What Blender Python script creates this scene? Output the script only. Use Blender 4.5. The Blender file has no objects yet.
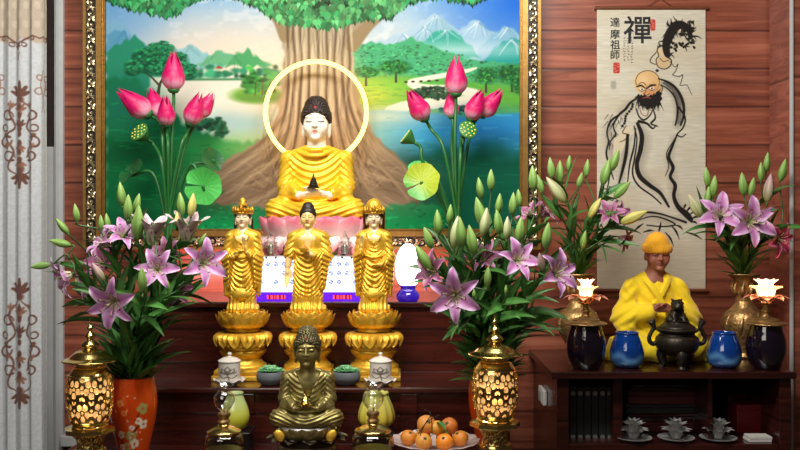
import bpy, bmesh, math, random
import numpy as np
from mathutils import Vector, Matrix, Quaternion

random.seed(7)
RNG = np.random.default_rng(11)
SC = bpy.context.scene
COLL = SC.collection
PI = math.pi
F = 889.0      # focal length in picture units
D0 = 3.2       # distance from the eye to the back wall
H = 1.5        # eye height


def P(px, py, d):
    """World point seen at (px, py) of the photograph, d metres in front of the eye."""
    return Vector(((px - 400) * d / F, d - D0, H - (py - 225) * d / F))


def lin1(c):
    c = c / 255.0
    return c / 12.92 if c <= 0.04045 else ((c + 0.055) / 1.055) ** 2.4


def srgb(r, g, b):
    return (lin1(r), lin1(g), lin1(b), 1.0)


def lin_arr(a):
    a = np.clip(a, 0, 255) / 255.0
    return np.where(a <= 0.04045, a / 12.92, ((a + 0.055) / 1.055) ** 2.4)


# ------------------------------------------------------------------ mesh builder
class MB:
    def __init__(self):
        self.v, self.f, self.c, self.n = [], [], [], 0

    def add(self, verts, faces, col=None):
        verts = np.asarray(verts, dtype=float).reshape(-1, 3)
        self.v.append(verts)
        if isinstance(faces, np.ndarray):
            self.f.extend((faces + self.n).tolist())
        else:
            n = self.n
            self.f.extend([[i + n for i in q] for q in faces])
        if col is None:
            col = (1, 1, 1)
        col = np.asarray(col, dtype=float)
        if col.ndim == 1:
            col = np.tile(col[:3], (len(verts), 1))
        self.c.append(col[:, :3])
        self.n += len(verts)
        return self

    def box(self, x0, x1, y0, y1, z0, z1, bev=0.0, seg=2, mat=None, col=None):
        bm = bmesh.new()
        bmesh.ops.create_cube(bm, size=1)
        for v in bm.verts:
            v.co = Vector((x0 + (v.co.x + .5) * (x1 - x0), y0 + (v.co.y + .5) * (y1 - y0), z0 + (v.co.z + .5) * (z1 - z0)))
        if bev > 0:
            bmesh.ops.bevel(bm, geom=bm.edges[:], offset=bev, segments=seg, affect='EDGES', profile=0.5)
        bm.verts.index_update()
        vs = [(mat @ v.co if mat else v.co)[:] for v in bm.verts]
        fs = [[v.index for v in f.verts] for f in bm.faces]
        bm.free()
        return self.add(vs, fs, col)

    def grid(self, arr, col=None, close_u=False, flip=False):
        """arr (m, n, 3); close_u closes the second axis."""
        arr = np.asarray(arr, dtype=float)
        m, n = arr.shape[:2]
        idx = np.arange(m * n).reshape(m, n)
        if close_u:
            idx = np.concatenate([idx, idx[:, :1]], axis=1)
        q = np.stack([idx[:-1, :-1], idx[:-1, 1:], idx[1:, 1:], idx[1:, :-1]], axis=-1).reshape(-1, 4)
        if flip:
            q = q[:, ::-1]
        if col is not None:
            col = np.asarray(col, dtype=float)
            if col.ndim == 3:
                col = col.reshape(-1, 3)
        return self.add(arr.reshape(-1, 3), q, col)

    def lathe(self, prof, c=(0, 0, 0), n=40, sx=1.0, sy=1.0, cap=True, col=None, wob=None):
        prof = np.asarray(prof, dtype=float)
        th = np.linspace(0, 2 * PI, n, endpoint=False)
        r = prof[:, :1] * np.ones((1, n))
        z = prof[:, 1:2] * np.ones((1, n))
        if wob is not None:
            r, z = wob(r, z, th[None, :])
        arr = np.stack([c[0] + r * np.cos(th) * sx, c[1] + r * np.sin(th) * sy, c[2] + z], axis=-1)
        self.grid(arr, col, close_u=True)
        if cap:
            base = self.n - arr.shape[0] * n
            if prof[0, 0] > 1e-6:
                self.f.append([base + i for i in range(n)][::-1])
            if prof[-1, 0] > 1e-6:
                self.f.append([base + (len(prof) - 1) * n + i for i in range(n)])
        return self

    def tube(self, pts, rad, n=8, cap=True, col=None, flat=1.0):
        pts = [Vector(p) for p in pts]
        m = len(pts)
        if not hasattr(rad, '__len__'):
            rad = [rad] * m
        tang = []
        for i in range(m):
            t = pts[min(i + 1, m - 1)] - pts[max(i - 1, 0)]
            tang.append(t.normalized() if t.length > 1e-9 else Vector((0, 0, 1)))
        up = Vector((0, 0, 1)) if abs(tang[0].z) < 0.9 else Vector((0, 1, 0))
        nrm = (up - tang[0] * up.dot(tang[0])).normalized()
        rows = []
        for i in range(m):
            nrm = (nrm - tang[i] * nrm.dot(tang[i]))
            nrm = nrm.normalized() if nrm.length > 1e-9 else Vector((1, 0, 0))
            b = tang[i].cross(nrm)
            rows.append([(pts[i] + (nrm * math.cos(a) * flat + b * math.sin(a)) * rad[i])[:] for a in np.linspace(0, 2 * PI, n, endpoint=False)])
        self.grid(np.array(rows), col, close_u=True)
        if cap:
            base = self.n - m * n
            self.f.append([base + i for i in range(n)][::-1])
            self.f.append([base + (m - 1) * n + i for i in range(n)])
        return self

    def ell(self, c, r, mat=None, nu=16, nv=10, col=None):
        th = np.linspace(0, 2 * PI, nu, endpoint=False)
        ph = np.linspace(0.02, PI - 0.02, nv)
        arr = np.stack([np.sin(ph)[:, None] * np.cos(th) * r[0], np.sin(ph)[:, None] * np.sin(th) * r[1],
                        -np.cos(ph)[:, None] * np.ones_like(th) * r[2]], axis=-1)
        if mat is not None:
            M = np.array(mat.to_3x3())
            arr = arr @ M.T
        arr = arr + np.array(c[:])
        self.grid(arr, col, close_u=True)
        base = self.n - nu * nv
        self.f.append([base + i for i in range(nu)][::-1])
        self.f.append([base + (nv - 1) * nu + i for i in range(nu)])
        return self

    def prism(self, pts, y0, y1, col=None):
        """polygon of (x, z) points, extruded from y0 to y1"""
        n = len(pts)
        vs = [(x, y0, z) for x, z in pts] + [(x, y1, z) for x, z in pts]
        fs = [list(range(n)), list(range(2 * n - 1, n - 1, -1))]
        fs += [[i, i + n, (i + 1) % n + n, (i + 1) % n] for i in range(n)]
        return self.add(vs, fs, col)

    def xform(self, M):
        M = np.array(M)
        self.v = [a @ M[:3, :3].T + M[:3, 3] for a in self.v]
        return self

    def mesh(self, name, mat, off=(0, 0, 0), smooth=True, angle=40, color=True):
        me = bpy.data.meshes.new(name)
        V = np.concatenate(self.v) - np.array(off[:])
        me.from_pydata(V.tolist(), [], self.f)
        me.update()
        if color:
            at = me.color_attributes.new('Col', 'FLOAT_COLOR', 'POINT')
            C = np.ones((len(V), 4))
            C[:, :3] = np.concatenate(self.c)
            at.data.foreach_set('color', C.ravel().astype(np.float32))
        if mat is not None:
            me.materials.append(mat)
        if smooth:
            me.polygons.foreach_set('use_smooth', [True] * len(me.polygons))
            if angle:
                me.set_sharp_from_angle(angle=math.radians(angle))
        return me

    def build(self, name, mat, parent=None, smooth=True, angle=40, origin=None, color=True):
        off = root_loc(parent) if parent is not None else (origin if origin is not None else (0, 0, 0))
        me = self.mesh(name, mat, off, smooth, angle, color)
        o = bpy.data.objects.new(name, me)
        COLL.objects.link(o)
        if parent is not None:
            o.parent = parent
        else:
            o.location = Vector(off[:])
        return o


def root_loc(o):
    while o.parent is not None:
        o = o.parent
    return o.location.copy()


def tag(o, label=None, cat=None, group=None, kind=None):
    if label:
        o['label'] = label
    if cat:
        o['category'] = cat
    if group:
        o['group'] = group
    if kind:
        o['kind'] = kind
    return o


def thing(name, label, cat, loc, group=None):
    o = bpy.data.objects.new(name, None)
    COLL.objects.link(o)
    o.location = Vector(loc[:])
    o.empty_display_size = 0.05
    return tag(o, label, cat, group)


def copy_tree(o, parent=None):
    c = o.copy()
    COLL.objects.link(c)
    if parent is not None:
        c.parent = parent
    for ch in list(o.children):
        copy_tree(ch, c)
    return c


def inst(name, me, parent, loc, axis=None, scale=1.0, spin=0.0):
    """an object sharing mesh `me`, its +Z turned to `axis`; loc in world"""
    o = bpy.data.objects.new(name, me)
    COLL.objects.link(o)
    o.parent = parent
    off = root_loc(parent)
    q = Quaternion((0, 0, 1), spin)
    if axis is not None:
        q = Vector((0, 0, 1)).rotation_difference(Vector(axis).normalized()) @ q
    o.rotation_mode = 'QUATERNION'
    o.rotation_quaternion = q
    o.location = Vector(loc[:]) - off
    o.scale = (scale,) * 3 if not hasattr(scale, '__len__') else scale
    return o


def sub(name, me, part):
    o = bpy.data.objects.new(name, me)
    COLL.objects.link(o)
    o.parent = part
    return o


def smooth_path(pts, n=24):
    """Catmull-Rom through points"""
    p = [np.array(q[:], dtype=float) for q in pts]
    p = [2 * p[0] - p[1]] + p + [2 * p[-1] - p[-2]]
    out = []
    segs = len(p) - 3
    for t in np.linspace(0, segs - 1e-6, n):
        i = int(t)
        u = t - i
        a, b, c, d = p[i:i + 4]
        out.append(0.5 * (2 * b + (c - a) * u + (2 * a - 5 * b + 4 * c - d) * u * u + (3 * b - a - 3 * c + d) * u ** 3))
    return out


def prof_smooth(prof, n=40):
    return np.array([p for p in smooth_path([np.array([a, b, 0]) for a, b in prof], n)])[:, :2].clip(min=[1e-5, -1e9])


# ------------------------------------------------------------------ materials
def new_mat(name):
    m = bpy.data.materials.new(name)
    m.use_nodes = True
    nt = m.node_tree
    nt.nodes.clear()
    out = nt.nodes.new('ShaderNodeOutputMaterial')
    b = nt.nodes.new('ShaderNodeBsdfPrincipled')
    nt.links.new(b.outputs[0], out.inputs[0])
    return m, nt, b, out


def mat(name, col, rough=0.5, metal=0.0, noise=0.12, scale=30.0, bump=0.0, bscale=None, coat=0.0, trans=0.0, emit=None, estr=0.0,
        attr=False, sheen=0.0, sss=0.0, spec=None, ior=None):
    m, nt, b, out = new_mat(name)
    N, L = nt.nodes.new, nt.links.new
    tc = N('ShaderNodeTexCoord')
    nz = N('ShaderNodeTexNoise')
    nz.inputs['Scale'].default_value = scale
    nz.inputs['Detail'].default_value = 4
    L(tc.outputs['Object'], nz.inputs['Vector'])
    mr = N('ShaderNodeMapRange')
    mr.inputs['From Min'].default_value = 0.25
    mr.inputs['From Max'].default_value = 0.75
    mr.inputs['To Min'].default_value = 1 - noise
    mr.inputs['To Max'].default_value = 1 + noise
    L(nz.outputs['Fac'], mr.inputs['Value'])
    vm = N('ShaderNodeVectorMath')
    vm.operation = 'SCALE'
    if attr:
        at = N('ShaderNodeAttribute')
        at.attribute_name = 'Col'
        L(at.outputs['Color'], vm.inputs[0])
    else:
        vm.inputs[0].default_value = col[:3]
    L(mr.outputs[0], vm.inputs['Scale'])
    L(vm.outputs[0], b.inputs['Base Color'])
    b.inputs['Roughness'].default_value = rough
    b.inputs['Metallic'].default_value = metal
    b.inputs['Coat Weight'].default_value = coat
    b.inputs['Coat Roughness'].default_value = 0.08
    b.inputs['Transmission Weight'].default_value = trans
    b.inputs['Sheen Weight'].default_value = sheen
    if sss:
        b.inputs['Subsurface Weight'].default_value = sss
        b.inputs['Subsurface Radius'].default_value = (0.01, 0.006, 0.004)
        b.inputs['Subsurface Scale'].default_value = 0.3
    if spec is not None:
        b.inputs['Specular IOR Level'].default_value = spec
    if ior is not None:
        b.inputs['IOR'].default_value = ior
    if emit is not None:
        if emit == 'attr':
            L(vm.outputs[0], b.inputs['Emission Color'])
        else:
            b.inputs['Emission Color'].default_value = emit
        b.inputs['Emission Strength'].default_value = estr
    if bump:
        bz = N('ShaderNodeTexNoise')
        bz.inputs['Scale'].default_value = bscale or scale * 2
        bz.inputs['Detail'].default_value = 3
        L(tc.outputs['Object'], bz.inputs['Vector'])
        bp = N('ShaderNodeBump')
        bp.inputs['Strength'].default_value = bump
        bp.inputs['Distance'].default_value = 0.004
        L(bz.outputs['Fac'], bp.inputs['Height'])
        L(bp.outputs[0], b.inputs['Normal'])
    return m


def wood(name, dark, mid, light, pitch=0.137, zoff=0.0, rough=0.35, groove=0.0035, grain=(2.2, 6, 34), vertical=False, coat=0.15):
    """planks lying across (or standing when vertical), with streaky grain and dark joints"""
    m, nt, b, out = new_mat(name)
    N, L = nt.nodes.new, nt.links.new
    tc = N('ShaderNodeTexCoord')
    geo = N('ShaderNodeNewGeometry')
    sp = N('ShaderNodeSeparateXYZ')
    L(geo.outputs['Position'], sp.inputs[0])
    def M(op, a, bb=None, c=None):
        n = N('ShaderNodeMath')
        n.operation = op
        for i, x in enumerate((a, bb, c)):
            if x is None:
                continue
            if isinstance(x, (int, float)):
                n.inputs[i].default_value = x
            else:
                L(x, n.inputs[i])
        return n.outputs[0]
    ax = sp.outputs['X'] if vertical else sp.outputs['Z']
    zz = M('DIVIDE', M('SUBTRACT', ax, zoff), pitch)
    idx = M('FLOOR', zz)
    fr = M('FRACT', zz)
    wn = N('ShaderNodeTexWhiteNoise')
    wn.noise_dimensions = '1D'
    L(idx, wn.inputs['W'])
    cb = N('ShaderNodeCombineXYZ')
    off = M('MULTIPLY', wn.outputs['Value'], 37.0)
    if vertical:
        L(M('ADD', M('MULTIPLY', sp.outputs['Z'], grain[0]), off), cb.inputs[0])
        L(M('MULTIPLY', sp.outputs['X'], grain[2]), cb.inputs[2])
    else:
        L(M('ADD', M('MULTIPLY', sp.outputs['X'], grain[0]), off), cb.inputs[0])
        L(M('MULTIPLY', sp.outputs['Z'], grain[2]), cb.inputs[2])
    L(M('MULTIPLY', sp.outputs['Y'], grain[1]), cb.inputs[1])
    nz = N('ShaderNodeTexNoise')
    nz.inputs['Scale'].default_value = 1.0
    nz.inputs['Detail'].default_value = 8
    nz.inputs['Roughness'].default_value = 0.62
    nz.inputs['Distortion'].default_value = 1.1
    L(cb.outputs[0], nz.inputs['Vector'])
    cr = N('ShaderNodeValToRGB')
    e = cr.color_ramp.elements
    e[0].position, e[0].color = 0.3, dark
    e[1].position, e[1].color = 0.72, light
    k = cr.color_ramp.elements.new(0.5)
    k.color = mid
    L(nz.outputs['Fac'], cr.inputs['Fac'])
    gr = M('MINIMUM', fr, M('SUBTRACT', 1.0, fr))
    gm = N('ShaderNodeMapRange')
    gm.inputs['From Min'].default_value = 0.0
    gm.inputs['From Max'].default_value = groove / pitch * 2
    gm.inputs['To Min'].default_value = 0.25
    L(gr, gm.inputs['Value'])
    pv = N('ShaderNodeMapRange')
    pv.inputs['To Min'].default_value = 0.82
    pv.inputs['To Max'].default_value = 1.12
    L(wn.outputs['Value'], pv.inputs['Value'])
    vs = N('ShaderNodeVectorMath')
    vs.operation = 'SCALE'
    L(cr.outputs['Color'], vs.inputs[0])
    L(M('MULTIPLY', gm.outputs[0], pv.outputs[0]), vs.inputs['Scale'])
    L(vs.outputs[0], b.inputs['Base Color'])
    b.inputs['Roughness'].default_value = rough
    b.inputs['Coat Weight'].default_value = coat
    b.inputs['Coat Roughness'].default_value = 0.15
    bp = N('ShaderNodeBump')
    bp.inputs['Strength'].default_value = 0.35
    bp.inputs['Distance'].default_value = 0.003
    ha = N('ShaderNodeMath')
    ha.operation = 'MULTIPLY_ADD'
    L(nz.outputs['Fac'], ha.inputs[0])
    ha.inputs[1].default_value = 0.15
    L(gm.outputs[0], ha.inputs[2])
    L(ha.outputs[0], bp.inputs['Height'])
    L(bp.outputs[0], b.inputs['Normal'])
    return m


def thin_glass(name, tint=(1, 1, 1, 1), gloss=0.12, rough=0.03):
    m, nt, b, out = new_mat(name)
    N, L = nt.nodes.new, nt.links.new
    nt.nodes.remove(b)
    tr = N('ShaderNodeBsdfTransparent')
    tr.inputs[0].default_value = tint
    gl = N('ShaderNodeBsdfGlossy')
    gl.inputs['Roughness'].default_value = rough
    lw = N('ShaderNodeLayerWeight')
    lw.inputs['Blend'].default_value = 0.35
    mr = N('ShaderNodeMapRange')
    mr.inputs['To Min'].default_value = gloss * 0.5
    mr.inputs['To Max'].default_value = min(1, gloss * 5)
    L(lw.outputs['Facing'], mr.inputs['Value'])
    mx = N('ShaderNodeMixShader')
    L(mr.outputs[0], mx.inputs[0])
    L(tr.outputs[0], mx.inputs[1])
    L(gl.outputs[0], mx.inputs[2])
    L(mx.outputs[0], out.inputs[0])
    return m


def emission(name, col, strength, attr=False):
    m, nt, b, out = new_mat(name)
    N, L = nt.nodes.new, nt.links.new
    nt.nodes.remove(b)
    em = N('ShaderNodeEmission')
    em.inputs[0].default_value = col
    em.inputs[1].default_value = strength
    if attr:
        at = N('ShaderNodeAttribute')
        at.attribute_name = 'Col'
        L(at.outputs['Color'], em.inputs[0])
    L(em.outputs[0], out.inputs[0])
    return m


# ------------------------------------------------------------------ flat pictures painted as colour on a fine mesh
class Canvas:
    def __init__(self, x0, y0, x1, y1, s, col):
        self.x0, self.y0, self.x1, self.y1, self.s = x0, y0, x1, y1, s
        self.w, self.h = int((x1 - x0) * s), int((y1 - y0) * s)
        self.xx, self.yy = np.meshgrid(np.linspace(x0, x1, self.w), np.linspace(y0, y1, self.h))
        self.img = np.ones((self.h, self.w, 3)) * np.array(col, dtype=float)

    def win(self, xa, ya, xb, yb):
        fx = (self.w - 1) / (self.x1 - self.x0)
        fy = (self.h - 1) / (self.y1 - self.y0)
        i0 = max(0, int((xa - self.x0) * fx) - 1)
        i1 = min(self.w, int((xb - self.x0) * fx) + 2)
        j0 = max(0, int((ya - self.y0) * fy) - 1)
        j1 = min(self.h, int((yb - self.y0) * fy) + 2)
        if i0 >= i1 or j0 >= j1:
            return None
        return slice(j0, j1), slice(i0, i1)

    def mix(self, w, a, col):
        a = np.clip(a, 0, 1)[..., None]
        self.img[w] = self.img[w] * (1 - a) + np.asarray(col, dtype=float) * a

    def blob(self, cx, cy, rx, ry, col, soft=0.5, alpha=1.0, ang=0.0):
        R = max(rx, ry) * (1 + soft)
        w = self.win(cx - R, cy - R, cx + R, cy + R)
        if w is None:
            return
        x, y = self.xx[w] - cx, self.yy[w] - cy
        c, s = math.cos(ang), math.sin(ang)
        u, v = (x * c + y * s) / rx, (-x * s + y * c) / ry
        d = np.sqrt(u * u + v * v)
        self.mix(w, alpha * (1 + soft - d) / max(2 * soft, 1e-3), col)

    def poly(self, pts, col, soft=1.0, alpha=1.0, wob=0.0, wf=0.15):
        pts = np.array(pts, dtype=float)
        m = soft + wob + 1
        w = self.win(pts[:, 0].min() - m, pts[:, 1].min() - m, pts[:, 0].max() + m, pts[:, 1].max() + m)
        if w is None:
            return
        x, y = self.xx[w], self.yy[w]
        if wob:
            x, y = x + wob * np.sin(y * wf * 2.3 + x * wf), y + wob * np.sin(x * wf * 3.1 + 1.7 * np.sin(x * wf))
        ins = np.zeros(x.shape, bool)
        dd = np.full(x.shape, 1e9)
        n = len(pts)
        for i in range(n):
            a, b = pts[i], pts[(i + 1) % n]
            c = ((a[1] > y) != (b[1] > y))
            with np.errstate(divide='ignore', invalid='ignore'):
                ins ^= c & (x < (b[0] - a[0]) * (y - a[1]) / (b[1] - a[1] + 1e-12) + a[0])
            e = b - a
            t = np.clip(((x - a[0]) * e[0] + (y - a[1]) * e[1]) / (e @ e + 1e-9), 0, 1)
            dd = np.minimum(dd, np.hypot(x - a[0] - t * e[0], y - a[1] - t * e[1]))
        sd = np.where(ins, -dd, dd)
        self.mix(w, alpha * (0.5 - sd / max(soft, 1e-3)), col)

    def stroke(self, pts, wid, col, soft=0.7, alpha=1.0, n=None):
        if len(pts) > 2 or n:
            pts = np.array(smooth_path([np.array([a, b, 0.0]) for a, b in pts], n or len(pts) * 5))[:, :2]
        pts = np.array(pts, dtype=float)
        k = len(pts)
        if not hasattr(wid, '__len__'):
            wid = [wid, wid]
        wd = np.interp(np.linspace(0, 1, k), np.linspace(0, 1, len(wid)), wid)
        m = max(wid) + soft + 1
        w = self.win(pts[:, 0].min() - m, pts[:, 1].min() - m, pts[:, 0].max() + m, pts[:, 1].max() + m)
        if w is None:
            return
        x, y = self.xx[w], self.yy[w]
        sd = np.full(x.shape, 1e9)
        for i in range(k - 1):
            a, b = pts[i], pts[i + 1]
            e = b - a
            t = np.clip(((x - a[0]) * e[0] + (y - a[1]) * e[1]) / (e @ e + 1e-9), 0, 1)
            sd = np.minimum(sd, np.hypot(x - a[0] - t * e[0], y - a[1] - t * e[1]) - (wd[i] + (wd[i + 1] - wd[i]) * t) / 2)
        self.mix(w, alpha * (0.5 - sd / soft), col)

    def noise(self, sx, sy, seed=0):
        r = np.random.default_rng(seed)
        gx, gy = int((self.x1 - self.x0) / sx) + 3, int((self.y1 - self.y0) / sy) + 3
        g = r.random((gy, gx))
        u, v = (self.xx - self.x0) / sx, (self.yy - self.y0) / sy
        i, j = u.astype(int), v.astype(int)
        a, b = u - i, v - j
        a, b = a * a * (3 - 2 * a), b * b * (3 - 2 * b)
        return (g[j, i] * (1 - a) + g[j, i + 1] * a) * (1 - b) + (g[j + 1, i] * (1 - a) + g[j + 1, i + 1] * a) * b

    def area(self, m, col):
        self.mix((slice(None), slice(None)), m, col)

    def linear(self):
        return lin_arr(self.img)


# ------------------------------------------------------------------ distance fields and surface nets
def nets(fn, lo, hi, h):
    ax = [np.arange(lo[i], hi[i] + h, h, dtype=np.float32) for i in range(3)]
    X, Y, Z = np.meshgrid(*ax, indexing='ij')
    v = fn(X, Y, Z).astype(np.float32)
    v[np.abs(v) < 1e-6] = 1e-6
    # closed at the border
    for s in ((0,), (-1,)):
        v[s[0], :, :] = np.maximum(v[s[0], :, :], h * .5)
        v[:, s[0], :] = np.maximum(v[:, s[0], :], h * .5)
        v[:, :, s[0]] = np.maximum(v[:, :, s[0]], h * .5)
    ins = v < 0
    cs = [(a, b, c) for a in (0, 1) for b in (0, 1) for c in (0, 1)]
    sl = lambda a, n: slice(a, n - 1 + a)
    cnt = np.zeros([n - 1 for n in v.shape], np.int8)
    for a, b, c in cs:
        cnt += ins[sl(a, v.shape[0]), sl(b, v.shape[1]), sl(c, v.shape[2])]
    act = (cnt > 0) & (cnt < 8)
    I = np.argwhere(act)
    cv = {c: v[I[:, 0] + c[0], I[:, 1] + c[1], I[:, 2] + c[2]] for c in cs}
    acc = np.zeros((len(I), 3))
    num = np.zeros(len(I))
    for a in cs:
        for k in range(3):
            if a[k] == 0:
                b = list(a)
                b[k] = 1
                va, vb = cv[a], cv[tuple(b)]
                mk = (va < 0) != (vb < 0)
                t = np.where(mk, va / np.where(mk, va - vb, 1), 0)
                p = np.tile(np.array(a, float), (len(I), 1))
                p[:, k] = t
                acc += p * mk[:, None]
                num += mk
    V = (I + acc / num[:, None]) * h + np.array(lo)
    vid = np.full(act.shape, -1, np.int64)
    vid[act] = np.arange(len(I))
    faces = []
    for k in range(3):
        a = [slice(1, n - 1) for n in v.shape]
        b = list(a)
        a[k] = slice(0, v.shape[k] - 1)
        b[k] = slice(1, v.shape[k])
        s0, s1 = ins[tuple(a)], ins[tuple(b)]
        ch = np.argwhere(s0 != s1)
        if not len(ch):
            continue
        flip = s0[tuple(ch.T)]
        e = ch + np.array([0 if q == k else 1 for q in range(3)])
        i, j = [(1, 2), (2, 0), (0, 1)][k]
        def cell(di, dj):
            q = e.copy()
            q[:, i] -= di
            q[:, j] -= dj
            return vid[q[:, 0], q[:, 1], q[:, 2]]
        Q = np.stack([cell(1, 1), cell(0, 1), cell(0, 0), cell(1, 0)], axis=1)
        Q[~flip] = Q[~flip][:, ::-1]
        faces.append(Q)
    Fc = np.concatenate(faces)
    Fc = Fc[(Fc >= 0).all(axis=1)]
    return V, Fc


def sE(X, Y, Z, c, r):
    x, y, z = (X - c[0]) / r[0], (Y - c[1]) / r[1], (Z - c[2]) / r[2]
    k0 = np.sqrt(x * x + y * y + z * z) + 1e-6
    k1 = np.sqrt((x / r[0]) ** 2 + (y / r[1]) ** 2 + (z / r[2]) ** 2) + 1e-6
    return k0 * (k0 - 1) / k1


def sC(X, Y, Z, a, b, ra, rb=None):
    rb = ra if rb is None else rb
    e = [b[i] - a[i] for i in range(3)]
    n = sum(q * q for q in e) + 1e-9
    t = np.clip(((X - a[0]) * e[0] + (Y - a[1]) * e[1] + (Z - a[2]) * e[2]) / n, 0, 1)
    return np.sqrt((X - a[0] - t * e[0]) ** 2 + (Y - a[1] - t * e[1]) ** 2 + (Z - a[2] - t * e[2]) ** 2) - (ra + (rb - ra) * t)


def smin(a, b, k):
    h = np.clip(0.5 + 0.5 * (b - a) / k, 0, 1)
    return b + (a - b) * h - k * h * (1 - h)


def smax(a, b, k):
    return -smin(-a, -b, k)


def U(k, *ds):
    r = ds[0]
    for d in ds[1:]:
        r = smin(r, d, k)
    return r


def ramp(x, a, b):
    t = np.clip((x - a) / (b - a), 0, 1)
    return t * t * (3 - 2 * t)


def sdf_obj(name, fn, lo, hi, h, sc, org, m, parent, colfn=None, base=(1, 1, 1)):
    V, Fc = nets(fn, lo, hi, h)
    col = np.tile(np.array(base[:3], float), (len(V), 1))
    if colfn is not None:
        colfn(V, col)
    mb = MB()
    mb.add(V * sc + np.array(org[:]), Fc, col)
    return mb.build(name, m, parent, angle=None)
# ------------------------------------------------------------------ palette of materials
M = {}
M['wall'] = wood('wall_planks', srgb(98, 48, 34), srgb(144, 78, 58), srgb(176, 106, 82), zoff=.007, rough=0.38, grain=(1.6, 5, 30))
M['altar'] = wood('altar_wood', srgb(42, 13, 10), srgb(62, 22, 16), srgb(86, 34, 25), pitch=0.105, zoff=0.02, rough=0.25, coat=0.4)
M['cabinet'] = wood('cabinet_wood', srgb(34, 12, 10), srgb(52, 19, 16), srgb(74, 30, 24), pitch=0.6, zoff=0.3, rough=0.28, coat=0.4)
M['trim_wood'] = wood('trim_wood', srgb(112, 58, 44), srgb(152, 86, 68), srgb(182, 112, 90), pitch=3.0, zoff=-1.0, rough=0.4, vertical=False)
M['white_trim'] = mat('white_trim', srgb(190, 192, 192), 0.45, noise=0.05)
M['floor'] = mat('floor_tile', srgb(120, 100, 85), 0.3)
M['gold_frame'] = mat('gilt_moulding', srgb(158, 122, 66), 0.4, 0.85, noise=0.2, scale=60)
M['black_band'] = mat('black_band', srgb(24, 19, 16), 0.35)
M['silver_scroll'] = mat('silver_scroll', srgb(200, 185, 150), 0.3, 0.9, noise=0.25, scale=90)
M['canvas'] = mat('painted_canvas', (1, 1, 1), 0.6, attr=True, noise=0.04, scale=250, spec=0.12)
M['paper'] = mat('scroll_paper', (1, 1, 1), 0.8, attr=True, noise=0.03, scale=200, spec=0.15)
M['ink'] = mat('black_ink', srgb(28, 26, 26), 0.7)
M['curtain'] = mat('curtain_cloth', (1, 1, 1), 0.85, attr=True, noise=0.05, scale=80, bump=0.15, bscale=500, sheen=0.2)
M['rod'] = mat('scroll_rod', srgb(112, 62, 40), 0.4)
M['gold'] = mat('gold_leaf', srgb(240, 190, 62), 0.34, 0.5, noise=0.2, scale=70, bump=0.35, bscale=260)
M['gold_bright'] = mat('bright_gold_robe', srgb(255, 206, 52), 0.34, 0.35, noise=0.06, scale=30)
M['skin_cream'] = mat('cream_paint', (1, 1, 1), 0.4, attr=True, noise=0.03)
M['gold_skin'] = mat('pale_gold_paint', (1, 1, 1), 0.35, 0.15, attr=True, noise=0.04)
M['hair'] = mat('dark_hair_paint', srgb(40, 24, 18), 0.45, noise=0.2, scale=120)
M['bronze'] = mat('olive_bronze', (1, 1, 1), 0.4, 0.75, attr=True, noise=0.22, scale=50)
M['pink_lotus'] = mat('pink_lotus_paint', (1, 1, 1), 0.4, attr=True, noise=0.05)
M['brass'] = mat('brass', srgb(226, 200, 122), 0.2, 1.0, noise=0.1, scale=50)
M['aged_brass'] = mat('aged_brass', srgb(176, 142, 92), 0.4, 0.8, noise=0.5, scale=60, bump=0.8, bscale=90)
M['dark_metal'] = mat('dark_bronze', srgb(58, 52, 44), 0.42, 0.7, noise=0.3, scale=70, bump=0.3, bscale=140)
M['porcelain'] = mat('porcelain', (1, 1, 1), 0.2, attr=True, noise=0.03, coat=0.5)
M['glazed'] = mat('painted_glaze', (1, 1, 1), 0.18, attr=True, noise=0.04, coat=0.6)
M['stone_bowl'] = mat('stone_bowl', srgb(98, 104, 108), 0.6, noise=0.15)
M['succulent'] = mat('succulent_green', (1, 1, 1), 0.45, attr=True, noise=0.1)
M['leaf'] = mat('lily_leaf', (1, 1, 1), 0.38, attr=True, noise=0.25, scale=25, spec=0.4)
M['stem'] = mat('green_stem', srgb(62, 98, 48), 0.45, noise=0.15)
M['petal'] = mat('petal', (1, 1, 1), 0.5, attr=True, noise=0.07, scale=60, sss=0.15)
M['stamen'] = mat('stamen', (1, 1, 1), 0.6, attr=True)
M['lotus_stem'] = mat('lotus_stem', srgb(36, 104, 48), 0.4, noise=0.15)
M['fruit'] = mat('orange_peel', (1, 1, 1), 0.42, attr=True, noise=0.1, scale=25, bump=0.25, bscale=600, sss=0.1)
M['clear_glass'] = thin_glass('clear_glass', (0.95, 0.96, 0.93, 1), 0.2, .06)
M['oil_glass'] = thin_glass('smoky_glass', (0.72, 0.70, 0.56, 1), 0.16)
M['crystal'] = mat('cut_crystal', srgb(188, 186, 184), 0.12, noise=0.1, trans=0.45)
M['blue_glass'] = mat('blue_glass', (1, 1, 1), 0.1, attr=True, noise=0.15, scale=60, coat=0.8)
M['dark_jar'] = mat('dark_violet_glass', srgb(22, 14, 26), 0.08, coat=0.8)
M['black_wood'] = mat('black_lacquer', srgb(20, 16, 16), 0.3)
M['yellow_cloth'] = mat('yellow_cloth', (1, 1, 1), 0.8, attr=True, noise=0.06, scale=60, bump=0.2, bscale=900, sheen=0.3)
M['monk_skin'] = mat('brown_skin_paint', (1, 1, 1), 0.5, attr=True, noise=0.05)
M['book'] = mat('book_spine', srgb(30, 34, 32), 0.5)
M['silver'] = mat('silver_foil', srgb(150, 150, 145), 0.35, 0.6)
M['red_box'] = mat('red_box', srgb(104, 14, 24), 0.4)
M['wine_box'] = mat('wine_box', srgb(84, 28, 28), 0.5)
M['note_paper'] = mat('note_paper', srgb(200, 195, 190), 0.7)
M['plastic_white'] = mat('white_plastic', srgb(215, 212, 205), 0.4)
M['purple'] = emission('violet_light', srgb(120, 40, 255), 5.0)
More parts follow.
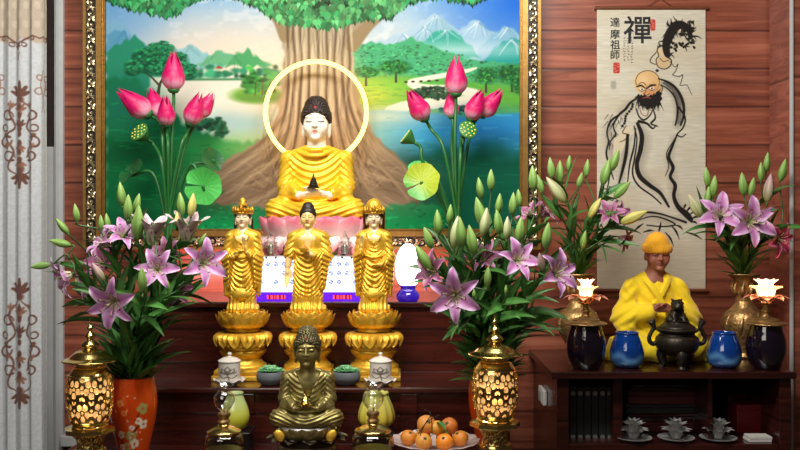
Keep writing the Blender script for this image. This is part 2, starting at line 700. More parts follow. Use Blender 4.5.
M['red_led'] = mat('red_led', (1, 1, 1), .3, attr=True, emit='attr', estr=1.6)
M['halo'] = emission('halo_light', srgb(255, 210, 100), 5.5)
M['panel'] = emission('lit_panel', (1, 1, 1, 1), 2.0, attr=True)
M['lamp_white'] = emission('lamp_white', srgb(255, 238, 225), 6.0)
M['lamp_warm'] = emission('lamp_warm', srgb(255, 190, 110), 9.0)
M['lantern_glow'] = mat('lantern_glow', srgb(255, 206, 134), .3, noise=.75, scale=95, emit='attr', estr=.5)
M['bulb'] = emission('bulb', srgb(255, 225, 170), 40.0)
M['lit_petal'] = mat('lit_petal_glass', (1, 1, 1), 0.2, attr=True, noise=0.05, emit='attr', estr=4.0)


# ------------------------------------------------------------------ setting
def struct(name, mb, m, smooth=False):
    return tag(mb.build(name, m, smooth=smooth), kind='structure')


XR = P(791, 0, 3.0).x            # right corner strip
struct('floor', MB().box(-2.6, 2.2, -3.6, 0.1, -0.05, 0.0), M['floor'])
struct('wall_back', MB().box(-2.4, 2.1, 0.0, 0.08, 0.0, 2.75), M['wall'])
# right: an upright plank, then a pillar clad in the same wood with a pale metal corner strip
struct('trim_1', MB().box(P(774.5, 0, 3.19).x, XR + .02, -0.016, 0.0, 0.0, 2.75, bev=0.006), M['trim_wood'])
struct('wall_right', MB().box(XR + .004, XR + .5, -0.20, -0.0165, 0.0, 2.75), M['trim_wood'])
struct('trim_2', MB().box(XR - .004, XR + .006, -0.208, -0.195, 0.0, 2.75, bev=0.002), M['white_trim'])
# left: the pale jamb beside the curtain
XJ0, XJ1 = P(54, 0, 3.18).x, P(62.8, 0, 3.18).x
mb = MB()
mb.box(XJ0, XJ1, -0.022, -0.001, 0.0, 2.75, bev=0.003)
mb.box(XJ0 + .007, XJ1 - .009, -0.027, -0.0215, 0.0, 2.75, bev=0.002)
struct('trim_3', mb, M['white_trim'])
# between curtain and jamb: added dark strip over a pale panel, imitating shade
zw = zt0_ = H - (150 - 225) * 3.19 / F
struct('shade_strip_dark', MB().box(XJ0 - .16, XJ0 - .0005, -.010, -.001, zw + .012, 2.75), mat('strip_shade', srgb(56, 50, 48), .2))
struct('shade_strip_pale', MB().box(XJ0 - .16, XJ0 - .0005, -.014, -.001, 0.0, zw + .0115, bev=.003), M['white_trim'])
struct('trim_4', MB().box(XJ1 + .001, P(84, 0, 3.15).x, -0.05, -0.001, P(0, 447, 3.15).z, P(0, 436, 3.15).z, bev=0.004), M['white_trim'])


# ------------------------------------------------------------------ the big framed picture
def paint_landscape():
    C = Canvas(106, -46, 519.5, 229, 2.2, (0, 0, 0))
    xx, yy = C.xx, C.yy
    n1 = C.noise(14, 9, 1)
    n2 = C.noise(5, 3, 2)
    n3 = C.noise(2.2, 2.2, 3)
    t = np.clip((yy + 25) / 95, 0, 1)[..., None]
    C.img = (1 - t) * np.array((120, 172, 214)) + t * np.array((238, 226, 208))
    cl = ramp(n1 * .6 + n2 * .4, .45, .8)
    C.area(cl * .35, (240, 240, 238))
    C.blob(518, 0, 62, 55, (44, 112, 208), .8, .95)
    C.blob(112, 8, 42, 40, (96, 154, 206), .9, .7)
    C.blob(240, 52, 60, 26, (244, 222, 196), .9, .7)
    # left mountains
    for pts, c in [([(106, 24), (118, 20), (132, 34), (150, 48), (172, 66), (106, 80)], (128, 176, 204)),
                   ([(106, 34), (122, 30), (140, 48), (160, 62), (106, 84)], (96, 156, 186)),
                   ([(150, 66), (172, 52), (190, 44), (206, 54), (226, 66), (160, 74)], (150, 196, 200)),
                   ([(198, 66), (212, 54), (222, 49), (232, 55), (240, 64)], (110, 176, 132)),
                   ([(226, 66), (236, 54), (247, 49), (258, 57), (274, 67)], (84, 160, 104)),
                   ([(106, 52), (120, 44), (136, 36), (152, 50), (172, 64), (182, 74), (160, 84), (106, 100)], (44, 136, 106))]:
        C.poly(pts, c, 2.5, 1, 1.5)
        px, py = pts[len(pts) // 2 - 1]
        for k in range(7):
            C.stroke([(px + RNG.uniform(-3, 3), py + 2), (px + RNG.uniform(-12, 14), py + RNG.uniform(9, 16))], [1.2, .4],
                     np.array(c) * RNG.uniform(.72, 1.18), 2, .5)
    # far shore, left lake
    C.poly([(150, 77), (286, 76), (290, 150), (215, 140), (185, 122), (150, 112)], (236, 232, 216), 3)
    C.blob(256, 124, 46, 16, (150, 208, 214), .8, .85)
    C.blob(240, 100, 30, 10, (250, 246, 226), .9, .8)
    for k in range(60):
        x = RNG.uniform(184, 286)
        C.blob(x, 76 - abs(RNG.normal(0, 4.0)), RNG.uniform(2, 5), RNG.uniform(1.5, 3.5), np.array((56, 132, 96)) * RNG.uniform(.7, 1.35), .5, .9)
    C.stroke([(184, 79.5), (286, 79)], 2.2, (66, 130, 88), 2)
    C.poly([(215, 68.5), (219, 65.5), (223, 68.5)], (190, 60, 50), 1)
    # land on the left
    C.poly([(106, 78), (136, 78), (152, 92), (168, 106), (182, 122), (205, 132), (235, 143), (292, 138), (300, 240), (106, 240)], (20, 112, 70), 5, 1, 1.5)
    C.blob(245, 152, 52, 13, (120, 196, 92), .9, .9)
    C.blob(200, 158, 40, 12, (46, 160, 84), .9, .8)
    C.blob(130, 190, 50, 60, (10, 104, 58), .9, .8)
    C.blob(230, 192, 50, 22, (40, 156, 84), .8, .7)
    C.blob(125, 104, 30, 22, (26, 104, 86), .8, .8)
    for k in range(420):
        x, y = RNG.uniform(107, 290), RNG.uniform(100, 238)
        if y > 100 + (x - 107) * .42:
            C.stroke([(x, y), (x + RNG.uniform(3, 14), y + RNG.uniform(-1.5, 1.5))], RNG.uniform(.5, 1.4),
                     np.array((30, 140, 78)) * RNG.uniform(.6, 1.35), 1.2, .45)
    for k in range(110):   # dark shore bushes
        x = RNG.uniform(188, 226)
        C.blob(x, 120 + (x - 188) * .18 + RNG.normal(0, 4.5), RNG.uniform(1.6, 4), RNG.uniform(1.2, 2.6), np.array((22, 62, 42)) * RNG.uniform(.5, 2.0), .5, .9)
    # islet
    C.blob(258, 95, 27, 8.5, (112, 172, 66), .25)
    C.blob(262, 98, 24, 5, (70, 130, 50), .5, .7)
    for k in range(90):
        x = RNG.uniform(243, 278)
        C.blob(x, 82 + RNG.normal(0, 5), RNG.uniform(2, 4.5), RNG.uniform(1.5, 2.6), np.array((48, 118, 50)) * RNG.uniform(.55, 1.6), .5, .9)
    for x in (255, 262, 269):
        C.stroke([(x, 95), (x + 1, 82)], 1.0, (84, 62, 34), .8)
    # spreading tree on the left
    C.stroke([(158, 96), (160, 84), (166, 74)], [3.4, 2], (58, 62, 44))
    C.stroke([(160, 86), (150, 76), (140, 70)], [2.2, 1], (58, 62, 44))
    for cx, cy, rx, ry in [(160, 48, 14, 7), (148, 55, 15, 7), (172, 58, 15, 7), (140, 64, 14, 7), (160, 65, 20, 8), (182, 67, 14, 6), (132, 70, 7, 4), (188, 74, 8, 4)]:
        C.blob(cx, cy + 2, rx, ry, (12, 74, 50), .25)
        for k in range(int(rx * 6)):
            a, r = RNG.uniform(0, 2 * PI), math.sqrt(RNG.uniform(0, 1))
            x, y = cx + rx * r * math.cos(a), cy + ry * r * math.sin(a)
            C.blob(x, y, RNG.uniform(1, 2.2), RNG.uniform(.7, 1.4), np.array((46, 142, 92)) * RNG.uniform(.45, 1.25), .5, .85)
    # right mountains
    for pts, c in [([(352, 46), (368, 42), (385, 40), (404, 32), (420, 22), (436, 14), (448, 24), (466, 34), (500, 44), (500, 60), (352, 60)], (176, 200, 214)),
                   ([(408, 42), (424, 26), (440, 15), (452, 26), (466, 38)], (150, 186, 202)),
                   ([(452, 36), (470, 22), (478, 20), (492, 32), (512, 44), (527, 52), (527, 66), (452, 60)], (164, 196, 216)),
                   ([(478, 48), (492, 34), (506, 26), (527, 38), (527, 66), (480, 66)], (140, 184, 206)),
                   ([(418, 46), (436, 32), (446, 28), (458, 34), (474, 50), (480, 58), (418, 58)], (66, 164, 144)),
                   ([(482, 60), (500, 44), (512, 38), (527, 42), (527, 70), (482, 70)], (50, 156, 148))]:
        C.poly(pts, c, 2.2, 1, 1.0)
    for (px, py) in [(436, 15), (478, 21), (506, 27), (424, 26), (446, 29), (512, 39), (404, 33)]:
        for k in range(9):
            x1 = px + RNG.uniform(-16, 16)
            C.stroke([(px + RNG.uniform(-2, 2), py + 1), ((px + x1) / 2 + 1, py + 6), (x1, py + RNG.uniform(10, 18))], [1.4, .4],
                     [(236, 242, 246), (104, 150, 176)][k % 2], 1.4, .5)
    C.blob(460, 50, 60, 6, (226, 236, 240), .9, .6)
    C.poly([(352, 46), (372, 42), (392, 45), (410, 37), (426, 44), (448, 52), (470, 60), (500, 62), (527, 66), (527, 116), (352, 116)], (78, 166, 118), 2, 1, .8)
    for k in range(900):
        x, y = RNG.uniform(352, 527), RNG.uniform(44, 82)
        if y > 44 + max(0, (x - 425) * .28):
            C.blob(x, y, RNG.uniform(.6, 2), RNG.uniform(.5, 1.1), np.array((70, 150, 96)) * RNG.uniform(.55, 1.45), .5, .7)
    C.poly([(352, 78), (420, 76), (527, 88), (527, 126), (352, 128)], (92, 168, 74), 4, .95)
    C.blob(372, 94, 34, 16, (186, 206, 70), .8, .9)
    C.blob(498, 100, 34, 16, (98, 164, 62), .8, .8)
    for k in range(260):
        x, y = RNG.uniform(355, 527), RNG.uniform(80, 120)
        C.stroke([(x, y), (x + RNG.uniform(4, 13), y + RNG.uniform(-1, 1))], RNG.uniform(.4, 1.2), np.array((104, 170, 70)) * RNG.uniform(.7, 1.3), 1.2, .5)
    # winding stream
    C.stroke([(476, 68), (466, 71), (446, 75), (424, 79), (410, 83), (424, 88), (452, 90), (476, 94), (470, 100), (440, 103), (408, 106), (390, 112)],
             [2, 4, 5, 5, 6, 8, 9, 9, 10, 11, 11, 12], (238, 236, 214), 1.5)
    for x in (406, 413, 421, 429, 437):
        C.blob(x, 82 - (x - 406) * .05, 1.8, 1, (60, 50, 44), .4)
    for k in range(160):
        a, r = RNG.uniform(0, 2 * PI), math.sqrt(RNG.uniform(0, 1))
        C.blob(435 + 24 * r * math.cos(a), 93 + 6 * r * math.sin(a), RNG.uniform(1, 2.4), RNG.uniform(.8, 1.8), np.array((40, 62, 44)) * RNG.uniform(.4, 1.6), .5, .9)
    for k in range(110):
        a, r = RNG.uniform(0, 2 * PI), math.sqrt(RNG.uniform(0, 1))
        C.blob(462 + 26 * r * math.cos(a), 110 + 4 * r * math.sin(a), RNG.uniform(1, 2.4), RNG.uniform(.8, 1.6), np.array((34, 62, 44)) * RNG.uniform(.4, 1.6), .5, .9)
    # trees on the meadow
    for cx, cy, rx, ry in [(396, 67, 14, 6.5), (366, 72, 12, 5), (512, 74, 17, 9), (522, 84, 10, 10), (486, 76, 10, 8)]:
        C.stroke([(cx, cy + ry + 8), (cx, cy)], [2.6, 1.6], (70, 70, 44))
        C.blob(cx, cy, rx, ry, (24, 92, 52), .3, .9)
        for k in range(int(rx * 7)):
            a, r = RNG.uniform(0, 2 * PI), math.sqrt(RNG.uniform(0, 1))
            C.blob(cx + rx * r * math.cos(a), cy + ry * r * math.sin(a), RNG.uniform(.8, 1.8), RNG.uniform(.7, 1.2), np.array((60, 132, 62)) * RNG.uniform(.45, 1.35), .5, .85)
    # lake on the right
    C.poly([(352, 112), (384, 110), (430, 113), (470, 117), (527, 112), (527, 240), (352, 240)], (66, 158, 190), 3)
    C.blob(392, 118, 40, 9, (232, 234, 206), .8, .9)
    C.blob(386, 134, 36, 14, (120, 200, 204), .9, .8)
    C.blob(482, 130, 56, 16, (36, 124, 196), .9, .8)
    lo = ramp(yy + (n1 - .5) * 10, 138 + 14 * ramp(440 - xx, 0, 60), 164 + 14 * ramp(440 - xx, 0, 60)) * ramp(xx, 352, 362)
    C.area(lo, (6, 84, 66))  # dark teal water, with some shadow on the picture painted in
    C.blob(470, 205, 70, 40, (6, 92, 66), .8, .8)
    for k in range(200):
        x, y = RNG.uniform(370, 527), RNG.uniform(114, 236)
        C.stroke([(x, y), (x + RNG.uniform(5, 18), y)], RNG.uniform(.5, 1.3), (np.array((96, 186, 204)) if y < 150 else np.array((18, 120, 86))) * RNG.uniform(.7, 1.3), 1.4, .35)
    # earth and turf under the tree
    C.poly([(300, 170), (400, 178), (432, 190), (420, 204), (300, 214)], (108, 92, 72), 6, .9, 2)
    C.poly([(106, 236), (180, 224), (240, 206), (330, 204), (400, 202), (446, 206), (446, 240), (106, 240)], (24, 148, 86), 4, .95, 1.5)
    for k in range(260):
        x, y = RNG.uniform(200, 445), RNG.uniform(206, 238)
        C.blob(x, y, RNG.uniform(1, 3), RNG.uniform(.6, 1.4), np.array((28, 156, 92)) * RNG.uniform(.6, 1.4), .5, .6)
    # great tree
    trunk = [(280, -10), (282, 20), (284, 60), (281, 92), (276, 120), (264, 136), (246, 150), (226, 160), (211, 172), (210, 182), (224, 190), (214, 204),
             (250, 206), (284, 212), (318, 216), (352, 214), (384, 206), (410, 202), (426, 192), (414, 176), (402, 160), (386, 148), (372, 132), (362, 110),
             (356, 84), (353, 56), (358, 30), (372, 14), (378, -10)]
    C.poly(trunk, (156, 140, 114), 3, 1, 1.2)
    C.blob(240, 184, 40, 22, (112, 92, 72), .9, .7)
    C.blob(394, 184, 36, 22, (116, 96, 76), .9, .7)
    C.blob(314, 70, 30, 70, (206, 196, 170), .9, .7)
    C.blob(316, 130, 56, 40, (206, 158, 122), .9, .6)
    C.stroke([(352, 44), (368, 26), (388, 10), (412, -4), (440, -14)], [16, 11, 8, 6, 4], (150, 130, 98), 2)
    C.stroke([(286, 36), (276, 18), (258, 2), (240, -10)], [14, 9, 6, 4], (150, 130, 98), 2)
    for x0 in (288, 294, 301, 309, 318, 327, 335, 343, 349):
        wv = RNG.uniform(-2, 2)
        tgt = (x0 - 316) * 1.9 + 316
        C.stroke([(x0 + wv, -8), (x0 - wv, 30), (x0 + wv, 62), (x0 - wv, 96), (x0 + (tgt - x0) * .25, 126), (x0 + (tgt - x0) * .7, 156), (tgt + (tgt - 316) * .25, 186)],
                 [1.4, 2.6, 2.2, 3.0, 2.8, 2.6, 1.2], (96, 76, 56), 2.2, .85)
        C.stroke([(x0 + 3 + wv, -8), (x0 + 3 - wv, 30), (x0 + 3 + wv, 62), (x0 + 3.5 - wv, 96), (x0 + 5 + (tgt - x0) * .25, 126), (x0 + 6 + (tgt - x0) * .7, 156)],
                 [1, 2, 1.6, 2.4, 2.2, 1], (222, 206, 172), 2.4, .5)
    for k in range(170):
        sd_ = -1 if k % 2 else 1
        a = RNG.uniform(0, 1)
        xa_, ya_ = 316 + sd_ * RNG.uniform(20, 46), RNG.uniform(104, 170)
        xb_, yb2 = 316 + sd_ * RNG.uniform(50, 104), RNG.uniform(168, 206)
        C.stroke([(xa_, ya_), (xa_ + sd_ * 8, ya_ + 20 + 10 * a), (xb_ - sd_ * 18, yb2 - 8), (xb_, yb2)], [.6, RNG.uniform(.8, 2.2), .6],
                 [(92, 74, 56), (196, 172, 138), (132, 108, 84)][k % 3], 1.6, .28)
    for k in range(90):
        x0 = RNG.uniform(284, 352)
        y0_ = RNG.uniform(0, 110)
        C.stroke([(x0, y0_), (x0 + RNG.uniform(-2, 2), y0_ + 12), (x0 + RNG.uniform(-3, 3), y0_ + RNG.uniform(20, 40))], [.5, RNG.uniform(.8, 2.4), .5],
                 [(104, 84, 64), (222, 206, 176), (140, 120, 92)][k % 3], 1.6, .35)
    for pts in [[(282, 118), (262, 142), (236, 160), (214, 176)], [(290, 128), (272, 154), (244, 174), (222, 188)], [(296, 150), (280, 178), (252, 196), (228, 202)],
                [(358, 112), (374, 138), (396, 158), (412, 180)], [(350, 124), (368, 152), (390, 176), (404, 194)], [(342, 140), (356, 172), (374, 194), (388, 204)]]:
        C.stroke(pts, [2.5, 4, 3.5, 1.5], (120, 98, 74), 3, .7)
        C.stroke([(a + 4, b + 5) for a, b in pts], [2, 3, 3, 1], (196, 176, 140), 3, .5)
    # canopy of heart-shaped leaves
    bx = [106, 112, 130, 150, 165, 178, 190, 205, 225, 240, 255, 270, 285, 300, 318, 335, 348, 362, 378, 392, 402, 415, 440, 460, 476, 486, 498, 527]
    by = [-2, 2, 7, 12, 16, 12, 2, -3, -4, -2, 5, 14, 22, 24, 26, 27, 22, 18, 18, 16, 6, 0, -4, 1, 2, -3, -14, -20]
    lv = np.array((40, 128, 76))
    for k in range(3600):
        x = RNG.uniform(106, 510)
        b = np.interp(x, bx, by)
        y = b - abs(RNG.normal(0, 1)) * 16 - RNG.uniform(-1, 2)
        if y < -46:
            continue
        top = k / 3600.0
        c = lv * (.22 + .72 * top) * RNG.uniform(.6, 1.4) + np.array((70, 66, 50)) * max(0, top - .45) * RNG.uniform(0, 1.7)
        if 225 < x < 405:
            c = c + np.array((18, 10, 6))
        r = RNG.uniform(1.8, 3.6)
        a = RNG.uniform(-.7, .7)
        C.blob(x, y, r, r * .85, c, .18, .95, a)
        C.poly([(x - r * .8, y), (x + r * .8, y), (x + a * r, y + r * 1.9)], c, .8, .95)
        if k % 3 == 0:
            C.stroke([(x, y - r * .6), (x + a * r * .6, y + r * 1.2)], .5, c * 1.35, .7, .6)
    C.img = np.clip(C.img.mean(2, keepdims=True) + (C.img - C.img.mean(2, keepdims=True)) * 1.12, 0, 255) * .9
    return C


def canvas_grid(C, d, yoff=0.0):
    """the canvas as a fine mesh facing the room at distance d"""
    X = (C.xx - 400) * d / F
    Z = H - (C.yy - 225) * d / F
    return np.stack([X, np.full_like(X, d - D0 + yoff), Z], axis=-1)


DP = 3.155
C = paint_landscape()
fr = thing('framed_painting', 'large landscape painting of a great tree and lake in a carved gold frame', 'painting', P(312, 229, DP))
mb = MB()
mb.grid(canvas_grid(C, DP), C.linear(), flip=True)
g = mb.build('canvas', M['canvas'], fr, angle=None)
X0, X1, Z0, Z1 = P(106.2, 0, DP).x, P(519.2, 0, DP).x, P(0, 228.8, DP).z, P(0, -46, DP).z
S = DP / F
yb = DP - D0


def frame_ring(o0, o1, ya, y1, bev=0.003):
    """four mitred bars between outward offsets o0..o1 of the canvas rectangle"""
    m = MB()
    a, b, c, d = X0 - o1, X1 + o1, Z0 - o1, Z1 + o1
    e, f, g_, h = X0 - o0, X1 + o0, Z0 - o0, Z1 + o0
    for q in ([(a, c), (e, g_), (e, h), (a, d)], [(f, g_), (b, c), (b, d), (f, h)], [(a, c), (b, c), (f, g_), (e, g_)], [(e, h), (f, h), (b, d), (a, d)]):
        m.prism(q, ya, y1)
    return m


frame_ring(7.5 * S, 18.5 * S, yb - .022, -.002).build('band', M['black_band'], fr, smooth=False)
m_ = frame_ring(17.5 * S, 20.5 * S, yb - .03, -.002)
m_.build('outer_moulding', M['gold_frame'], fr, smooth=False)
m_ = frame_ring(2.5 * S, 7.6 * S, yb - .03, -.002)
fr2 = frame_ring(0.0, 2.6 * S, yb - .016, -.002)
m_.v += fr2.v
m_.c += fr2.c
m_.f += [[i + m_.n for i in f] for f in fr2.f]
m_.n += fr2.n
m_.build('inner_moulding', M['gold_frame'], fr, smooth=False)
# bead row
mb = MB()
br = 0.75 * S
def bead(x, z):
    mb.ell((x, yb - .017, z), (br, br, br), nu=6, nv=4)
zz = Z0
while zz < P(0, -4, DP).z:
    bead(X0 - 1.2 * S, zz)
    bead(X1 + 1.2 * S, zz)
    zz += br * 2.3
xx_ = X0
while xx_ < X1:
    bead(xx_, Z0 - 1.2 * S)
    xx_ += br * 2.3
mb.build('beading', M['gold_frame'], fr)
# carved scrolls on the black band
mb = MB()
def scroll_unit(cx, cz, along, side, s):
    """a spiral with two leaves; along = unit step direction (x,z)"""
    ax, az = along
    nx, nz = -az * side, ax * side
    def Q(u, v, h=0.0):
        return (cx + (ax * u + nx * v) * s, yb - .024 - h * s, cz + (az * u + nz * v) * s)
    sp = []
    for k in range(22):
        a = k / 21 * 4.4 * PI / 2 + .4
        r = .92 - .72 * k / 21
        sp.append(Q(r * math.cos(a) * .9, r * math.sin(a) * .9, .1))
    mb.tube(sp, [s * .2] * 18 + [s * .24] * 3 + [s * .3], 5)
    for (u0, v0, u1, v1, u2, v2) in [(-1.7, -.8, -1.1, .5, -.2, 1.05), (.5, -1.0, 1.2, -.6, 1.6, .7), (-1.5, .9, -1.0, .1, -1.15, -1.0), (.6, .9, 1.1, .4, 1.0, -.2)]:
        mb.tube(smooth_path([Q(u0, v0), Q(u1, v1, .25), Q(u2, v2)], 7), [s * q for q in (.08, .2, .28, .3, .26, .16, .05)], 5)
    mb.ell(Q(0, 0, .2), (s * .28, s * .22, s * .28), nu=8, nv=5)
us = 4.3 * S
k = 0
zz = Z0 - 6 * S
while zz < P(0, -4, DP).z:
    for x in (X0 - 13 * S, X1 + 13 * S):
        scroll_unit(x, zz, (0, 1), 1 if k % 2 else -1, us)
    zz += us * 2.55
    k += 1
xx_ = X0 - 2 * S
while xx_ < X1 + 4 * S:
    scroll_unit(xx_, Z0 - 13 * S, (1, 0), 1 if k % 2 else -1, us)
    xx_ += us * 2.55
    k += 1
mb.build('scrollwork_pattern', M['silver_scroll'], fr)


# ------------------------------------------------------------------ hanging ink scroll
def paint_scroll():
    C = Canvas(597, 9, 705.5, 289, 3.0, (206, 200, 182))
    n1, n2 = C.noise(30, 24, 5), C.noise(9, .8, 6)
    C.img *= (0.95 + .1 * n2)[..., None]
    C.area(ramp(n1, .4, .9) * .3, (190, 172, 138))
    C.area(ramp(C.yy, 205, 285) * .35, (176, 158, 128))
    K = (36, 32, 30)
    r_ = np.random.default_rng(12)
    A = lambda pts: [(590 + a / 3.75, 5 + b / 3.75) for a, b in pts]
    B = lambda pts: [(590 + a / 2.817, 100 + b / 2.8125) for a, b in pts]
    def st(pts, w, col=K, al=1.0, soft=.6):
        C.stroke(pts, w, col, soft, al)
    G1, G2 = (150, 142, 126), (118, 110, 98)
    for pts, w, c in [(B([(140, 70), (154, 110), (150, 150), (142, 190), (158, 226), (190, 254), (216, 290)]), [8, 12, 11, 9, 10, 8, 4], G1),
                      (B([(60, 60), (56, 100), (60, 150), (66, 200)]), [9, 13, 10, 5], G1), (B([(236, 110), (224, 160), (230, 200), (236, 260), (262, 318)]), [6, 8, 8, 9, 8], G1),
                      (A([(262, 290), (300, 310), (330, 350), (338, 410), (330, 450)]), [6, 9, 10, 9, 7], G2), (B([(128, 330), (170, 322), (220, 338), (270, 340)]), [6, 9, 9, 5], G1),
                      (A([(120, 400), (140, 380), (168, 362)]), [10, 9, 6], G1), (B([(108, 90), (98, 150), (86, 220)]), [7, 8, 5], G2)]:
        C.stroke(pts, w, c, 6, .45)
    for k in range(34):
        x, y = r_.uniform(668, 696), r_.uniform(21, 50)
        if abs((x - 664) * .8 + (y - 52)) < 20 + r_.uniform(-8, 8):
            C.stroke([(x, y), (x + r_.normal(0, 1.6), y + r_.normal(0, 1.6)), (x + r_.normal(0, 2.6), y + r_.normal(0, 2.6))], [2.4, 2.0, .4], K, .6, .9)
    # dragon-headed staff end: a dense brush mass with a hanging gourd
    r = np.random.default_rng(4)
    core = [(292, 190), (286, 150), (300, 110), (318, 80), (345, 75), (368, 92), (380, 118)]
    C.stroke(A(core), [5, 8, 10, 9, 8, 6, 3], K, 1.0)
    for k in range(90):
        i = r.uniform(0, len(core) - 1)
        a = np.interp(i, range(len(core)), [p[0] for p in core])
        b = np.interp(i, range(len(core)), [p[1] for p in core])
        dx, dy = r.normal(0, 18), r.normal(0, 18)
        st(A([(a, b), (a + dx * .6, b + dy * .4 - 3), (a + dx, b + dy)]), [2.0, 1.4, .3], al=.9)
    st(A([(255, 150), (250, 175), (232, 195), (226, 212), (244, 222), (262, 216)]), [.7, .9, .7])
    C.blob(590 + 262 / 3.75, 5 + 178 / 3.75, 3.4, 5, (214, 190, 150), .1)
    C.blob(590 + 274 / 3.75, 5 + 215 / 3.75, 7.2, 6.2, (206, 178, 136), .1)
    st(A([(262, 150), (252, 170), (258, 190), (248, 205), (256, 232), (282, 240), (302, 226), (304, 205), (284, 192), (276, 175), (272, 155), (262, 150)]), [1.0, .8, 1.2, .9])
    st(A([(262, 200), (276, 212), (296, 206)]), .6)
    st(A([(262, 150), (258, 140), (268, 134)]), [1.4, .6])
    st(A([(300, 212), (318, 232), (330, 222), (320, 250), (310, 262), (334, 268), (348, 262), (342, 288), (338, 302), (362, 300), (372, 316), (382, 336)]), [.6, .8, .5])
    C.blob(590 + 252 / 3.75, 5 + 246 / 3.75, 1.6, 1.4, K, .3)
    # head
    C.blob(647.5, 83, 13, 12, (218, 176, 120), .12)
    C.blob(643, 80, 8, 7, (230, 196, 144), .5, .8)
    C.blob(652, 92, 8, 7, (206, 150, 104), .4, .9)
    st(A([(174, 300), (172, 280), (184, 258), (208, 247), (236, 250), (256, 268), (260, 290), (252, 318)]), [.6, .8, .5], (90, 70, 50))
    st(A([(176, 306), (192, 302), (206, 312)]), [1.4, 1.8, 1.0])
    st(A([(212, 314), (228, 302), (246, 300)]), [1.0, 2.0, 1.4])
    st(A([(180, 298), (196, 290), (210, 300)]), [.5, .7])
    for cx, cy in ((195, 316), (232, 313)):
        C.blob(590 + cx / 3.75, 5 + cy / 3.75, 2.6, 1.3, (236, 226, 206), .2)
        C.blob(590 + cx / 3.75, 5 + cy / 3.75, .9, .9, K, .3)
        st(A([(cx - 10, cy + 3), (cx, cy + 8), (cx + 10, cy + 2)]), .5)
    st(A([(212, 306), (208, 326), (202, 334), (214, 338), (224, 332)]), [.6, .9, .6], (96, 62, 44))
    # ear with ring
    C.blob(590 + 262 / 3.75, 5 + 318 / 3.75, 2.2, 4.4, (212, 164, 116), .2)
    st(A([(262, 298), (272, 312), (264, 336)]), [.6, .9, .5])
    # beard
    C.poly(A([(170, 345), (184, 334), (206, 340), (226, 340), (250, 330), (262, 310), (270, 345), (262, 372), (240, 386), (214, 390), (190, 378)]), K, 1.0, 1, .8, .5)
    st(A([(196, 350), (212, 346), (228, 350)]), [.6, 1.4, .6], (150, 70, 60))
    for k in range(40):
        a = r.uniform(176, 264)
        st(A([(a, 365), (a + r.normal(0, 6), r.uniform(384, 398))]), [1.2, .2], al=.8)
    # cloak: hood line and hatched outer edge on the right
    st(A([(256, 276), (290, 288), (320, 310), (342, 345), (352, 385), (350, 420), (340, 450)]), [1.2, 2.4, 2.8, 3.0, 2.4, 2.0])
    st(A([(268, 300), (296, 318), (318, 346), (328, 385), (326, 425), (320, 450)]), [1.0, 1.8, 2.2, 1.6])
    for k in range(46):
        t = k / 45
        a0 = np.array([np.interp(t, [0, .3, .6, 1], v) for v in ([272, 306, 328, 328], [292, 318, 356, 446])])
        a1 = np.array([np.interp(t, [0, .3, .6, 1], v) for v in ([286, 318, 342, 342], [286, 308, 346, 440])])
        st(A([tuple(a0), tuple(a1)]), .55, al=.75)
    st(B([(250, 20), (268, 50), (262, 78), (246, 96), (258, 104), (270, 96)]), [2.0, 1.4, 1.0])
    # left shoulder, sleeve and beads
    st(A([(172, 352), (150, 368), (132, 392), (112, 408), (96, 432), (84, 450)]), [2.0, 2.6, 2.0, 1.6])
    for k in range(10):
        C.blob(*A([(160 - k * 4.4 + 4 * math.sin(k), 372 + k * 9)])[0], 1.3, 1.3, K, .3)
    st(B([(106, 20), (84, 40), (60, 58), (48, 88), (52, 118), (46, 150), (56, 190), (66, 222)]), [1.6, 2.2, 1.4, 2.0, 1.2])
    st(B([(74, 52), (66, 74), (72, 98), (58, 116), (54, 140)]), [1.0, 1.6, .8])
    for k in range(26):
        x, y = r.uniform(48, 92), r.uniform(40, 130)
        st(B([(x, y), (x + r.normal(0, 9), y + r.uniform(4, 18))]), [1.0, .3], al=.6)
    C.poly(B([(66, 108), (84, 96), (100, 76), (118, 72), (122, 92), (104, 118), (88, 150), (74, 200), (64, 180)]), (214, 200, 172), 1.0, .7)
    # hand and staff
    st(B([(102, 72), (92, 92), (110, 98), (98, 112), (84, 118)]), [.9, 1.3, .8], (110, 80, 56))
    st(B([(106, 100), (102, 150), (92, 196), (80, 240)]), [3.0, 3.6, 3.0, 1.6])
    st(B([(128, 80), (124, 130), (112, 180), (106, 230)]), [1.2, 2.0, 1.0])
    # collar
    st(B([(130, 24), (138, 46), (152, 56), (168, 44), (178, 26)]), [1.2, 1.8, 1.0])
    st(B([(140, 22), (146, 40), (160, 44), (166, 26)]), [.8, 1.2], (150, 110, 80))
    st(B([(176, 20), (184, 50), (172, 66), (190, 74)]), [1.0, 2.0, 1.2])
    # the thick front fold
    st(B([(134, 66), (146, 100), (142, 140), (132, 180), (140, 214), (168, 240), (198, 262), (222, 300)]), [3.2, 4.6, 4.8, 4.2, 4.8, 4.2, 3.4, 2.2])
    st(B([(124, 74), (132, 110), (126, 160), (120, 206), (136, 240), (176, 270), (200, 292)]), [1.2, 1.6, 1.8, 1.4])
    st(B([(138, 60), (160, 66), (176, 80), (186, 72)]), [3.0, 2.0, 1.0])
    # back edge of the cloak falling to the hem
    st(B([(246, 96), (232, 130), (222, 160), (234, 190), (226, 216), (240, 240), (236, 270), (248, 300), (272, 322), (284, 336)]), [1.6, 2.6, 3.0, 3.6, 3.0, 3.8, 3.6, 4.6, 6.5, 5])
    st(B([(238, 110), (216, 150), (222, 186), (212, 214)]), [.8, 1.2, .6])
    # hem, feet and rushes
    st(B([(120, 322), (160, 316), (196, 320), (236, 332), (270, 344)]), [1.2, 2.2, 1.6, 2.4])
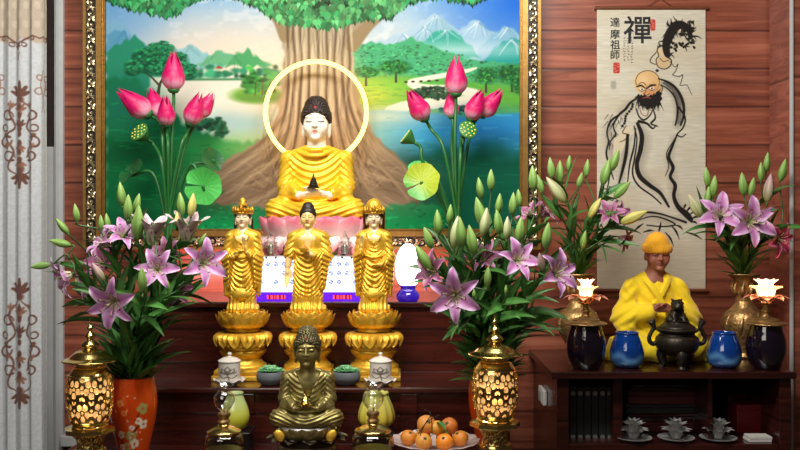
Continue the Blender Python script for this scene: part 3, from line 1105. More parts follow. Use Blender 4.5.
    st(B([(130, 340), (170, 328), (204, 332), (240, 350), (206, 356), (160, 352)]), [1.0, 1.6, 1.2])
    for a, b_, c, d in [(270, 316, 284, 300), (282, 322, 298, 312), (286, 334, 304, 330), (284, 344, 302, 348), (262, 308, 270, 292), (150, 348, 120, 372), (200, 344, 190, 380),
                        (228, 352, 252, 392), (212, 372, 236, 412), (240, 352, 262, 366), (270, 372, 316, 392), (150, 372, 180, 368), (246, 300, 240, 286)]:
        st(B([(a, b_), ((a + c) / 2 + 2, (b_ + d) / 2 - 3), (c, d)]), [.8, 2.2, .4])
    # small inscription beside the big character, and the red seals
    for cx, y0, y1 in ((632, 38, 64), (628.2, 38, 62), (624.4, 38, 60)):
        y = y0
        while y < y1:
            for k in range(4):
                x0, yq = cx + r.uniform(-.9, .9), y + r.uniform(-.6, .6)
                st([(x0, yq), (x0 + r.uniform(-1, 1), yq + r.uniform(-.8, .8))], .35, al=.8, soft=.4)
            y += 2.7
    for cx, cy, rx, ry, c in ((652.8, 25, 2.6, 5.6, (186, 62, 52)), (616.5, 68, 3.2, 5.4, (186, 62, 52)), (613.5, 85, 2.9, 4.2, (176, 172, 156))):
        C.poly([(cx - rx, cy - ry + 1), (cx - rx + 1, cy - ry), (cx + rx - 1, cy - ry), (cx + rx, cy - ry + 1), (cx + rx, cy + ry - 1), (cx + rx - 1, cy + ry),
                (cx - rx + 1, cy + ry), (cx - rx, cy + ry - 1)], c, .6)
        for k in range(7):
            x0, yq = cx + r.uniform(-rx * .6, rx * .6), cy - ry + 1.4 + k * (2 * ry - 2.4) / 6.5
            st([(x0 - 1, yq), (x0 + 1, yq + r.uniform(-.5, .5))], .35, (226, 190, 170) if c[0] > 180 else (140, 134, 120), soft=.4)
    return C


DS = 3.192
C = paint_scroll()
sc_ = thing('hanging_scroll', 'tall paper hanging scroll with an ink drawing of a bearded man in a cloak', 'scroll', P(651, 291, DS))
mb = MB()
mb.grid(canvas_grid(C, DS), C.linear(), flip=True)
mb.box(P(597, 0, DS).x, P(705.5, 0, DS).x, DS - D0 + .0006, DS - D0 + .003, P(0, 289, DS).z, P(0, 9, DS).z, col=C.linear()[0, 0])
mb.build('paper', M['paper'], sc_, angle=None)
mb = MB()
for y in (290.5, 8.0):
    a, b = P(594.5, y, DS), P(708, y, DS)
    mb.tube([a, b], 1.9 * DS / F, 12)
mb.build('rod', M['rod'], sc_)
mb = MB()
mb.tube([P(646, 7, DS), P(660, -2, DS), P(674, 7, DS)], .0012, 6)
mb.tube([P(660, -2, DS), P(660, -12, DS)], .0012, 6)
mb.build('cord', M['rod'], sc_)


def text_mesh(txt, height, m, at, name, parent, depth=.0006, bold=0.0):
    """characters `height` tall, centred at `at`, facing the room"""
    cu = bpy.data.curves.new(name, 'FONT')
    cu.body = txt
    cu.size = height
    cu.extrude = depth
    cu.offset = bold
    cu.align_x = 'CENTER'
    cu.align_y = 'CENTER'
    tmp = bpy.data.objects.new(name, cu)
    COLL.objects.link(tmp)
    dg = bpy.context.evaluated_depsgraph_get()
    me = bpy.data.meshes.new_from_object(tmp.evaluated_get(dg))
    bpy.data.objects.remove(tmp)
    bpy.data.curves.remove(cu)
    n = len(me.vertices)
    co = np.zeros(n * 3)
    me.vertices.foreach_get('co', co)
    co = co.reshape(-1, 3)
    c = (co.min(0) + co.max(0)) / 2
    co -= c
    co = np.stack([co[:, 0], -co[:, 2], co[:, 1]], axis=-1) + np.array((at - root_loc(parent))[:])
    me.vertices.foreach_set('co', co.ravel())
    me.materials.clear()
    me.materials.append(m)
    me.update()
    o = bpy.data.objects.new(name, me)
    COLL.objects.link(o)
    o.parent = parent
    return o


ss = DS / F
text_mesh('禪', 29 * ss, M['ink'], P(637.5, 29.5, DS - .0012), 'large_character', sc_, bold=.0011)
for ch, y in (('達', 22), ('摩', 34), ('祖', 44.5), ('師', 54.5)):
    text_mesh(ch, 10 * ss, M['ink'], P(615, y, DS - .0012), 'small_character', sc_, bold=.0002)


# ------------------------------------------------------------------ curtain
def paint_curtain():
    C = Canvas(-42, -40, 47, 672, 1.8, (192, 196, 198))
    xx, yy = C.xx, C.yy
    n = C.noise(1.5, 1.5, 8)
    BR, BR2 = (104, 66, 54), (140, 98, 78)
    C.img *= (.96 + .08 * n)[..., None]
    # upper band, beige with a pale damask
    C.area(ramp(42 + 2 * np.sin(xx / 5) - yy, 0, 2), (180, 166, 148))
    dm = (np.sin(xx * .55) * np.sin(yy * .33) > .35) & (yy < 38)
    C.area(dm * .3, (222, 210, 190))
    def st(p, w, c=BR):
        C.stroke(p, w, c, .8)
    def palm(cx, cy, s, up, c=BR):
        for a, l in ((-.95, .7), (-.5, .9), (0, 1.15), (.5, .9), (.95, .7)):
            ex, ey = cx + math.sin(a) * l * s, cy - up * math.cos(a) * l * s
            C.stroke([(cx, cy), ((cx + ex) / 2, (cy + ey) / 2), (ex, ey)], [.5, s * .34, s * .2], c, .8)
        C.blob(cx, cy + up * s * .2, s * .3, s * .3, c, .3)
    def curl(x, y, r, sx, sy, w=1.0, c=BR):
        pts = [(x + sx * r * (1 - math.cos(a)) * (1 - a / 9) - 0, y + sy * r * math.sin(a) * (1 - a / 9)) for a in np.linspace(0, 5.2, 10)]
        C.stroke(pts, [w * .6, w * 1.5, w, w * 1.8], c, .8)
    for cx in (-24, 18, 60):
        # scallops along the band
        for s in (-1, 1):
            st([(cx, 44), (cx + s * 5, 41), (cx + s * 10, 37), (cx + s * 15, 36), (cx + s * 21, 38)], [1.2, 1.6, 1.6, 1.2])
            curl(cx + s * 4, 44, 3, s, 1, .9)
            curl(cx + s * 13, 38, 2.6, s, 1, .9)
        palm(cx, 48, 5, 1)
        st([(cx - 2, 52), (cx, 60), (cx + 2, 52)], .8)
    def motif(cx, y0, y1):
        h = y1 - y0
        for yy_, s_, up, c in ((y0 + 13, 13, 1, BR), (y0 + h * .27, 9, 1, BR2), (y0 + h * .42, 8, 1, BR), (y0 + h * .60, 8, -1, BR2), (y1 - h * .24, 9, -1, BR2), (y1 - 13, 13, -1, BR)):
            palm(cx, yy_, s_, up, c)
            C.blob(cx, yy_ + up * 3, 2.0, 2.0, BR, .3)
        for k in range(7):
            C.blob(cx, y0 + h * (.22 + .09 * k), 2.0, 3.2, BR, .3)
        for s in (-1, 1):
            st([(cx + s * 2, y0 + h * .16), (cx + s * 10, y0 + h * .26), (cx + s * 6, y0 + h * .42), (cx + s * 13, y0 + h * .52), (cx + s * 7, y0 + h * .66), (cx + s * 11, y0 + h * .82), (cx + s * 3, y0 + h * .9)], [1.0, 1.9, 1.3, 2.1, 1.3, 1.7, .8])
            curl(cx + s * 7, y0 + h * .32, 7, s, -1, 1.3)
            curl(cx + s * 8, y0 + h * .55, 8, s, 1, 1.5)
            curl(cx + s * 6, y0 + h * .72, 7, s, -1, 1.3)
            curl(cx + s * 11, y0 + h * .44, 5, s, -1, 1.1)
            palm(cx + s * 12, y0 + h * .62, 5, 1, BR2)
            palm(cx + s * 9, y0 + h * .22, 4.5, 1, BR2)
            C.blob(cx + s * 14, y0 + h * .5, 2, 2, BR, .4)
    for cx in (-22, 20):
        motif(cx, 84, 186)
        motif(cx, 281, 406)
        motif(cx, 500, 620)
    for cx in (43, -3):
        for s in (-1, 1):
            curl(cx + s, 78, 4, s, -1, .8, BR2)
            curl(cx + s, 90, 5, s, 1, .8, BR2)
            st([(cx, 70), (cx + s * 3, 84), (cx, 100), (cx + s * 2, 112)], [.6, 1.0, .6], BR2)
    return C


C = paint_curtain()
dC = 2.96
X = (C.xx - 400) * dC / F
Z = H - (C.yy - 225) * dC / F
ph = C.xx
fold = .008 * np.sin(ph / 12.4 * 2 * PI + .5 * np.sin(C.yy / 160.0)) + .002 * np.sin(ph / 7.1 * 2 * PI + 1.0 + C.yy / 300)
edge = ramp(ph, 42.5, 47)
Y = dC - D0 + fold * (1 - .6 * edge) + .05 * edge
X = (C.xx - 400) * (dC + .05 * edge) / F
crt = MB().grid(np.stack([X, Y, Z], -1), C.linear(), flip=True).build('curtain', M['curtain'], origin=P(6, 672, dC), angle=None)
tag(crt, 'long pale curtain with brown scroll embroidery hanging beside the wood wall', 'curtain')
# ------------------------------------------------------------------ the stepped altar
def zt(py, d):
    return H - (py - 225) * d / F


ZA = zt(302, 2.76)     # top step
ZB = zt(388, 2.50)     # middle step
ZT = 0.88              # front table
ZC = zt(372, 2.70)     # right cabinet
AX0, AX1 = -0.90, 0.31
al = thing('altar', 'stepped dark red wooden altar standing along the plank wall', 'altar', (-0.2, -0.5, 0))
y3, y2, y1 = 2.76 - D0, 2.50 - D0, 1.98 - D0
mb = MB()
mb.box(AX0, AX1, y3 + .012, -.001, 0, ZA - .018)
mb.box(AX0 - .006, AX1, y3, -.001, ZA - .018, ZA, bev=.004)
mb.build('top_step', M['altar'], al, smooth=False)
mb = MB()
mb.box(AX0, AX1, y2 + .014, y3 + .011, 0, ZB - .016)
mb.box(AX0 - .006, AX1, y2, y3 + .011, ZB - .016, ZB, bev=.004)
for a, b in ((-.90, -.85), (-.46, -.41), (-.23, -.19), (0.0, .05), (.26, .31)):
    mb.box(a, b, y2 + .006, y2 + .02, ZT, ZB - .017, bev=.003)
mb.build('middle_step', M['altar'], al, smooth=False)
mb = MB()
mb.box(AX0 - .02, AX1, y1, y2 + .013, ZT - .03, ZT, bev=.005)
mb.box(AX0, AX1 - .02, y1 + .03, y2 + .013, 0, ZT - .03)
mb.build('front_table', M['altar'], al, smooth=False)


# ------------------------------------------------------------------ lotus petals and thrones
def petal_grid(m, n, base_r, tip_r, z0, z1, width, belly=.25, curl=.15, tip=.12):
    """petal in the (r, t, z) frame: m along, n across"""
    s = np.linspace(0, 1, m)[:, None]
    u = np.linspace(-1, 1, n)[None, :]
    w = width * (np.sin(PI * np.clip(s, 0, 1) ** .9 * .93 + .14) ** .6) * np.where(s > .98, tip, 1)
    L = math.hypot(tip_r - base_r, z1 - z0)
    nr, nz = (z1 - z0) / L, -(tip_r - base_r) / L
    bl = belly * L * np.sin(PI * s ** .9) + curl * L * s ** 4
    cup = -.35 * width * u * u * np.sin(PI * s * .9)
    r = base_r + (tip_r - base_r) * s + nr * (bl + cup)
    z = z0 + (z1 - z0) * s + nz * (bl + cup)
    t = w * u
    return r + 0 * u, t, z + 0 * u, s + 0 * u, u + 0 * s


def petal_ring(mb, c, n, base_r, tip_r, z0, z1, width, phase=0.0, sx=1.0, sy=1.0, colf=None, m=9, k=7, thick=0.0, **kw):
    r, t, z, s, u = petal_grid(m, k, base_r, tip_r, z0, z1, width, **kw)
    col = colf(s, u) if colf is not None else None
    for i in range(n):
        a = phase + 2 * PI * i / n
        ca, sa = math.cos(a), math.sin(a)
        arr = np.stack([c[0] + (r * ca - t * sa) * sx, c[1] + (r * sa + t * ca) * sy, c[2] + z], -1)
        mb.grid(arr, col)


def mixc(a, b, t):
    a, b = np.array(a[:3]), np.array(b[:3])
    return a + (b - a) * np.asarray(t)[..., None]


def pagoda(parent, c, s, m):
    """little tiered stupa"""
    mb = MB()
    prof = [(.5, 0), (.5, .1), (.36, .14), (.4, .22), (.3, .36), (.34, .4), (.26, .5), (.29, .54), (.2, .66), (.22, .7), (.13, .82), (.08, .95), (.09, 1.0), (.03, 1.15), (.0001, 1.35)]
    mb.lathe([(a * s, b * s) for a, b in prof], c, 16)
    return mb.build('small_pagoda', m, parent)


# ------------------------------------------------------------------ seated figures (numbers in picture units about the seat's centre)
def face_field(X, Y, Z, c, s=1.0, ear=1.0):
    """head with brow, nose, lips, chin and long ears; c = head centre, s = scale; front is -Y"""
    x, y, z = (X - c[0]) / s, (Y - c[1]) / s, (Z - c[2]) / s
    ax = np.abs(x)
    d = sE(x, y, z, (0, 0, 2), (13.2, 14, 17))
    d = smin(d, sE(x, y, z, (0, -3.5, -7.5), (10.4, 9.8, 10.5)), 4)
    d = smin(d, sE(ax, y, z, (7.0, -8.6, -4.5), (4.8, 4.4, 5.5)), 3)       # cheeks
    d = smin(d, sE(x, y, z, (0, -11, -15.0), (4.2, 3.2, 3.0)), 2.5)        # chin
    d = smin(d, sC(ax, y, z, (2.0, -13.6, 5.2), (9.0, -11.0, 5.4), 1.1, .8), 2.0)   # brow ridge
    d = smax(d, -sE(ax, y, z, (5.5, -16.3, 2.0), (3.8, 2.6, 1.9)), 1.5)    # eye hollow
    d = smin(d, sE(ax, y, z, (5.5, -12.2, 1.4), (3.6, 1.6, 1.7)), .7)      # lid
    d = smin(d, sC(x, y, z, (0, -13.4, 3.2), (0, -16.6, -3.8), 1.1, 1.75), 1.2)
    d = smin(d, sC(ax, y, z, (0.4, -15.4, -4.2), (2.2, -14.2, -4.2), 1.3, 1.0), 1.0)
    d = smin(d, sC(ax, y, z, (0, -14.0, -8.0), (3.4, -12.6, -7.7), .95, .5), .8)
    d = smin(d, sC(ax, y, z, (0, -13.6, -10.0), (2.8, -12.6, -9.6), 1.1, .6), .8)
    d = smin(d, sE(ax, y, z, (13.4, 1.5, -1), (1.9, 4.2, 8.5 * ear)), 1.0)
    if ear > .8:
        d = smin(d, sE(ax, y, z, (13.0, 0.5, -10), (1.8, 2.6, 4.5)), 1.0)
    return d * s


def face_paint(V, col, c, s, brow=(30, 20, 16), lip=(196, 92, 84), mark=None):
    x, y, z = (V[:, 0] - c[0]) / s, (V[:, 1] - c[1]) / s, (V[:, 2] - c[2]) / s
    ax = np.abs(x)
    fr = y < -6
    def put(a, rgb):
        a = (np.clip(a, 0, 1) * fr)[:, None]
        col[:] = col * (1 - a) + np.array(srgb(*rgb)[:3]) * a
    zc = 6.4 + 1.4 * np.sin(np.clip((ax - 1.5) / 8.5, 0, 1) * PI) - np.clip(ax - 8, 0, 9) * .3
    seg = lambda v, a, b: np.clip(np.minimum(v - a, b - v) / .8 + .5, 0, 1)
    put(seg(ax, 1.8, 10.3) * np.clip(1.0 - np.abs(z - zc) / 1.0, 0, 1) * .8, brow)
    put(seg(ax, 2.5, 9.0) * np.clip(1.15 - np.abs(z - (.3 + .06 * (ax - 5.5) ** 2)) / 1.0, 0, 1) * .9, brow)
    put(np.clip(1.15 - np.sqrt((x / 3.2) ** 2 + ((z + 8.9) / 1.5) ** 2), 0, 1) * 1.6, lip)
    put(np.clip(1 - np.abs(ax - 5.2) / 5, 0, 1) * np.clip(1 - np.abs(z + 5) / 4, 0, 1) * .12, lip)
    if mark:
        put(np.clip(1.5 - np.hypot(x, z - 9.5), 0, 1), mark)


def hand_field(x, y, z, wrist, tip, side, pinch=.25, w=3.4, curl=(0, 0, 0), thumb=1.0):
    """palm with four separate fingers and a thumb: wrist -> tip, `side` = unit vector across the palm"""
    wrist, tip, side = np.array(wrist, float), np.array(tip, float), np.array(side, float)
    d_ = tip - wrist
    pm = wrist + d_ * .38
    f = sC(x, y, z, wrist, wrist + d_ * .30, w * .62, w * .75)
    for k in (-1, -.33, .33, 1):
        b = wrist + d_ * .28 + side * w * .8 * k
        f = smin(f, sC(x, y, z, wrist + d_ * .1 + side * w * .4 * k, b + d_ * .18, w * .42, w * .36), w * .25)
    for k, ln in ((-1, .88), (-.33, 1.0), (.33, .96), (1, .78)):
        b = wrist + d_ * .46 + side * w * .8 * k
        md = wrist + d_ * (.46 + .27 * ln) + side * w * .78 * k + np.array(curl) * .3
        e = wrist + d_ * (.46 + .54 * ln) + side * w * .7 * k + np.array(curl)
        f = np.minimum(f, np.minimum(sC(x, y, z, b, md, w * .30, w * .27), sC(x, y, z, md, e, w * .27, w * .2)))
    t0 = wrist + d_ * .16 - side * w * .8 * thumb
    t1 = wrist + d_ * .38 - side * w * 1.5 * thumb + np.array(curl) * .4
    t2 = wrist + d_ * .58 - side * w * 1.45 * thumb + np.array(curl) * .8
    f = smin(f, sC(x, y, z, t0, t1, w * .4, w * .32), w * .2)
    return np.minimum(f, sC(x, y, z, t1, t2, w * .32, w * .24))


def seated_buddha(root, org, sc, mats, hs=1.0, open_chest=False, fold=1.0, skin=(250, 236, 214), lip=(196, 92, 84), h=.85, brow=(30, 20, 16), robe_col=(255, 255, 255), hair_col=(255, 255, 255)):
    hc = (0, -3, 97 + (hs - 1) * 14)
    def body(X, Y, Z):
        d = face_field(X, Y, Z, hc, hs)
        d = smin(d, sC(X, Y, Z, (0, 1, hc[2] - 10), (0, 2, 66), 8.6 * hs, 10.5), 3)
        d = smin(d, sE(X, Y, Z, (0, 2, 54), (25, 13, 20)), 5)
        for s in (-1, 1):
            d = smin(d, sC(X, Y, Z, (s * 30, -8, 30), (s * 15, -24, 25), 6, 4.2), 3)
            d = np.minimum(d, hand_field(X, Y, Z, (s * 16, -25, 25), (-s * 9, -30, 26.5 + (s > 0) * 3.5), (0, -.83, .55), w=4.0, curl=(0, 1, 2.0)))
        return d
    def robe(X, Y, Z):
        ax = np.abs(X)
        d = U(7, sE(X, Y, Z, (0, 2, 54), (26.5, 14.5, 21)), sE(X, Y, Z, (0, 1, 34), (23, 14.5, 24)), sC(ax, Y, Z, (10, 2, 66), (27, 3, 61), 8.5, 9.5))
        d = smin(d, sC(ax, Y, Z, (27, 3, 60), (30.5, -1, 36), 8.8, 8.4), 3)
        d = smin(d, sC(ax, Y, Z, (30.5, -2, 34), (17, -21, 27), 8.2, 6.4), 3)
        d = smin(d, sE(ax, Y, Z, (27, -9, 25), (10, 11, 9)), 3)
        if not open_chest:   # round neck folds
            for zz, rr, tt in ((72.5, 11.8, 2.4), (68.5, 16.5, 2.2)):
                q = np.sqrt(X * X + (Y * 1.1 - .0) ** 2)
                d = smin(d, np.sqrt((q - rr) ** 2 + (Z - zz - .22 * Y - .0 * q) ** 2) - tt, 2.0)
        legs = U(5, sC(ax, Y, Z, (13, 2, 13), (37, -12, 11.5), 13.5, 11.5), sC(X, Y, Z, (37, -14, 10.5), (-8, -27, 9), 10.3, 8),
                 sC(X, Y, Z, (-37, -14, 10.5), (4, -25, 8), 10.3, 8), sE(X, Y, Z, (0, -14, 10), (34, 18, 9)))
        d = smin(d, legs, 1.6)
        # folds
        fr = ramp(-Y, -2, 8)
        chest = fr * ramp(Z, 28, 36) * (1 - ramp(Z, 68, 74)) * (1 - ramp(ax, 22, 30))
        ph = (Z - .022 * (X + 5) ** 2 + .15 * X) * .92
        d = d - fold * chest * .75 * (np.sin(ph) + .35 * np.sin(ph * 2.1 + 1))
        arm = ramp(ax, 22, 27) * ramp(Z, 27, 33)
        d = d - fold * arm * .65 * np.sin(.95 * Z + .75 * ax + .25 * Y)
        lap = (1 - ramp(Z, 22, 28)) * ramp(-Y, 2, 10)
        d = d - lap * .6 * np.sin(1.15 * Z - .34 * ax + 1.2 * np.sin(ax * .12))
        d = smax(d, -Z, 1.0)
        # opening at the neck or down the chest, and for the hands
        if open_chest:
            wv = 3 + 12.5 * ramp(Z, 36, 76) + (Z > 66) * .25 * (Z - 66)
            d = smax(d, -np.maximum(np.maximum(np.abs(X - 1.5) - wv, Y + 2), 36 - Z), 1.6)
        d = smax(d, -sC(X, Y, Z, (0, 1, 64), (0, 1, 90), 9.6, 9.6), 1.0)
        d = smax(d, -sE(X, Y, Z, (0, -30, 31), (17, 13, 6.5)), 2.0)
        return d
    def hair(X, Y, Z):
        x, y, z = (X - hc[0]) / hs, (Y - hc[1]) / hs, (Z - hc[2]) / hs
        d = sE(x, y, z, (0, 1.2, 5.5), (15.2, 15.8, 16.6))
        d = smax(d, -(z - (9.8 - .95 * (y + 13) - .010 * x * x)), 1.5)
        d = smin(d, sE(x, y, z, (0, 2.5, 18.5), (11.0, 11, 9.2)), 4)
        d = d - .95 * np.sin(1.55 * x) * np.sin(1.55 * y + .7) * np.sin(1.55 * z) - .25
        return d * hs
    def bc(V, col):
        face_paint(V, col, hc, hs, brow=brow, lip=lip, mark=None)
    sdf_obj('body', body, (-34, -42, 18), (34, 18, 124), h * .62, sc, org, mats[0], root, bc, srgb(*skin))
    sdf_obj('robe', robe, (-54, -44, -2), (54, 24, 82), h, sc, org, mats[1], root, None, srgb(*robe_col))
    hr = sdf_obj('hair', hair, (-22, -24, 74), (22, 24, 134), h * .62, sc, org, mats[2], root, None, srgb(*hair_col))
    j = MB().ell(Vector(org[:]) + Vector((0, -14.6 * hs, (hc[2] + 14.5 * hs))) * sc, (1.7 * sc, 1.3 * sc, 1.7 * sc), nu=10, nv=6, col=srgb(190, 40, 34)[:3])
    j.build('hair_jewel', M['skin_cream'], hr)


# the large golden Buddha
DB = 2.985
sb = DB / F
zb = zt(221, DB)
org = Vector(((316.5 - 400) * sb, DB - D0, zb))
root = thing('seated_buddha_statue', 'large golden seated Buddha with dark curly hair on the pink lotus throne', 'statue', org)
seated_buddha(root, org, sb, (M['skin_cream'], M['gold_bright'], M['hair']))
pagoda(root, org + Vector((0, -31, 31.5)) * sb, 12 * sb, M['dark_metal'])
# its pink lotus seat (a thing it sits on)
tz = zt(257, DB)
ls = thing('lotus_throne', 'wide pink lotus throne with green top under the large golden Buddha', 'lotus throne', (org.x, org.y, tz))
mb = MB()
mb.lathe([(.05, .001), (.150, .001), (.156, .02), (.150, .06), (.160, zb - tz - .001), (.02, zb - tz - .001)], (org.x, org.y, tz), 48, 1.0, .80)
mb.build('seed_head', mat('lotus_green', srgb(150, 178, 40), 0.4), ls)
def pinkf(s, u):
    c = mixc(srgb(252, 220, 220), srgb(236, 112, 138), ramp(s, .45, 1.0))
    v = .5 + .5 * np.cos(u * 22)
    return c * (1 - .10 * v * ramp(s, .2, .6))[..., None]
mb = MB()
petal_ring(mb, (org.x, org.y, tz), 13, .120, (.206), .045, .122, .074, .1, 1, .72, pinkf, belly=.12, curl=-.10)
petal_ring(mb, (org.x, org.y, tz), 13, .118, .186, .055, .124, .070, .34, 1, .72, pinkf, belly=.10, curl=-.12)
petal_ring(mb, (org.x, org.y, tz), 13, .130, .172, .068, .004, .052, .1, 1, .74, pinkf, belly=-.32, curl=.12)
petal_ring(mb, (org.x, org.y, tz), 13, .125, .160, .072, .002, .05, .34, 1, .74, pinkf, belly=-.32, curl=.12)
o = mb.build('lotus_petals', M['pink_lotus'], ls, angle=None)
md = o.modifiers.new('Solid', 'SOLIDIFY')
md.thickness = .003
ped = thing('pedestal', 'dark plinth under the pink lotus seat behind the lit panel', 'pedestal', (org.x, org.y, ZA))
mb = MB().box(org.x - .185, org.x + .185, org.y - .115, org.y + .13, ZA + .0005, tz, bev=.006)
mb.build('block', M['black_wood'], ped, smooth=False)

# halo: a ring of light carried by a thin rod behind the Buddha
dh = 3.085
hc = P(316, 112, dh)
hl = thing('halo_ring', 'glowing warm ring of light behind the large golden Buddha', 'halo light', (hc.x, hc.y, ZA))
R = 50.5 * dh / F
mb = MB()
pts = [(hc.x + R * math.cos(a), hc.y, hc.z + R * math.sin(a)) for a in np.linspace(0, 2 * PI, 97)]
mb.tube(pts, 2.2 * dh / F, 10, cap=False)
mb.build('light_ring', M['halo'], hl)
mb = MB()
mb.tube([(hc.x, hc.y + .01, ZA + .001), (hc.x, hc.y + .01, hc.z - R)], .006, 10)
mb.lathe([(.04, 0), (.04, .008), (.008, .012)], (hc.x, hc.y + .01, ZA + .001), 24)
mb.build('stand', M['gold_frame'], hl)


# ------------------------------------------------------------------ lit panel and its companions on the top step
dl = 2.81
lp = thing('light_box', 'glowing white panel box with violet strip and blue flower print below the pink lotus', 'light box', P(309, 302, dl))
ya, yb_ = dl - D0, dl - D0 + .052
zl0 = ZA + .0005
C = Canvas(257, 257, 361, 292, 4.0, (255, 250, 252))
rr = np.random.default_rng(5)
for x0 in (261, 268, 276, 284, 292, 300, 312, 324, 331, 339, 347, 355):
    for y0 in (264, 273, 282):
        if rr.random() < .75:
            for k in range(5):
                a = k * 2 * PI / 5 + rr.random()
                C.blob(x0 + 1.5 * math.cos(a), y0 + 1.5 * math.sin(a), 1.0, .8, (96, 104, 206), .4, .95)
            C.stroke([(x0, y0), (x0 + 2.4, y0 + 3)], .6, (120, 170, 200))
mb = MB()
X = (C.xx - 400) * dl / F
Z = H - (C.yy - 225) * dl / F
mb.grid(np.stack([X, np.full_like(X, ya - .0006), Z], -1), C.linear(), flip=True)
mb.build('lit_face', M['panel'], lp, angle=None)
xa, xb = X.min(), X.max()
zs = Z.min()
mb = MB().box(xa - .002, xb + .002, ya, yb_, zs, Z.max() + .003, bev=.001)
mb.build('casing', M['white_trim'], lp, smooth=False)
mb = MB().box(xa - .002, xb + .002, ya - .004, yb_ + .004, zl0, zs - .0005, bev=.001)
st_ = mb.build('base_strip', mat('violet_base', srgb(46, 22, 110), .3, emit=srgb(90, 20, 235), estr=1.6), lp, smooth=False)
for cx in (277, 343):
    mb = MB()
    c = P(cx, 297, dl)
    mb.box(c.x - .030, c.x + .030, ya - .0046, ya - .004, c.z - .0075, c.z + .0075, col=(.12, .004, .03))
    for k, w in ((-9, 2), (-5, 3), (-2, 1.2), (1, 2.6), (5, 2), (8, 1.4)):
        c = P(cx + k, 297, dl)
        mb.box(c.x - w * .0013, c.x + w * .0013, ya - .0054, ya - .0045, c.z - .006, c.z + .006, col=(.9, .06, .12))
    mb.build('led_display', M['red_led'], st_, smooth=False)
mb = MB()
for x in np.linspace(xa, xb, 12):
    mb.ell((x, ya - .002, Z.max() - .002), (.004, .004, .004), nu=8, nv=5)
mb.build('top_bead', M['dark_metal'], lp)


box_top = Z.max() + .003


def crystal_pagoda(px, lab):
    d = 2.838
    b = Vector(((px - 400) * d / F, d - D0, box_top + .0005))
    t = thing('crystal_pagoda', lab, 'pagoda', b, 'crystal pagodas on the lit panel box')
    mb = MB()
    s = d / F
    z = 0
    prof = [(9, 0), (9, 4), (7.6, 5), (7.6, 20), (9.2, 22), (6.6, 26), (6.6, 32), (8.0, 34), (5, 38), (5, 43), (6, 45), (2.6, 52), (1.2, 60), (.4, 66)]
    mb.lathe([(r * s * .88, z * s * .38) for r, z in prof], b, 6)
    mb.build('tower', M['clear_glass'], t, smooth=False)
    MB().lathe([(r * s * .9, z * s * .38) for r, z in [(4.2, 6), (3.2, 12), (3.2, 24), (.01, 34)]], b, 12).build('inner_stupa', M['silver'], t)
crystal_pagoda(271, 'clear crystal pagoda between the left and centre standing golden figures')
crystal_pagoda(345, 'clear crystal pagoda between the centre and right standing golden figures')

# white glowing lamp at the right end of the top step
d = 2.80
b = Vector(((408 - 400) * d / F, d - D0, ZA + .0005))
t = thing('table_lamp', 'glowing white bulbous lamp on a dark violet base at the end of the top step', 'lamp', b)
s = d / F
mb = MB().lathe(prof_smooth([(6.0, 15), (9.5, 18), (12.2, 26), (12.4, 36), (10.8, 46), (7.4, 53), (3.5, 56.5), (.01, 57.4)], 30) * s, b, 32)
mb.build('lamp_shade', M['lamp_white'], t)
mb = MB().lathe(prof_smooth([(9.5, 0), (11, 2), (11.5, 6), (9, 10), (7.2, 12), (7.8, 15.5), (4, 15.8)], 20) * s, b, 32)
bs = mb.build('base', mat('violet_glass', srgb(40, 36, 120), .12, coat=.8, emit=srgb(60, 10, 200), estr=.5), t)


# ------------------------------------------------------------------ standing figures
DSF = 2.68
sf = DSF / F


def throne(root, org, lat=1.0):
    """lotus above drum above square base; org = where the feet stand"""
    g = lambda r, z: (r * sf, z * sf)
    mb = MB()
    mb.lathe([g(*q) for q in [(2, -18.5), (17, -18.5), (16, -14), (18, -6), (19.5, -.05), (2, -.05)]], org, 40)
    def pc(s, u):
        return np.ones(s.shape + (3,))
    for k, (b, tp, z0, z1) in enumerate([(16, 26.5, -16, -1.0), (16, 24.0, -15, 1.2), (15, 21, -13, 2.5)]):
        petal_ring(mb, org, 11, b * sf, tp * sf, z0 * sf, z1 * sf, 7.4 * sf, k * .285, 1, 1, pc, belly=.20, curl=.06)
    mb.build('upper_lotus', M['gold'], root, angle=50)
    mb = MB()
    mb.lathe([g(*q) for q in [(2, -36), (22, -36), (23.5, -30), (20, -24), (15.5, -19), (2, -18.6)]], org, 40)
    petal_ring(mb, org, 14, 18 * sf, 26.5 * sf, -19.5 * sf, -33.5 * sf, 6.6 * sf, .1, 1, 1, pc, belly=-.30, curl=-.02)
    petal_ring(mb, org, 14, 18 * sf, 25.5 * sf, -19.5 * sf, -33 * sf, 6.4 * sf, .1 + PI / 14, 1, 1, pc, belly=-.28, curl=0)
    mb.build('lower_lotus', M['gold'], root, angle=50)
    mb = MB()
    mb.lathe(prof_smooth([(22, -36.2), (23.5, -38), (22, -41), (18.5, -45), (20, -49), (23.5, -52), (24, -55)], 24)[::-1] * np.array([1, 1]) * sf, org, 44)
    mb.build('drum', M['gold'], root)
    mb = MB()
    zlo = (ZB + .0005 - org.z) / sf
    zmid = (zlo - 55) / 2
    for r, a, b in ((24.5, -55.05, -59), (22.8, -59, zlo + 5), (26.6, zlo + 5, zlo)):
        mb.box(org.x - r * sf, org.x + r * sf, org.y - r * .95 * sf, org.y + r * .95 * sf, org.z + b * sf, org.z + a * sf, bev=.0025)
    mb.build('square_base', M['gold'], root, angle=30)


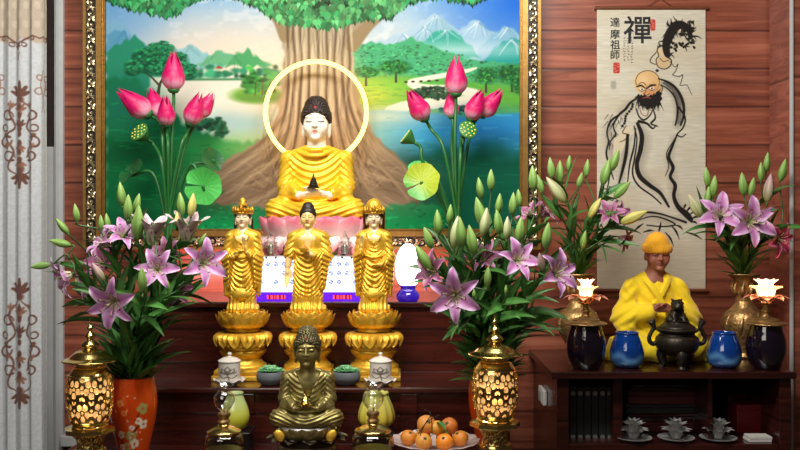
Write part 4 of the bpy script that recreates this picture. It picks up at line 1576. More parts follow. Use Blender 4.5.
def standing(root, org, kind):
    hcen = (0, 0, 94.5)
    hs = .56
    skin = (252, 214, 140) if kind == 'centre' else (250, 226, 186)
    kx = .93 if kind == 'centre' else .82
    def body(X, Y, Z):
        d = face_field(X, Y, Z, hcen, hs)
        d = smin(d, sC(X, Y, Z, (0, .5, 88), (0, 1, 78), 4.4, 5.2), 2)
        X = X / kx
        d = np.minimum(d, sC(X, Y, Z, (0, 0, 74), (0, 0, 6), 5.5, 6.5))
        d = smin(d, sE(X, Y, Z, (0, .5, 71), (14.5, 7.8, 13.5)), 3)
        d = smin(d, sE(np.abs(X), Y, Z, (5.6, -4.6, 73), (5, 3.2, 4.2)), 2.5)
        for s in (-1, 1):
            d = smin(d, sC(X, Y, Z, (s * 4, -2, 3), (s * 5.6, -9, 2), 3.6, 2.8), 1.0)
        if kind == 'centre':
            d = smin(d, sC(X, Y, Z, (-18.5, -2, 66), (-21, -5, 46), 4.4, 3.4), 2)
            d = np.minimum(d, hand_field(X, Y, Z, (-21, -6, 46), (-21.5, -9.5, 26), (1, 0, .05), w=3.0, curl=(0, -1.5, 0), thumb=-1))
            d = smin(d, sC(X, Y, Z, (19, -3, 54), (5, -13, 58), 4.2, 3.0), 2)
            d = np.minimum(d, hand_field(X, Y, Z, (5, -13.5, 58), (-4, -14.5, 68), (.7, -.25, .65), w=2.6, curl=(0, -2.5, -1), thumb=1))
        elif kind == 'left':
            for s, w0, tp in ((1, (8, -12.5, 60), (3, -15, 76)), (-1, (-9, -11.5, 56), (4, -14.5, 62))):
                d = smin(d, sC(X, Y, Z, (s * 17, -3, 53), w0, 3.8, 2.7), 2)
                d = np.minimum(d, hand_field(X, Y, Z, w0, tp, (.85 * s, -.2, .35), w=2.5, curl=(0, -1.5, 0), thumb=s))
        else:
            for s, w0, tp in ((-1, (-15, -12, 62), (-13.5, -14.5, 77)), (1, (9, -12, 48), (-3, -14.5, 47))):
                d = smin(d, sC(X, Y, Z, (s * 18, -3, 52), w0, 3.8, 2.7), 2)
                d = np.minimum(d, hand_field(X, Y, Z, w0, tp, (.85 * s, -.2, .35), w=2.5, curl=(0, -1.5, 0), thumb=s))
        return d
    def robe(X, Y, Z):
        X = X / kx
        ax = np.abs(X)
        d = U(5, sE(X, Y, Z, (0, 1, 70), (17.5, 9.6, 14)), sE(X, Y, Z, (0, 0, 48), (15.8, 10.5, 22)), sC(ax, Y, Z, (5, 0, 34), (7, 0, 5), 10.6, 10.2),
              sC(ax, Y, Z, (6, 1, 78), (15, 1, 75), 5, 6))
        d = smin(d, sE(X, Y, Z, (0, -1, 3), (20, 13, 7)), 4)
        if kind == 'centre':
            d = smin(d, sC(X, Y, Z, (-16.5, 1, 74), (-19.5, -2, 58), 6.2, 6.4), 2.5)
            d = smin(d, sC(X, Y, Z, (16.5, 1, 74), (20.5, -2, 56), 6.4, 6.6), 2.5)
            d = smin(d, sC(X, Y, Z, (20, -3, 56), (10, -10, 57), 6.2, 5.2), 2.5)
            d = smin(d, sC(X, Y, Z, (19, -4, 52), (17, -5, 24), 5.2, 2.2), 3)
            d = smin(d, sC(X, Y, Z, (12, -9, 52), (13, -7, 26), 4.4, 2.0), 3)
        else:
            for s in (-1, 1):
                d = smin(d, sC(X, Y, Z, (s * 15.5, 1, 74), (s * 19.5, -2, 55), 6.0, 6.2), 2.5)
                e = (s * 11, -9, 57) if kind == 'left' else ((-16, -10, 59) if s < 0 else (12, -9, 49))
                d = smin(d, sC(X, Y, Z, (s * 19.5, -3, 54), e, 6.0, 4.6), 2.5)
                d = smin(d, sC(X, Y, Z, (s * 19.5, -3, 50), (s * 20, -2, 18), 5.4, 2.6), 3)
                d = smin(d, sC(X, Y, Z, (s * 14.5, -7, 50), (s * 16.5, -6, 26), 4.2, 1.6), 3)
        d = smax(d, -(Z + 0.0), .6)
        fr = ramp(-Y, -4, 4)
        # hanging folds low, swags in the middle
        low = 1 - ramp(Z, 14, 32)
        d = d - low * .6 * np.sin(1.35 * X + .8 * np.sin(Z * .2))
        mid = ramp(Z, 12, 22) * (1 - ramp(Z, 58, 66)) * fr * (1 - ramp(ax, 15, 19))
        d = d - mid * .7 * np.sin((Z - .055 * X * X) * 1.25 + .9 * np.sin(Z * .31) + .5 * np.sin(X * .4))
        slv = ramp(ax, 13, 17) * ramp(Z, 24, 34)
        d = d - slv * .55 * np.sin(1.2 * Z + .8 * ax - .4 * Y)
        for zc, r_, ry in ((11, 13.5, 11.6),):    # scalloped overskirts
            if kind != 'centre':
                q = sE(X, Y, Z, (0, -1, zc + 7), (r_ + 3.2, ry, 10))
                q = smax(q, -(Z - zc - .055 * X * X - 1.6 * np.abs(np.sin(X * .33))), .8)
                d = smin(d, q, 1.0)
        # girdle
        d = smin(d, np.sqrt((np.sqrt((X / 1.35) ** 2 + Y ** 2) - 10.9) ** 2 + (Z - (58 if kind == 'centre' else 55) - .02 * X * X) ** 2) - 1.5, .8)
        # opening on the chest
        d = smax(d, -sC(X, Y, Z, (0, -13, 90), (1, -13, 66 if kind == 'centre' else 70), 9.2 if kind == 'centre' else 7.5, 6.5), .9)
        d = smax(d, -sC(X, Y, Z, (0, .5, 80), (0, .5, 96), 5.6, 7.0), .8)
        return d
    def hair(X, Y, Z):
        x, y, z = (X - hcen[0]) / hs, (Y - hcen[1]) / hs, (Z - hcen[2]) / hs
        if kind == 'centre':
            d = sE(x, y, z, (0, 1.0, 5.5), (15.0, 15.6, 16.6))
            d = smax(d, -(z - (9.5 - .95 * (y + 13) - .010 * x * x)), 1.5)
            d = smin(d, sE(x, y, z, (0, 2.0, 20.0), (10, 10, 8)), 3.0)
            d = d - .7 * np.sin(1.7 * x) * np.sin(1.7 * y + .7) * np.sin(1.7 * z)
        else:
            d = sE(x, y, z, (0, 1.2, 4.5), (15.4, 15.8, 17))
            d = smax(d, -(z - (8.8 - .9 * (y + 13) - .02 * x * x)), 1.5)
            d = smin(d, sC(np.abs(x), y, z, (14, 6, -4), (15.5, 8, -26), 3.6, 2.0), 2)
            d = smin(d, sE(x, y, z, (0, 4, 22), (6.5, 6.5, 8)), 3)
        return d * hs
    def stpaint(V, c):
        if kind != 'centre':
            a = (1 - ramp(V[:, 2], 66, 80))[:, None]
            c[:] = c * (1 - a) + np.array(srgb(244, 196, 84)[:3]) * a
        face_paint(V, c, hcen, hs, lip=(190, 70, 60))
    sdf_obj('body', body, (-29, -22, -1), (29, 14, 112), .55, sf, org, M['gold_skin'], root,
            stpaint, srgb(*skin))
    sdf_obj('robe', robe, (-30, -18, -1), (30, 16, 90), .62, sf, org, M['gold'], root)
    sdf_obj('hair', hair, (-12, -12, 74), (12, 14, 116), .45, sf, org, M['hair'], root)
    if kind != 'centre':
        mb = MB()
        # crown: band, five upright leaves and a tall centre ornament
        cz = hcen[2] + 8.5 * hs
        O = Vector(org[:])
        for k in range(9):
            a = -PI / 2 + (k - 4) * .36
            r = 8.6
            hh = 9.5 if k == 4 else (6.5 if k % 2 == 0 else 5.0)
            base = np.array([r * math.cos(a), r * 1.05 * math.sin(a) + .3, cz + .6])
            for j in range(2):
                up = smooth_path([base, base + np.array([0, 0, hh * .45]) * 1.0 + base * np.array([.12, .12, 0]), base + np.array([-.02 * base[0], -.02 * base[1], hh])], 7)
                mb.tube([O + Vector(p) * sf for p in up], [q * sf for q in (1.5, 2.0, 2.1, 1.8, 1.3, .8, .2)], 6)
        band = [[(O + Vector((8.7 * math.cos(a), 9.0 * math.sin(a) + .3, cz + z)) * sf)[:] for a in np.linspace(PI * .95, PI * 2.05, 25)] for z in (-1.0, .5, 2.5, 4.2)]
        mb.grid(np.array(band))
        ring = [O + Vector((8.9 * math.cos(a), 9.2 * math.sin(a) + .3, cz - .6 - .5 * math.sin(a))) * sf for a in np.linspace(0, 2 * PI, 33)]
        mb.tube(ring, 1.1 * sf, 8, cap=False)
        if kind == 'right':
            mb.ell(O + Vector((0, 1.2, cz + 4)) * sf, (8.4 * sf, 8.6 * sf, 10.5 * sf), nu=20, nv=14)
        if kind == 'right':   # veil falling behind the crown
            arr = []
            for s in np.linspace(0, 1, 14):
                z = cz + 10.5 - 30 * s
                rr_ = 5.0 + 6.2 * min(1, s * 2.6) ** .7
                arr.append([(O + Vector((rr_ * math.cos(a) * 1.0, rr_ * math.sin(a) * .95 + 2.2, z)) * sf)[:] for a in np.linspace(-.12, PI + .12, 17)])
            mb.grid(np.array(arr))
        else:
            mb.lathe([(3.6 * sf, 0), (4.4 * sf, 2.5 * sf), (2.4 * sf, 5 * sf), (3 * sf, 7 * sf), (.2 * sf, 9.5 * sf)], O + Vector((0, -1.5, cz + 6)) * sf, 14)
        mb.build('crown', M['gold'], root, angle=None)
        # necklace with pendant
        mb = MB()
        for k in range(19):
            a = PI + PI * k / 18
            p = Vector((7.4 * math.cos(a), -8.0 - 2.2 * abs(math.sin(a)), 79 + 8.5 * math.sin(a))) * sf + O
            mb.ell(p, (.8 * sf,) * 3, nu=8, nv=5)
        mb.ell(Vector((0, -11, 69)) * sf + O, (1.6 * sf, 1 * sf, 2.0 * sf), nu=10, nv=6)
        mb.build('necklace', M['gold'], root)


for px, kind, lab in ((243, 'left', 'golden standing figure with a leafed crown and hands raised together, beside the lilies'),
                      (308, 'centre', 'golden standing Buddha with one arm hanging down, behind the bronze Buddha'),
                      (374, 'right', 'golden standing figure with a veiled crown and one raised hand, beside the glowing white lamp')):
    org = Vector(((px - 400) * sf, DSF - D0, zt(312, DSF)))
    rt = thing('standing_statue', lab, 'statue', (org.x, org.y, ZB))
    rt['group'] = 'standing golden figures on the middle step'
    standing(rt, org, kind)
    throne(rt, org)
    if kind == 'centre':
        MB().lathe([(.001, 0), (3 * sf, .2 * sf), (4.2 * sf, 2 * sf), (4.6 * sf, 4.6 * sf), (4.2 * sf, 4.6 * sf), (3.2 * sf, 2 * sf), (.001, 1.2 * sf)], org + Vector((-2, -18.5, 60)) * sf, 20).build('alms_bowl', M['gold'], rt)


# ------------------------------------------------------------------ the bronze Buddha on the front table
DBZ = 2.30
sz = DBZ / F
org = Vector(((307.5 - 400) * sz, DBZ - D0, zt(424, DBZ)))
rt = thing('seated_buddha_statue', 'dark olive bronze Buddha sitting in meditation on the front table between the oil lamps', 'statue', (org.x, org.y, ZT))
bz = (156, 144, 88)
seated_buddha(rt, org, sz * .745, (M['bronze'],) * 3, hs=1.18, open_chest=True, fold=.55, skin=bz, lip=(120, 106, 60), h=.85, brow=(96, 84, 48), robe_col=(146, 134, 82), hair_col=(104, 96, 66))
pagoda(rt, org + Vector((0, -31, 31.0)) * sz * .745, 13 * sz, M['brass'])
mb = MB()
zl = (ZT + .0005 - org.z) / sz
mb.lathe([(2 * sz, -.05 * sz), (29 * sz, -.1 * sz), (31 * sz, -3 * sz), (28 * sz, -9 * sz), (27 * sz, -13 * sz), (2 * sz, -13 * sz)], org, 40, 1, .78)
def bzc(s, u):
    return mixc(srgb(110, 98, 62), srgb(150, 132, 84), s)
petal_ring(mb, org, 16, 28 * sz, 33 * sz, -12.5 * sz, -1 * sz, 6.5 * sz, .1, 1, .78, bzc, belly=.14, curl=.05)
petal_ring(mb, org, 16, 27 * sz, 31 * sz, -12 * sz, 0 * sz, 6.3 * sz, .3, 1, .78, bzc, belly=.14, curl=.05)
mb.build('lotus_base', M['bronze'], rt, angle=50)
mb = MB()
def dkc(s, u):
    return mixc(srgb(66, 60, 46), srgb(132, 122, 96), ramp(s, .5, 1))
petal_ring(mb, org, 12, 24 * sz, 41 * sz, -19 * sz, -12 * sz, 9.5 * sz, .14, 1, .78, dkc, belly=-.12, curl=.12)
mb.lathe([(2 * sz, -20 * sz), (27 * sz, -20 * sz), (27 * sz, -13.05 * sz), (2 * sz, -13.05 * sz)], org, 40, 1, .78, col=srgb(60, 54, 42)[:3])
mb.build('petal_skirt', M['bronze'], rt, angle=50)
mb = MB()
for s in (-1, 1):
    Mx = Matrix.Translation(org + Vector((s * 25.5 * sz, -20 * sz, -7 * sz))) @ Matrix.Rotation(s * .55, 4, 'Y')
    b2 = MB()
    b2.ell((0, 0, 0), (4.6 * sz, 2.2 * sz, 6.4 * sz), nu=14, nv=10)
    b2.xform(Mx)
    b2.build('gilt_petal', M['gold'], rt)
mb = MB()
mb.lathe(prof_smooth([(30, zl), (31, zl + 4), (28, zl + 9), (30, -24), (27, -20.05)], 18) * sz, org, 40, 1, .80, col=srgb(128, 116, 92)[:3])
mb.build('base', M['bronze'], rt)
# ------------------------------------------------------------------ brass openwork lanterns
def lantern(px, d, lab, ytop, s):
    """s = metres per picture unit"""
    b = Vector(((px - 400) * d / F, d - D0, ZT + .0005))
    zt_ = lambda py: zt(py, d) - b.z
    t = thing('brass_lantern', lab, 'lantern', b, 'brass openwork lanterns on the front table')
    L = lambda pr, n=48: prof_smooth([(r * s, z) for r, z in pr], n)
    y0 = ytop
    Z = lambda k: zt_(y0) - k * s       # k picture units below the tip
    mb = MB().lathe(L([(.2, Z(0)), (.9, Z(4)), (1.5, Z(7)), (3.2, Z(10)), (1.6, Z(13)), (3.2, Z(15)), (5.2, Z(18)), (3.2, Z(21)), (5.5, Z(23)), (8.2, Z(26)), (8.4, Z(28)), (6, Z(30)), (6.2, Z(31.5))], 60), b, 36)
    mb.build('finial', M['brass'], t)
    mb = MB().lathe(np.concatenate([L([(6.2, Z(31.3)), (10, Z(32)), (14.5, Z(34)), (18, Z(37)), (21, Z(39.5)), (26.2, Z(41.5)), (27, Z(42.6)), (26, Z(43.4))], 30), L([(26, Z(43.4)), (20, Z(43)), (15, Z(45)), (13.5, Z(50))], 12)]), b, 64)
    mb.build('roof', M['brass'], t)
    def hole(th, v, nu, r0=.8):
        u = (th * nu / (2 * PI)) % 1 * 2 - 1
        r = np.hypot(u, v)
        a = np.arctan2(v, u)
        pc = np.abs(np.cos(2.5 * a + .78))
        fl = (r < r0 * (.45 + .55 * pc ** .6)) & (r > .30) & (pc > .34)
        fl |= r < .16
        cr = (np.hypot(np.abs(u) - 1, np.abs(v) - .98) < .30) & (np.hypot(np.abs(u) - 1, np.abs(v) - .98) > .1) | (np.hypot(np.abs(u) - .98, np.abs(v) - .2) < .15)
        return fl | cr
    def open_shell(name, prof, rows, nu, r0=.8, n=288):
        prof = np.array(prof)
        th = np.linspace(0, 2 * PI, n, endpoint=False)
        m = len(prof)
        arr = np.stack([b.x + prof[:, :1] * np.cos(th), b.y + prof[:, :1] * np.sin(th), b.z + prof[:, 1:2] + 0 * th], -1)
        idx = np.arange(m * n).reshape(m, n)
        idx = np.concatenate([idx, idx[:, :1]], 1)
        zc = (prof[:-1, 1] + prof[1:, 1]) / 2
        thc = th + PI / n
        keep = np.ones((m - 1, n), bool)
        for z0, z1, shift in rows:
            v = (2 * (zc - z0) / (z1 - z0) - 1)[:, None]
            hh = hole(thc[None, :] + shift, v, nu, r0) & (np.abs(v) < 1)
            keep &= ~hh
        q = np.stack([idx[:-1, :-1], idx[:-1, 1:], idx[1:, 1:], idx[1:, :-1]], -1)[keep]
        o = MB().add(arr.reshape(-1, 3), q).build(name, M['brass'], t, angle=None)
        md = o.modifiers.new('Solid', 'SOLIDIFY')
        md.thickness = .0016
        md.offset = 0
        return o
    pr = L([(15, Z(49.5)), (17, Z(52)), (20.2, Z(57)), (22, Z(64)), (22.5, Z(74)), (22, Z(86)), (20.6, Z(95)), (18.8, Z(101)), (17, Z(105))], 110)
    open_shell('openwork_body', pr, [(Z(79), Z(57), 0.0), (Z(102), Z(80), 2 * PI / 16)], 8, .86)
    for k, r in ((56.5, 20.4), (102.4, 18.6)):
        mb = MB()
        mb.tube([(b.x + r * s * math.cos(a), b.y + r * s * math.sin(a), b.z + Z(k)) for a in np.linspace(0, 2 * PI, 49)], .9 * s, 8, cap=False)
        mb.build('band', M['brass'], t)
    mb = MB().lathe(L([(13.2, Z(51)), (16.8, Z(58)), (18.6, Z(68)), (18.8, Z(84)), (17, Z(96)), (15, Z(103))], 20), b, 32)
    mb.build('glowing_liner', M['lantern_glow'], t)
    mb = MB().lathe([(25 * s, Z(113.5)), (25.5 * s, Z(112.5)), (25 * s, Z(109)), (19 * s, Z(107)), (17 * s, Z(104.8)), (12 * s, Z(104.8))], b, 8)
    mb.build('tray', M['brass'], t, angle=25)
    pr = L([(20, Z(113.6)), (17, Z(116)), (13.5, Z(120)), (12.2, Z(126)), (13.5, Z(132))], 36)
    open_shell('openwork_stem', pr, [(Z(131), Z(114.5), 0)], 8, .9, 160)
    MB().lathe([(9.8 * s, Z(113.6)), (9.8 * s, Z(133))], b, 24).build('stem_core', M['aged_brass'], t)
    zb_ = 0
    mb = MB().lathe(L([(13.4, Z(131.6)), (17, Z(134)), (20, zb_ + .012), (23, zb_ + .005), (23, zb_)], 24), b, 40)
    mb.build('foot', M['brass'], t)
    # lamp inside shows as a bright point through the openwork
    mb = MB().ell(b + Vector((0, -20.3 * s, Z(82))), (2.1 * s, 1.0 * s, 2.1 * s), nu=12, nv=8)
    mb.build('bulb', M['bulb'], t)
lantern(90, 2.12, 'brass openwork lantern standing between the curtain and the orange vase', 318, 2.12 / F)
lantern(495, 2.15, 'brass openwork lantern standing before the dark wood, beside the dish of oranges', 312, 2.15 / F)


# ------------------------------------------------------------------ orange lacquer vases
def vase_paint(R, Hh, front):
    C = Canvas(0, 0, 2 * PI * R, Hh, 110 / Hh, (218, 74, 14))
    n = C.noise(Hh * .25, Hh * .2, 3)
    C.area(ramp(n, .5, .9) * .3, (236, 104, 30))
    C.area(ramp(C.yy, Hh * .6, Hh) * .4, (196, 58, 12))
    rr = np.random.default_rng(9)
    cx = front * R
    k = Hh / 100
    K, W, G = (46, 30, 22), (244, 236, 214), (176, 168, 96)
    C.stroke([(cx + 4 * k, 98 * k), (cx + 1 * k, 84 * k), (cx + 8 * k, 70 * k), (cx + 6 * k, 58 * k), (cx + 13 * k, 48 * k), (cx + 12 * k, 38 * k), (cx + 16 * k, 32 * k)], [2.6 * k, 2.2 * k, 1.8 * k, 1.4 * k, .8 * k], K, .5 * k)
    C.stroke([(cx + 13 * k, 48 * k), (cx + 18 * k, 46 * k)], [1.4 * k, .8 * k], K, .5 * k)
    C.stroke([(cx + 3 * k, 80 * k), (cx - 6 * k, 70 * k), (cx - 8 * k, 60 * k)], [1.6 * k, .9 * k], K, .5 * k)
    def blossom(x, y, r, c):
        for j in range(5):
            a = j * 2 * PI / 5 + rr.random()
            C.blob(x + r * .75 * math.cos(a), y + r * .75 * math.sin(a), r * .62, r * .62, c, .25)
        C.blob(x, y, r * .35, r * .35, (206, 96, 50), .4)
    for x, y, r, c in ((17, 30, 4.6, G), (19, 47, 4, W), (13, 43, 3.0, W), (5, 60, 5.4, G), (9, 68, 4.4, W), (-2, 72, 4.6, G), (-8, 58, 3.4, W), (-9, 72, 3.2, W), (0, 84, 3.6, W), (-7, 82, 3, W), (6, 50, 2.4, W), (-6, 24, 3.2, (240, 150, 80)), (-2, 34, 2.6, (240, 150, 80))):
        blossom(cx + x * k, y * k, r * k, c)
    for j in range(26):
        C.blob(cx + rr.uniform(-20, 22) * k, rr.uniform(15, 96) * k, .9 * k, .7 * k, W, .4)
    return C


def orange_vase(px, d, mouth, rmouth, lab):
    s = d / F
    b = Vector(((px - 400) * s, d - D0, ZT + .0005))
    Hh = zt(mouth, d) - b.z
    t = thing('flower_vase', lab, 'vase', b)
    hp = Hh / s
    k = rmouth
    prof = prof_smooth([(k * .62, 0), (k * .66, hp * .04), (k * .74, hp * .22), (k * 1.0, hp * .48), (k * 1.13, hp * .68), (k * 1.12, hp * .82), (k * 1.02, hp * .95), (k * .98, hp)], 110) * s
    R = k * 1.1 * s
    C = vase_paint(R, Hh, 3 * PI / 2)
    mb = MB()
    n = C.w
    th = np.linspace(0, 2 * PI, n, endpoint=False)
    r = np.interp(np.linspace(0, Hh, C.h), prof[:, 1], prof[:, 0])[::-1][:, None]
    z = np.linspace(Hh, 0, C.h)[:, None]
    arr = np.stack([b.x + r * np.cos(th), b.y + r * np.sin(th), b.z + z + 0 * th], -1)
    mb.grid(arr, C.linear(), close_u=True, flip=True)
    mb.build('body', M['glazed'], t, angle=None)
    rm = k * .98 * s
    mb = MB().lathe(np.array([(rm, Hh - .0005), (rm, Hh + .003), (rm - .004, Hh + .003), (rm - .006, Hh - .03), (rm - .02, Hh * .4), (.0001, Hh * .38)]), b, 48, cap=False, col=srgb(150, 44, 14)[:3])
    mb.build('rim', M['glazed'], t)
    return Vector((b.x, b.y, b.z + Hh)), rm
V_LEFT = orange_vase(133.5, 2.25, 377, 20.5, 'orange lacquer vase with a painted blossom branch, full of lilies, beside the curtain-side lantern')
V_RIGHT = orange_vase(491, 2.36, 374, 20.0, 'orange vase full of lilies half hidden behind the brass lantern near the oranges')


# ------------------------------------------------------------------ lilies
def bloom_mesh(name, openness, c_edge, c_mid, c_base):
    mb = MB()
    s = np.linspace(0, 1, 15)[:, None]
    u = np.linspace(-1, 1, 9)[None, :]
    for ring in range(2):
        for k in range(3):
            a = 2 * PI * k / 3 + ring * PI / 3
            wmax = .22 if ring == 0 else .17
            ang = (0.25 + openness * 1.35 * s ** .85 + openness * .55 * s ** 3)
            # integrate the midline
            ds = 1 / 14
            r = np.cumsum(np.sin(ang) * ds, 0) - np.sin(ang[0]) * ds + .03
            z = np.cumsum(np.cos(ang) * ds, 0) - ds * np.cos(ang[0])
            z = z * 1.0 - (.012 if ring else 0)
            w = wmax * (np.sin(PI * np.clip(s * .93 + .06, 0, 1) ** .85) ** .8) + .004
            wav = .022 * np.sin(s * 17 + k * 2 + ring) * np.abs(u) ** 2 * np.sign(u)
            lift = .30 * w * (u ** 2) + wav - .05 * w * (1 - np.abs(u)) ** 4 * 0
            rr_ = r - np.cos(ang) * lift * 1
            zz_ = z + np.sin(ang) * lift * 1
            tt = w * u
            arr = np.stack([rr_ * math.cos(a) - tt * math.sin(a), rr_ * math.sin(a) + tt * math.cos(a), zz_ + 0 * u], -1)
            e = ramp(np.abs(u) + 0 * s, .15, .95)
            col = mixc(c_mid, c_edge, e * (.35 + .65 * s) )
            bs = (1 - ramp(s, 0.0, .42)) + 0 * u
            col = col * (1 - bs[..., None]) + np.array(c_base[:3]) * bs[..., None]
            rib = (np.abs(u) < .12) * (s > .1)
            col = np.where(rib[..., None], col * np.array((.92, .72, .86)), col)
            sp = RNG.random(col.shape[:2]) < .13 * (1 - ramp(s, .35, .6)) + 0 * u
            col = np.where((sp & (np.abs(u) < .75))[..., None], np.array(srgb(150, 40, 96)[:3]), col)
            mb.grid(arr, col)
    pm = mb.mesh(name, M['petal'], angle=None)
    mb = MB()
    for k in range(6):
        a = 2 * PI * k / 6 + .26
        ro = .10 + .17 * openness
        pts = smooth_path([(.02 * math.cos(a), .02 * math.sin(a), .02), (ro * .55 * math.cos(a), ro * .55 * math.sin(a), .28), (ro * 1.3 * math.cos(a), ro * 1.3 * math.sin(a), .50)], 8)
        mb.tube(pts, .011, 5, col=srgb(196, 214, 150)[:3])
        mb.ell(pts[-1], (.02, .055, .02), Matrix.Rotation(a, 4, 'Z'), nu=7, nv=5, col=srgb(104, 42, 26)[:3])
    mb.tube(smooth_path([(0, 0, .02), (.01, .01, .3), (.03, .02, .60)], 7), [.016] * 6 + [.014], 5, col=srgb(190, 206, 140)[:3])
    mb.ell((.03, .02, .61), (.03, .03, .02), nu=8, nv=5, col=srgb(140, 80, 110)[:3])
    sm = mb.mesh('stamens', M['stamen'], angle=None)
    return pm, sm


def bud_mesh(name, c0, c1, c2):
    s = np.linspace(0, 1, 17)[:, None]
    th = np.linspace(0, 2 * PI, 18, endpoint=False)[None, :]
    r = .178 * np.sin(PI * s ** .82) ** .7 * (1 - .12 * np.abs(np.cos(1.5 * th)) ** 6) + .004
    r = r * (1 - .28 * s ** 3)
    arr = np.stack([r * np.cos(th), r * np.sin(th), s + 0 * th], -1)
    t = s + 0 * th
    col = np.where((t < .5)[..., None], mixc(c0, c1, t * 2), mixc(c1, c2, t * 2 - 1))
    gv = np.abs(np.cos(1.5 * th)) ** 14 + 0 * s
    col = col * (1 - .30 * gv)[..., None]
    mb = MB()
    mb.grid(arr, col, close_u=True)
    return mb.mesh(name, M['petal'], angle=None)


PK_E, PK_M, PK_B = srgb(232, 200, 230), srgb(196, 126, 186), srgb(214, 216, 170)
BLOOM = {'b': bloom_mesh('bloom', .97, PK_E, PK_M, PK_B),
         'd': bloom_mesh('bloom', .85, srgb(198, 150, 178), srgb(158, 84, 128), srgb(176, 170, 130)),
         'h': bloom_mesh('half_open_bloom', .42, srgb(232, 222, 214), srgb(206, 176, 186), srgb(196, 206, 150)),
         'r': bloom_mesh('bloom', .95, srgb(226, 130, 160), srgb(196, 60, 110), srgb(200, 150, 120))}
BUD = {'g': bud_mesh('bud', srgb(104, 142, 62), srgb(134, 176, 84), srgb(160, 194, 108)),
       'p': bud_mesh('bud', srgb(150, 166, 92), srgb(196, 204, 150), srgb(214, 206, 170)),
       'y': bud_mesh('bud', srgb(160, 164, 80), srgb(212, 206, 112), srgb(226, 214, 130)),
       'k': bud_mesh('bud', srgb(132, 146, 84), srgb(190, 170, 150), srgb(206, 160, 166))}


def leaf(mb, base, dirv, up, length, width, droop, tint):
    """lance-shaped leaf with a keel, arching over"""
    dirv, up = Vector(dirv).normalized(), Vector(up)
    side = dirv.cross(up)
    side = side.normalized() if side.length > 1e-6 else Vector((1, 0, 0))
    nrm = side.cross(dirv).normalized()
    n = 8
    rows, cols = [], []
    p = Vector(base)
    d = dirv.copy()
    for i in range(n):
        s = i / (n - 1)
        w = width * (math.sin(PI * min(1, s * .9 + .1) ** .75) ** .9 if s < 1 else .02) + .0006
        rows.append([(p - side * w + nrm * w * .35)[:], (p - side * w * .5 + nrm * w * .10)[:], p[:], (p + side * w * .5 + nrm * w * .10)[:], (p + side * w + nrm * w * .35)[:]])
        g = np.array(srgb(66, 112, 52)[:3]) * tint
        cols.append([g, g * 1.08, g * 1.5, g * 1.08, g])
        d = (d + Vector((0, 0, -droop / n))).normalized()
        nrm = side.cross(d).normalized()
        p = p + d * (length / (n - 1))
    mb.grid(np.array(rows), np.array(cols))


def lily(vase, lab, tip, heads, nleaf=15, low=.12, leaf_l=(.085, .13), bend=.5, group=None, lcol=1.0, wl=1.0):
    """one flowering stem standing in a vase. tip=(px,py,d); heads = (kind, px, py, d, direction, size in picture units)"""
    mouth, rm = vase
    T = P(*tip)
    rad = Vector((T.x - mouth.x, T.y - mouth.y, 0))
    k = min(1.0, rad.length / .2)
    A = mouth + (rad.normalized() * rm * .66 * k if rad.length > 1e-4 else Vector((0, 0, 0)))
    B0 = mouth - (rad.normalized() * rm * .30 * k if rad.length > 1e-4 else Vector((0, 0, 0))) - Vector((0, 0, min(.09, (mouth.z - (ZT if mouth.z < ZC + .1 else ZC)) * .5)))
    mid = A + (T - A) * .5 + Vector((-rad.x * .16, -rad.y * .16, .02))
    path = [Vector(q) for q in smooth_path([B0, A, mid, T], 22)]
    t = thing('lily_stem', lab, 'lily', B0, group)
    mb = MB()
    mb.tube(path, [.0034 - .0012 * i / 21 for i in range(22)], 7)
    rnd = random.Random(lab)
    made = []
    for (kind, px, py, d, dv, size) in heads:
        c = P(px, py, d)
        dv = Vector(dv).normalized()
        L = size * d / F * (.86 if kind in 'bdr' else .92)
        base = c - dv * (L * (.42 if kind in BLOOM and kind != 'h' else .5))
        i = rnd.choice((16, 18, 19, 20, 21))
        st_ = path[i]
        mb.tube(smooth_path([st_, st_ + (path[21] - path[20]).normalized() * (base - st_).length * .35, base - dv * L * .12, base + dv * L * .02], 9), [.0024] * 7 + [.003, .0035], 6)
        made.append((kind, base, dv, L))
    mb.build('stem', M['stem'], t, angle=None)
    for kind, base, dv, L in made:
        sp = rnd.uniform(0, 2 * PI)
        if kind in BLOOM:
            o = inst('half_open_bloom' if kind == 'h' else 'bloom', BLOOM[kind][0], t, base, dv, L * (1.0 if kind != 'h' else 1.05), sp)
            sub('stamens', BLOOM[kind][1], o)
        else:
            inst('bud', BUD[kind], t, base, dv, (L, L, L), sp)
    fm = MB()
    for j in range(nleaf):
        f = low + (.93 - low) * (j + rnd.random() * .8) / nleaf
        x = 4 + f * 17
        i = int(x)
        p = path[i].lerp(path[min(21, i + 1)], x - i)
        tg = (path[min(21, i + 1)] - path[i]).normalized()
        a = j * 2.4 + rnd.uniform(-.5, .5)
        s1 = tg.cross(Vector((0, 1, 0))).normalized()
        s2 = tg.cross(s1)
        out = s1 * math.cos(a) + s2 * math.sin(a) * .8
        dirv = out * rnd.uniform(.5, .9) + tg * (rnd.uniform(.5, 1.1) + .7 * (1 - f))
        ll = rnd.uniform(*leaf_l) * (1.05 - .15 * f)
        leaf(fm, p, dirv, tg, ll, rnd.uniform(.0075, .0125) * wl, rnd.uniform(.2, 1.1), lcol * rnd.uniform(.65, 1.35))
    fo = fm.build('foliage', M['leaf'], t, angle=None)
    return t


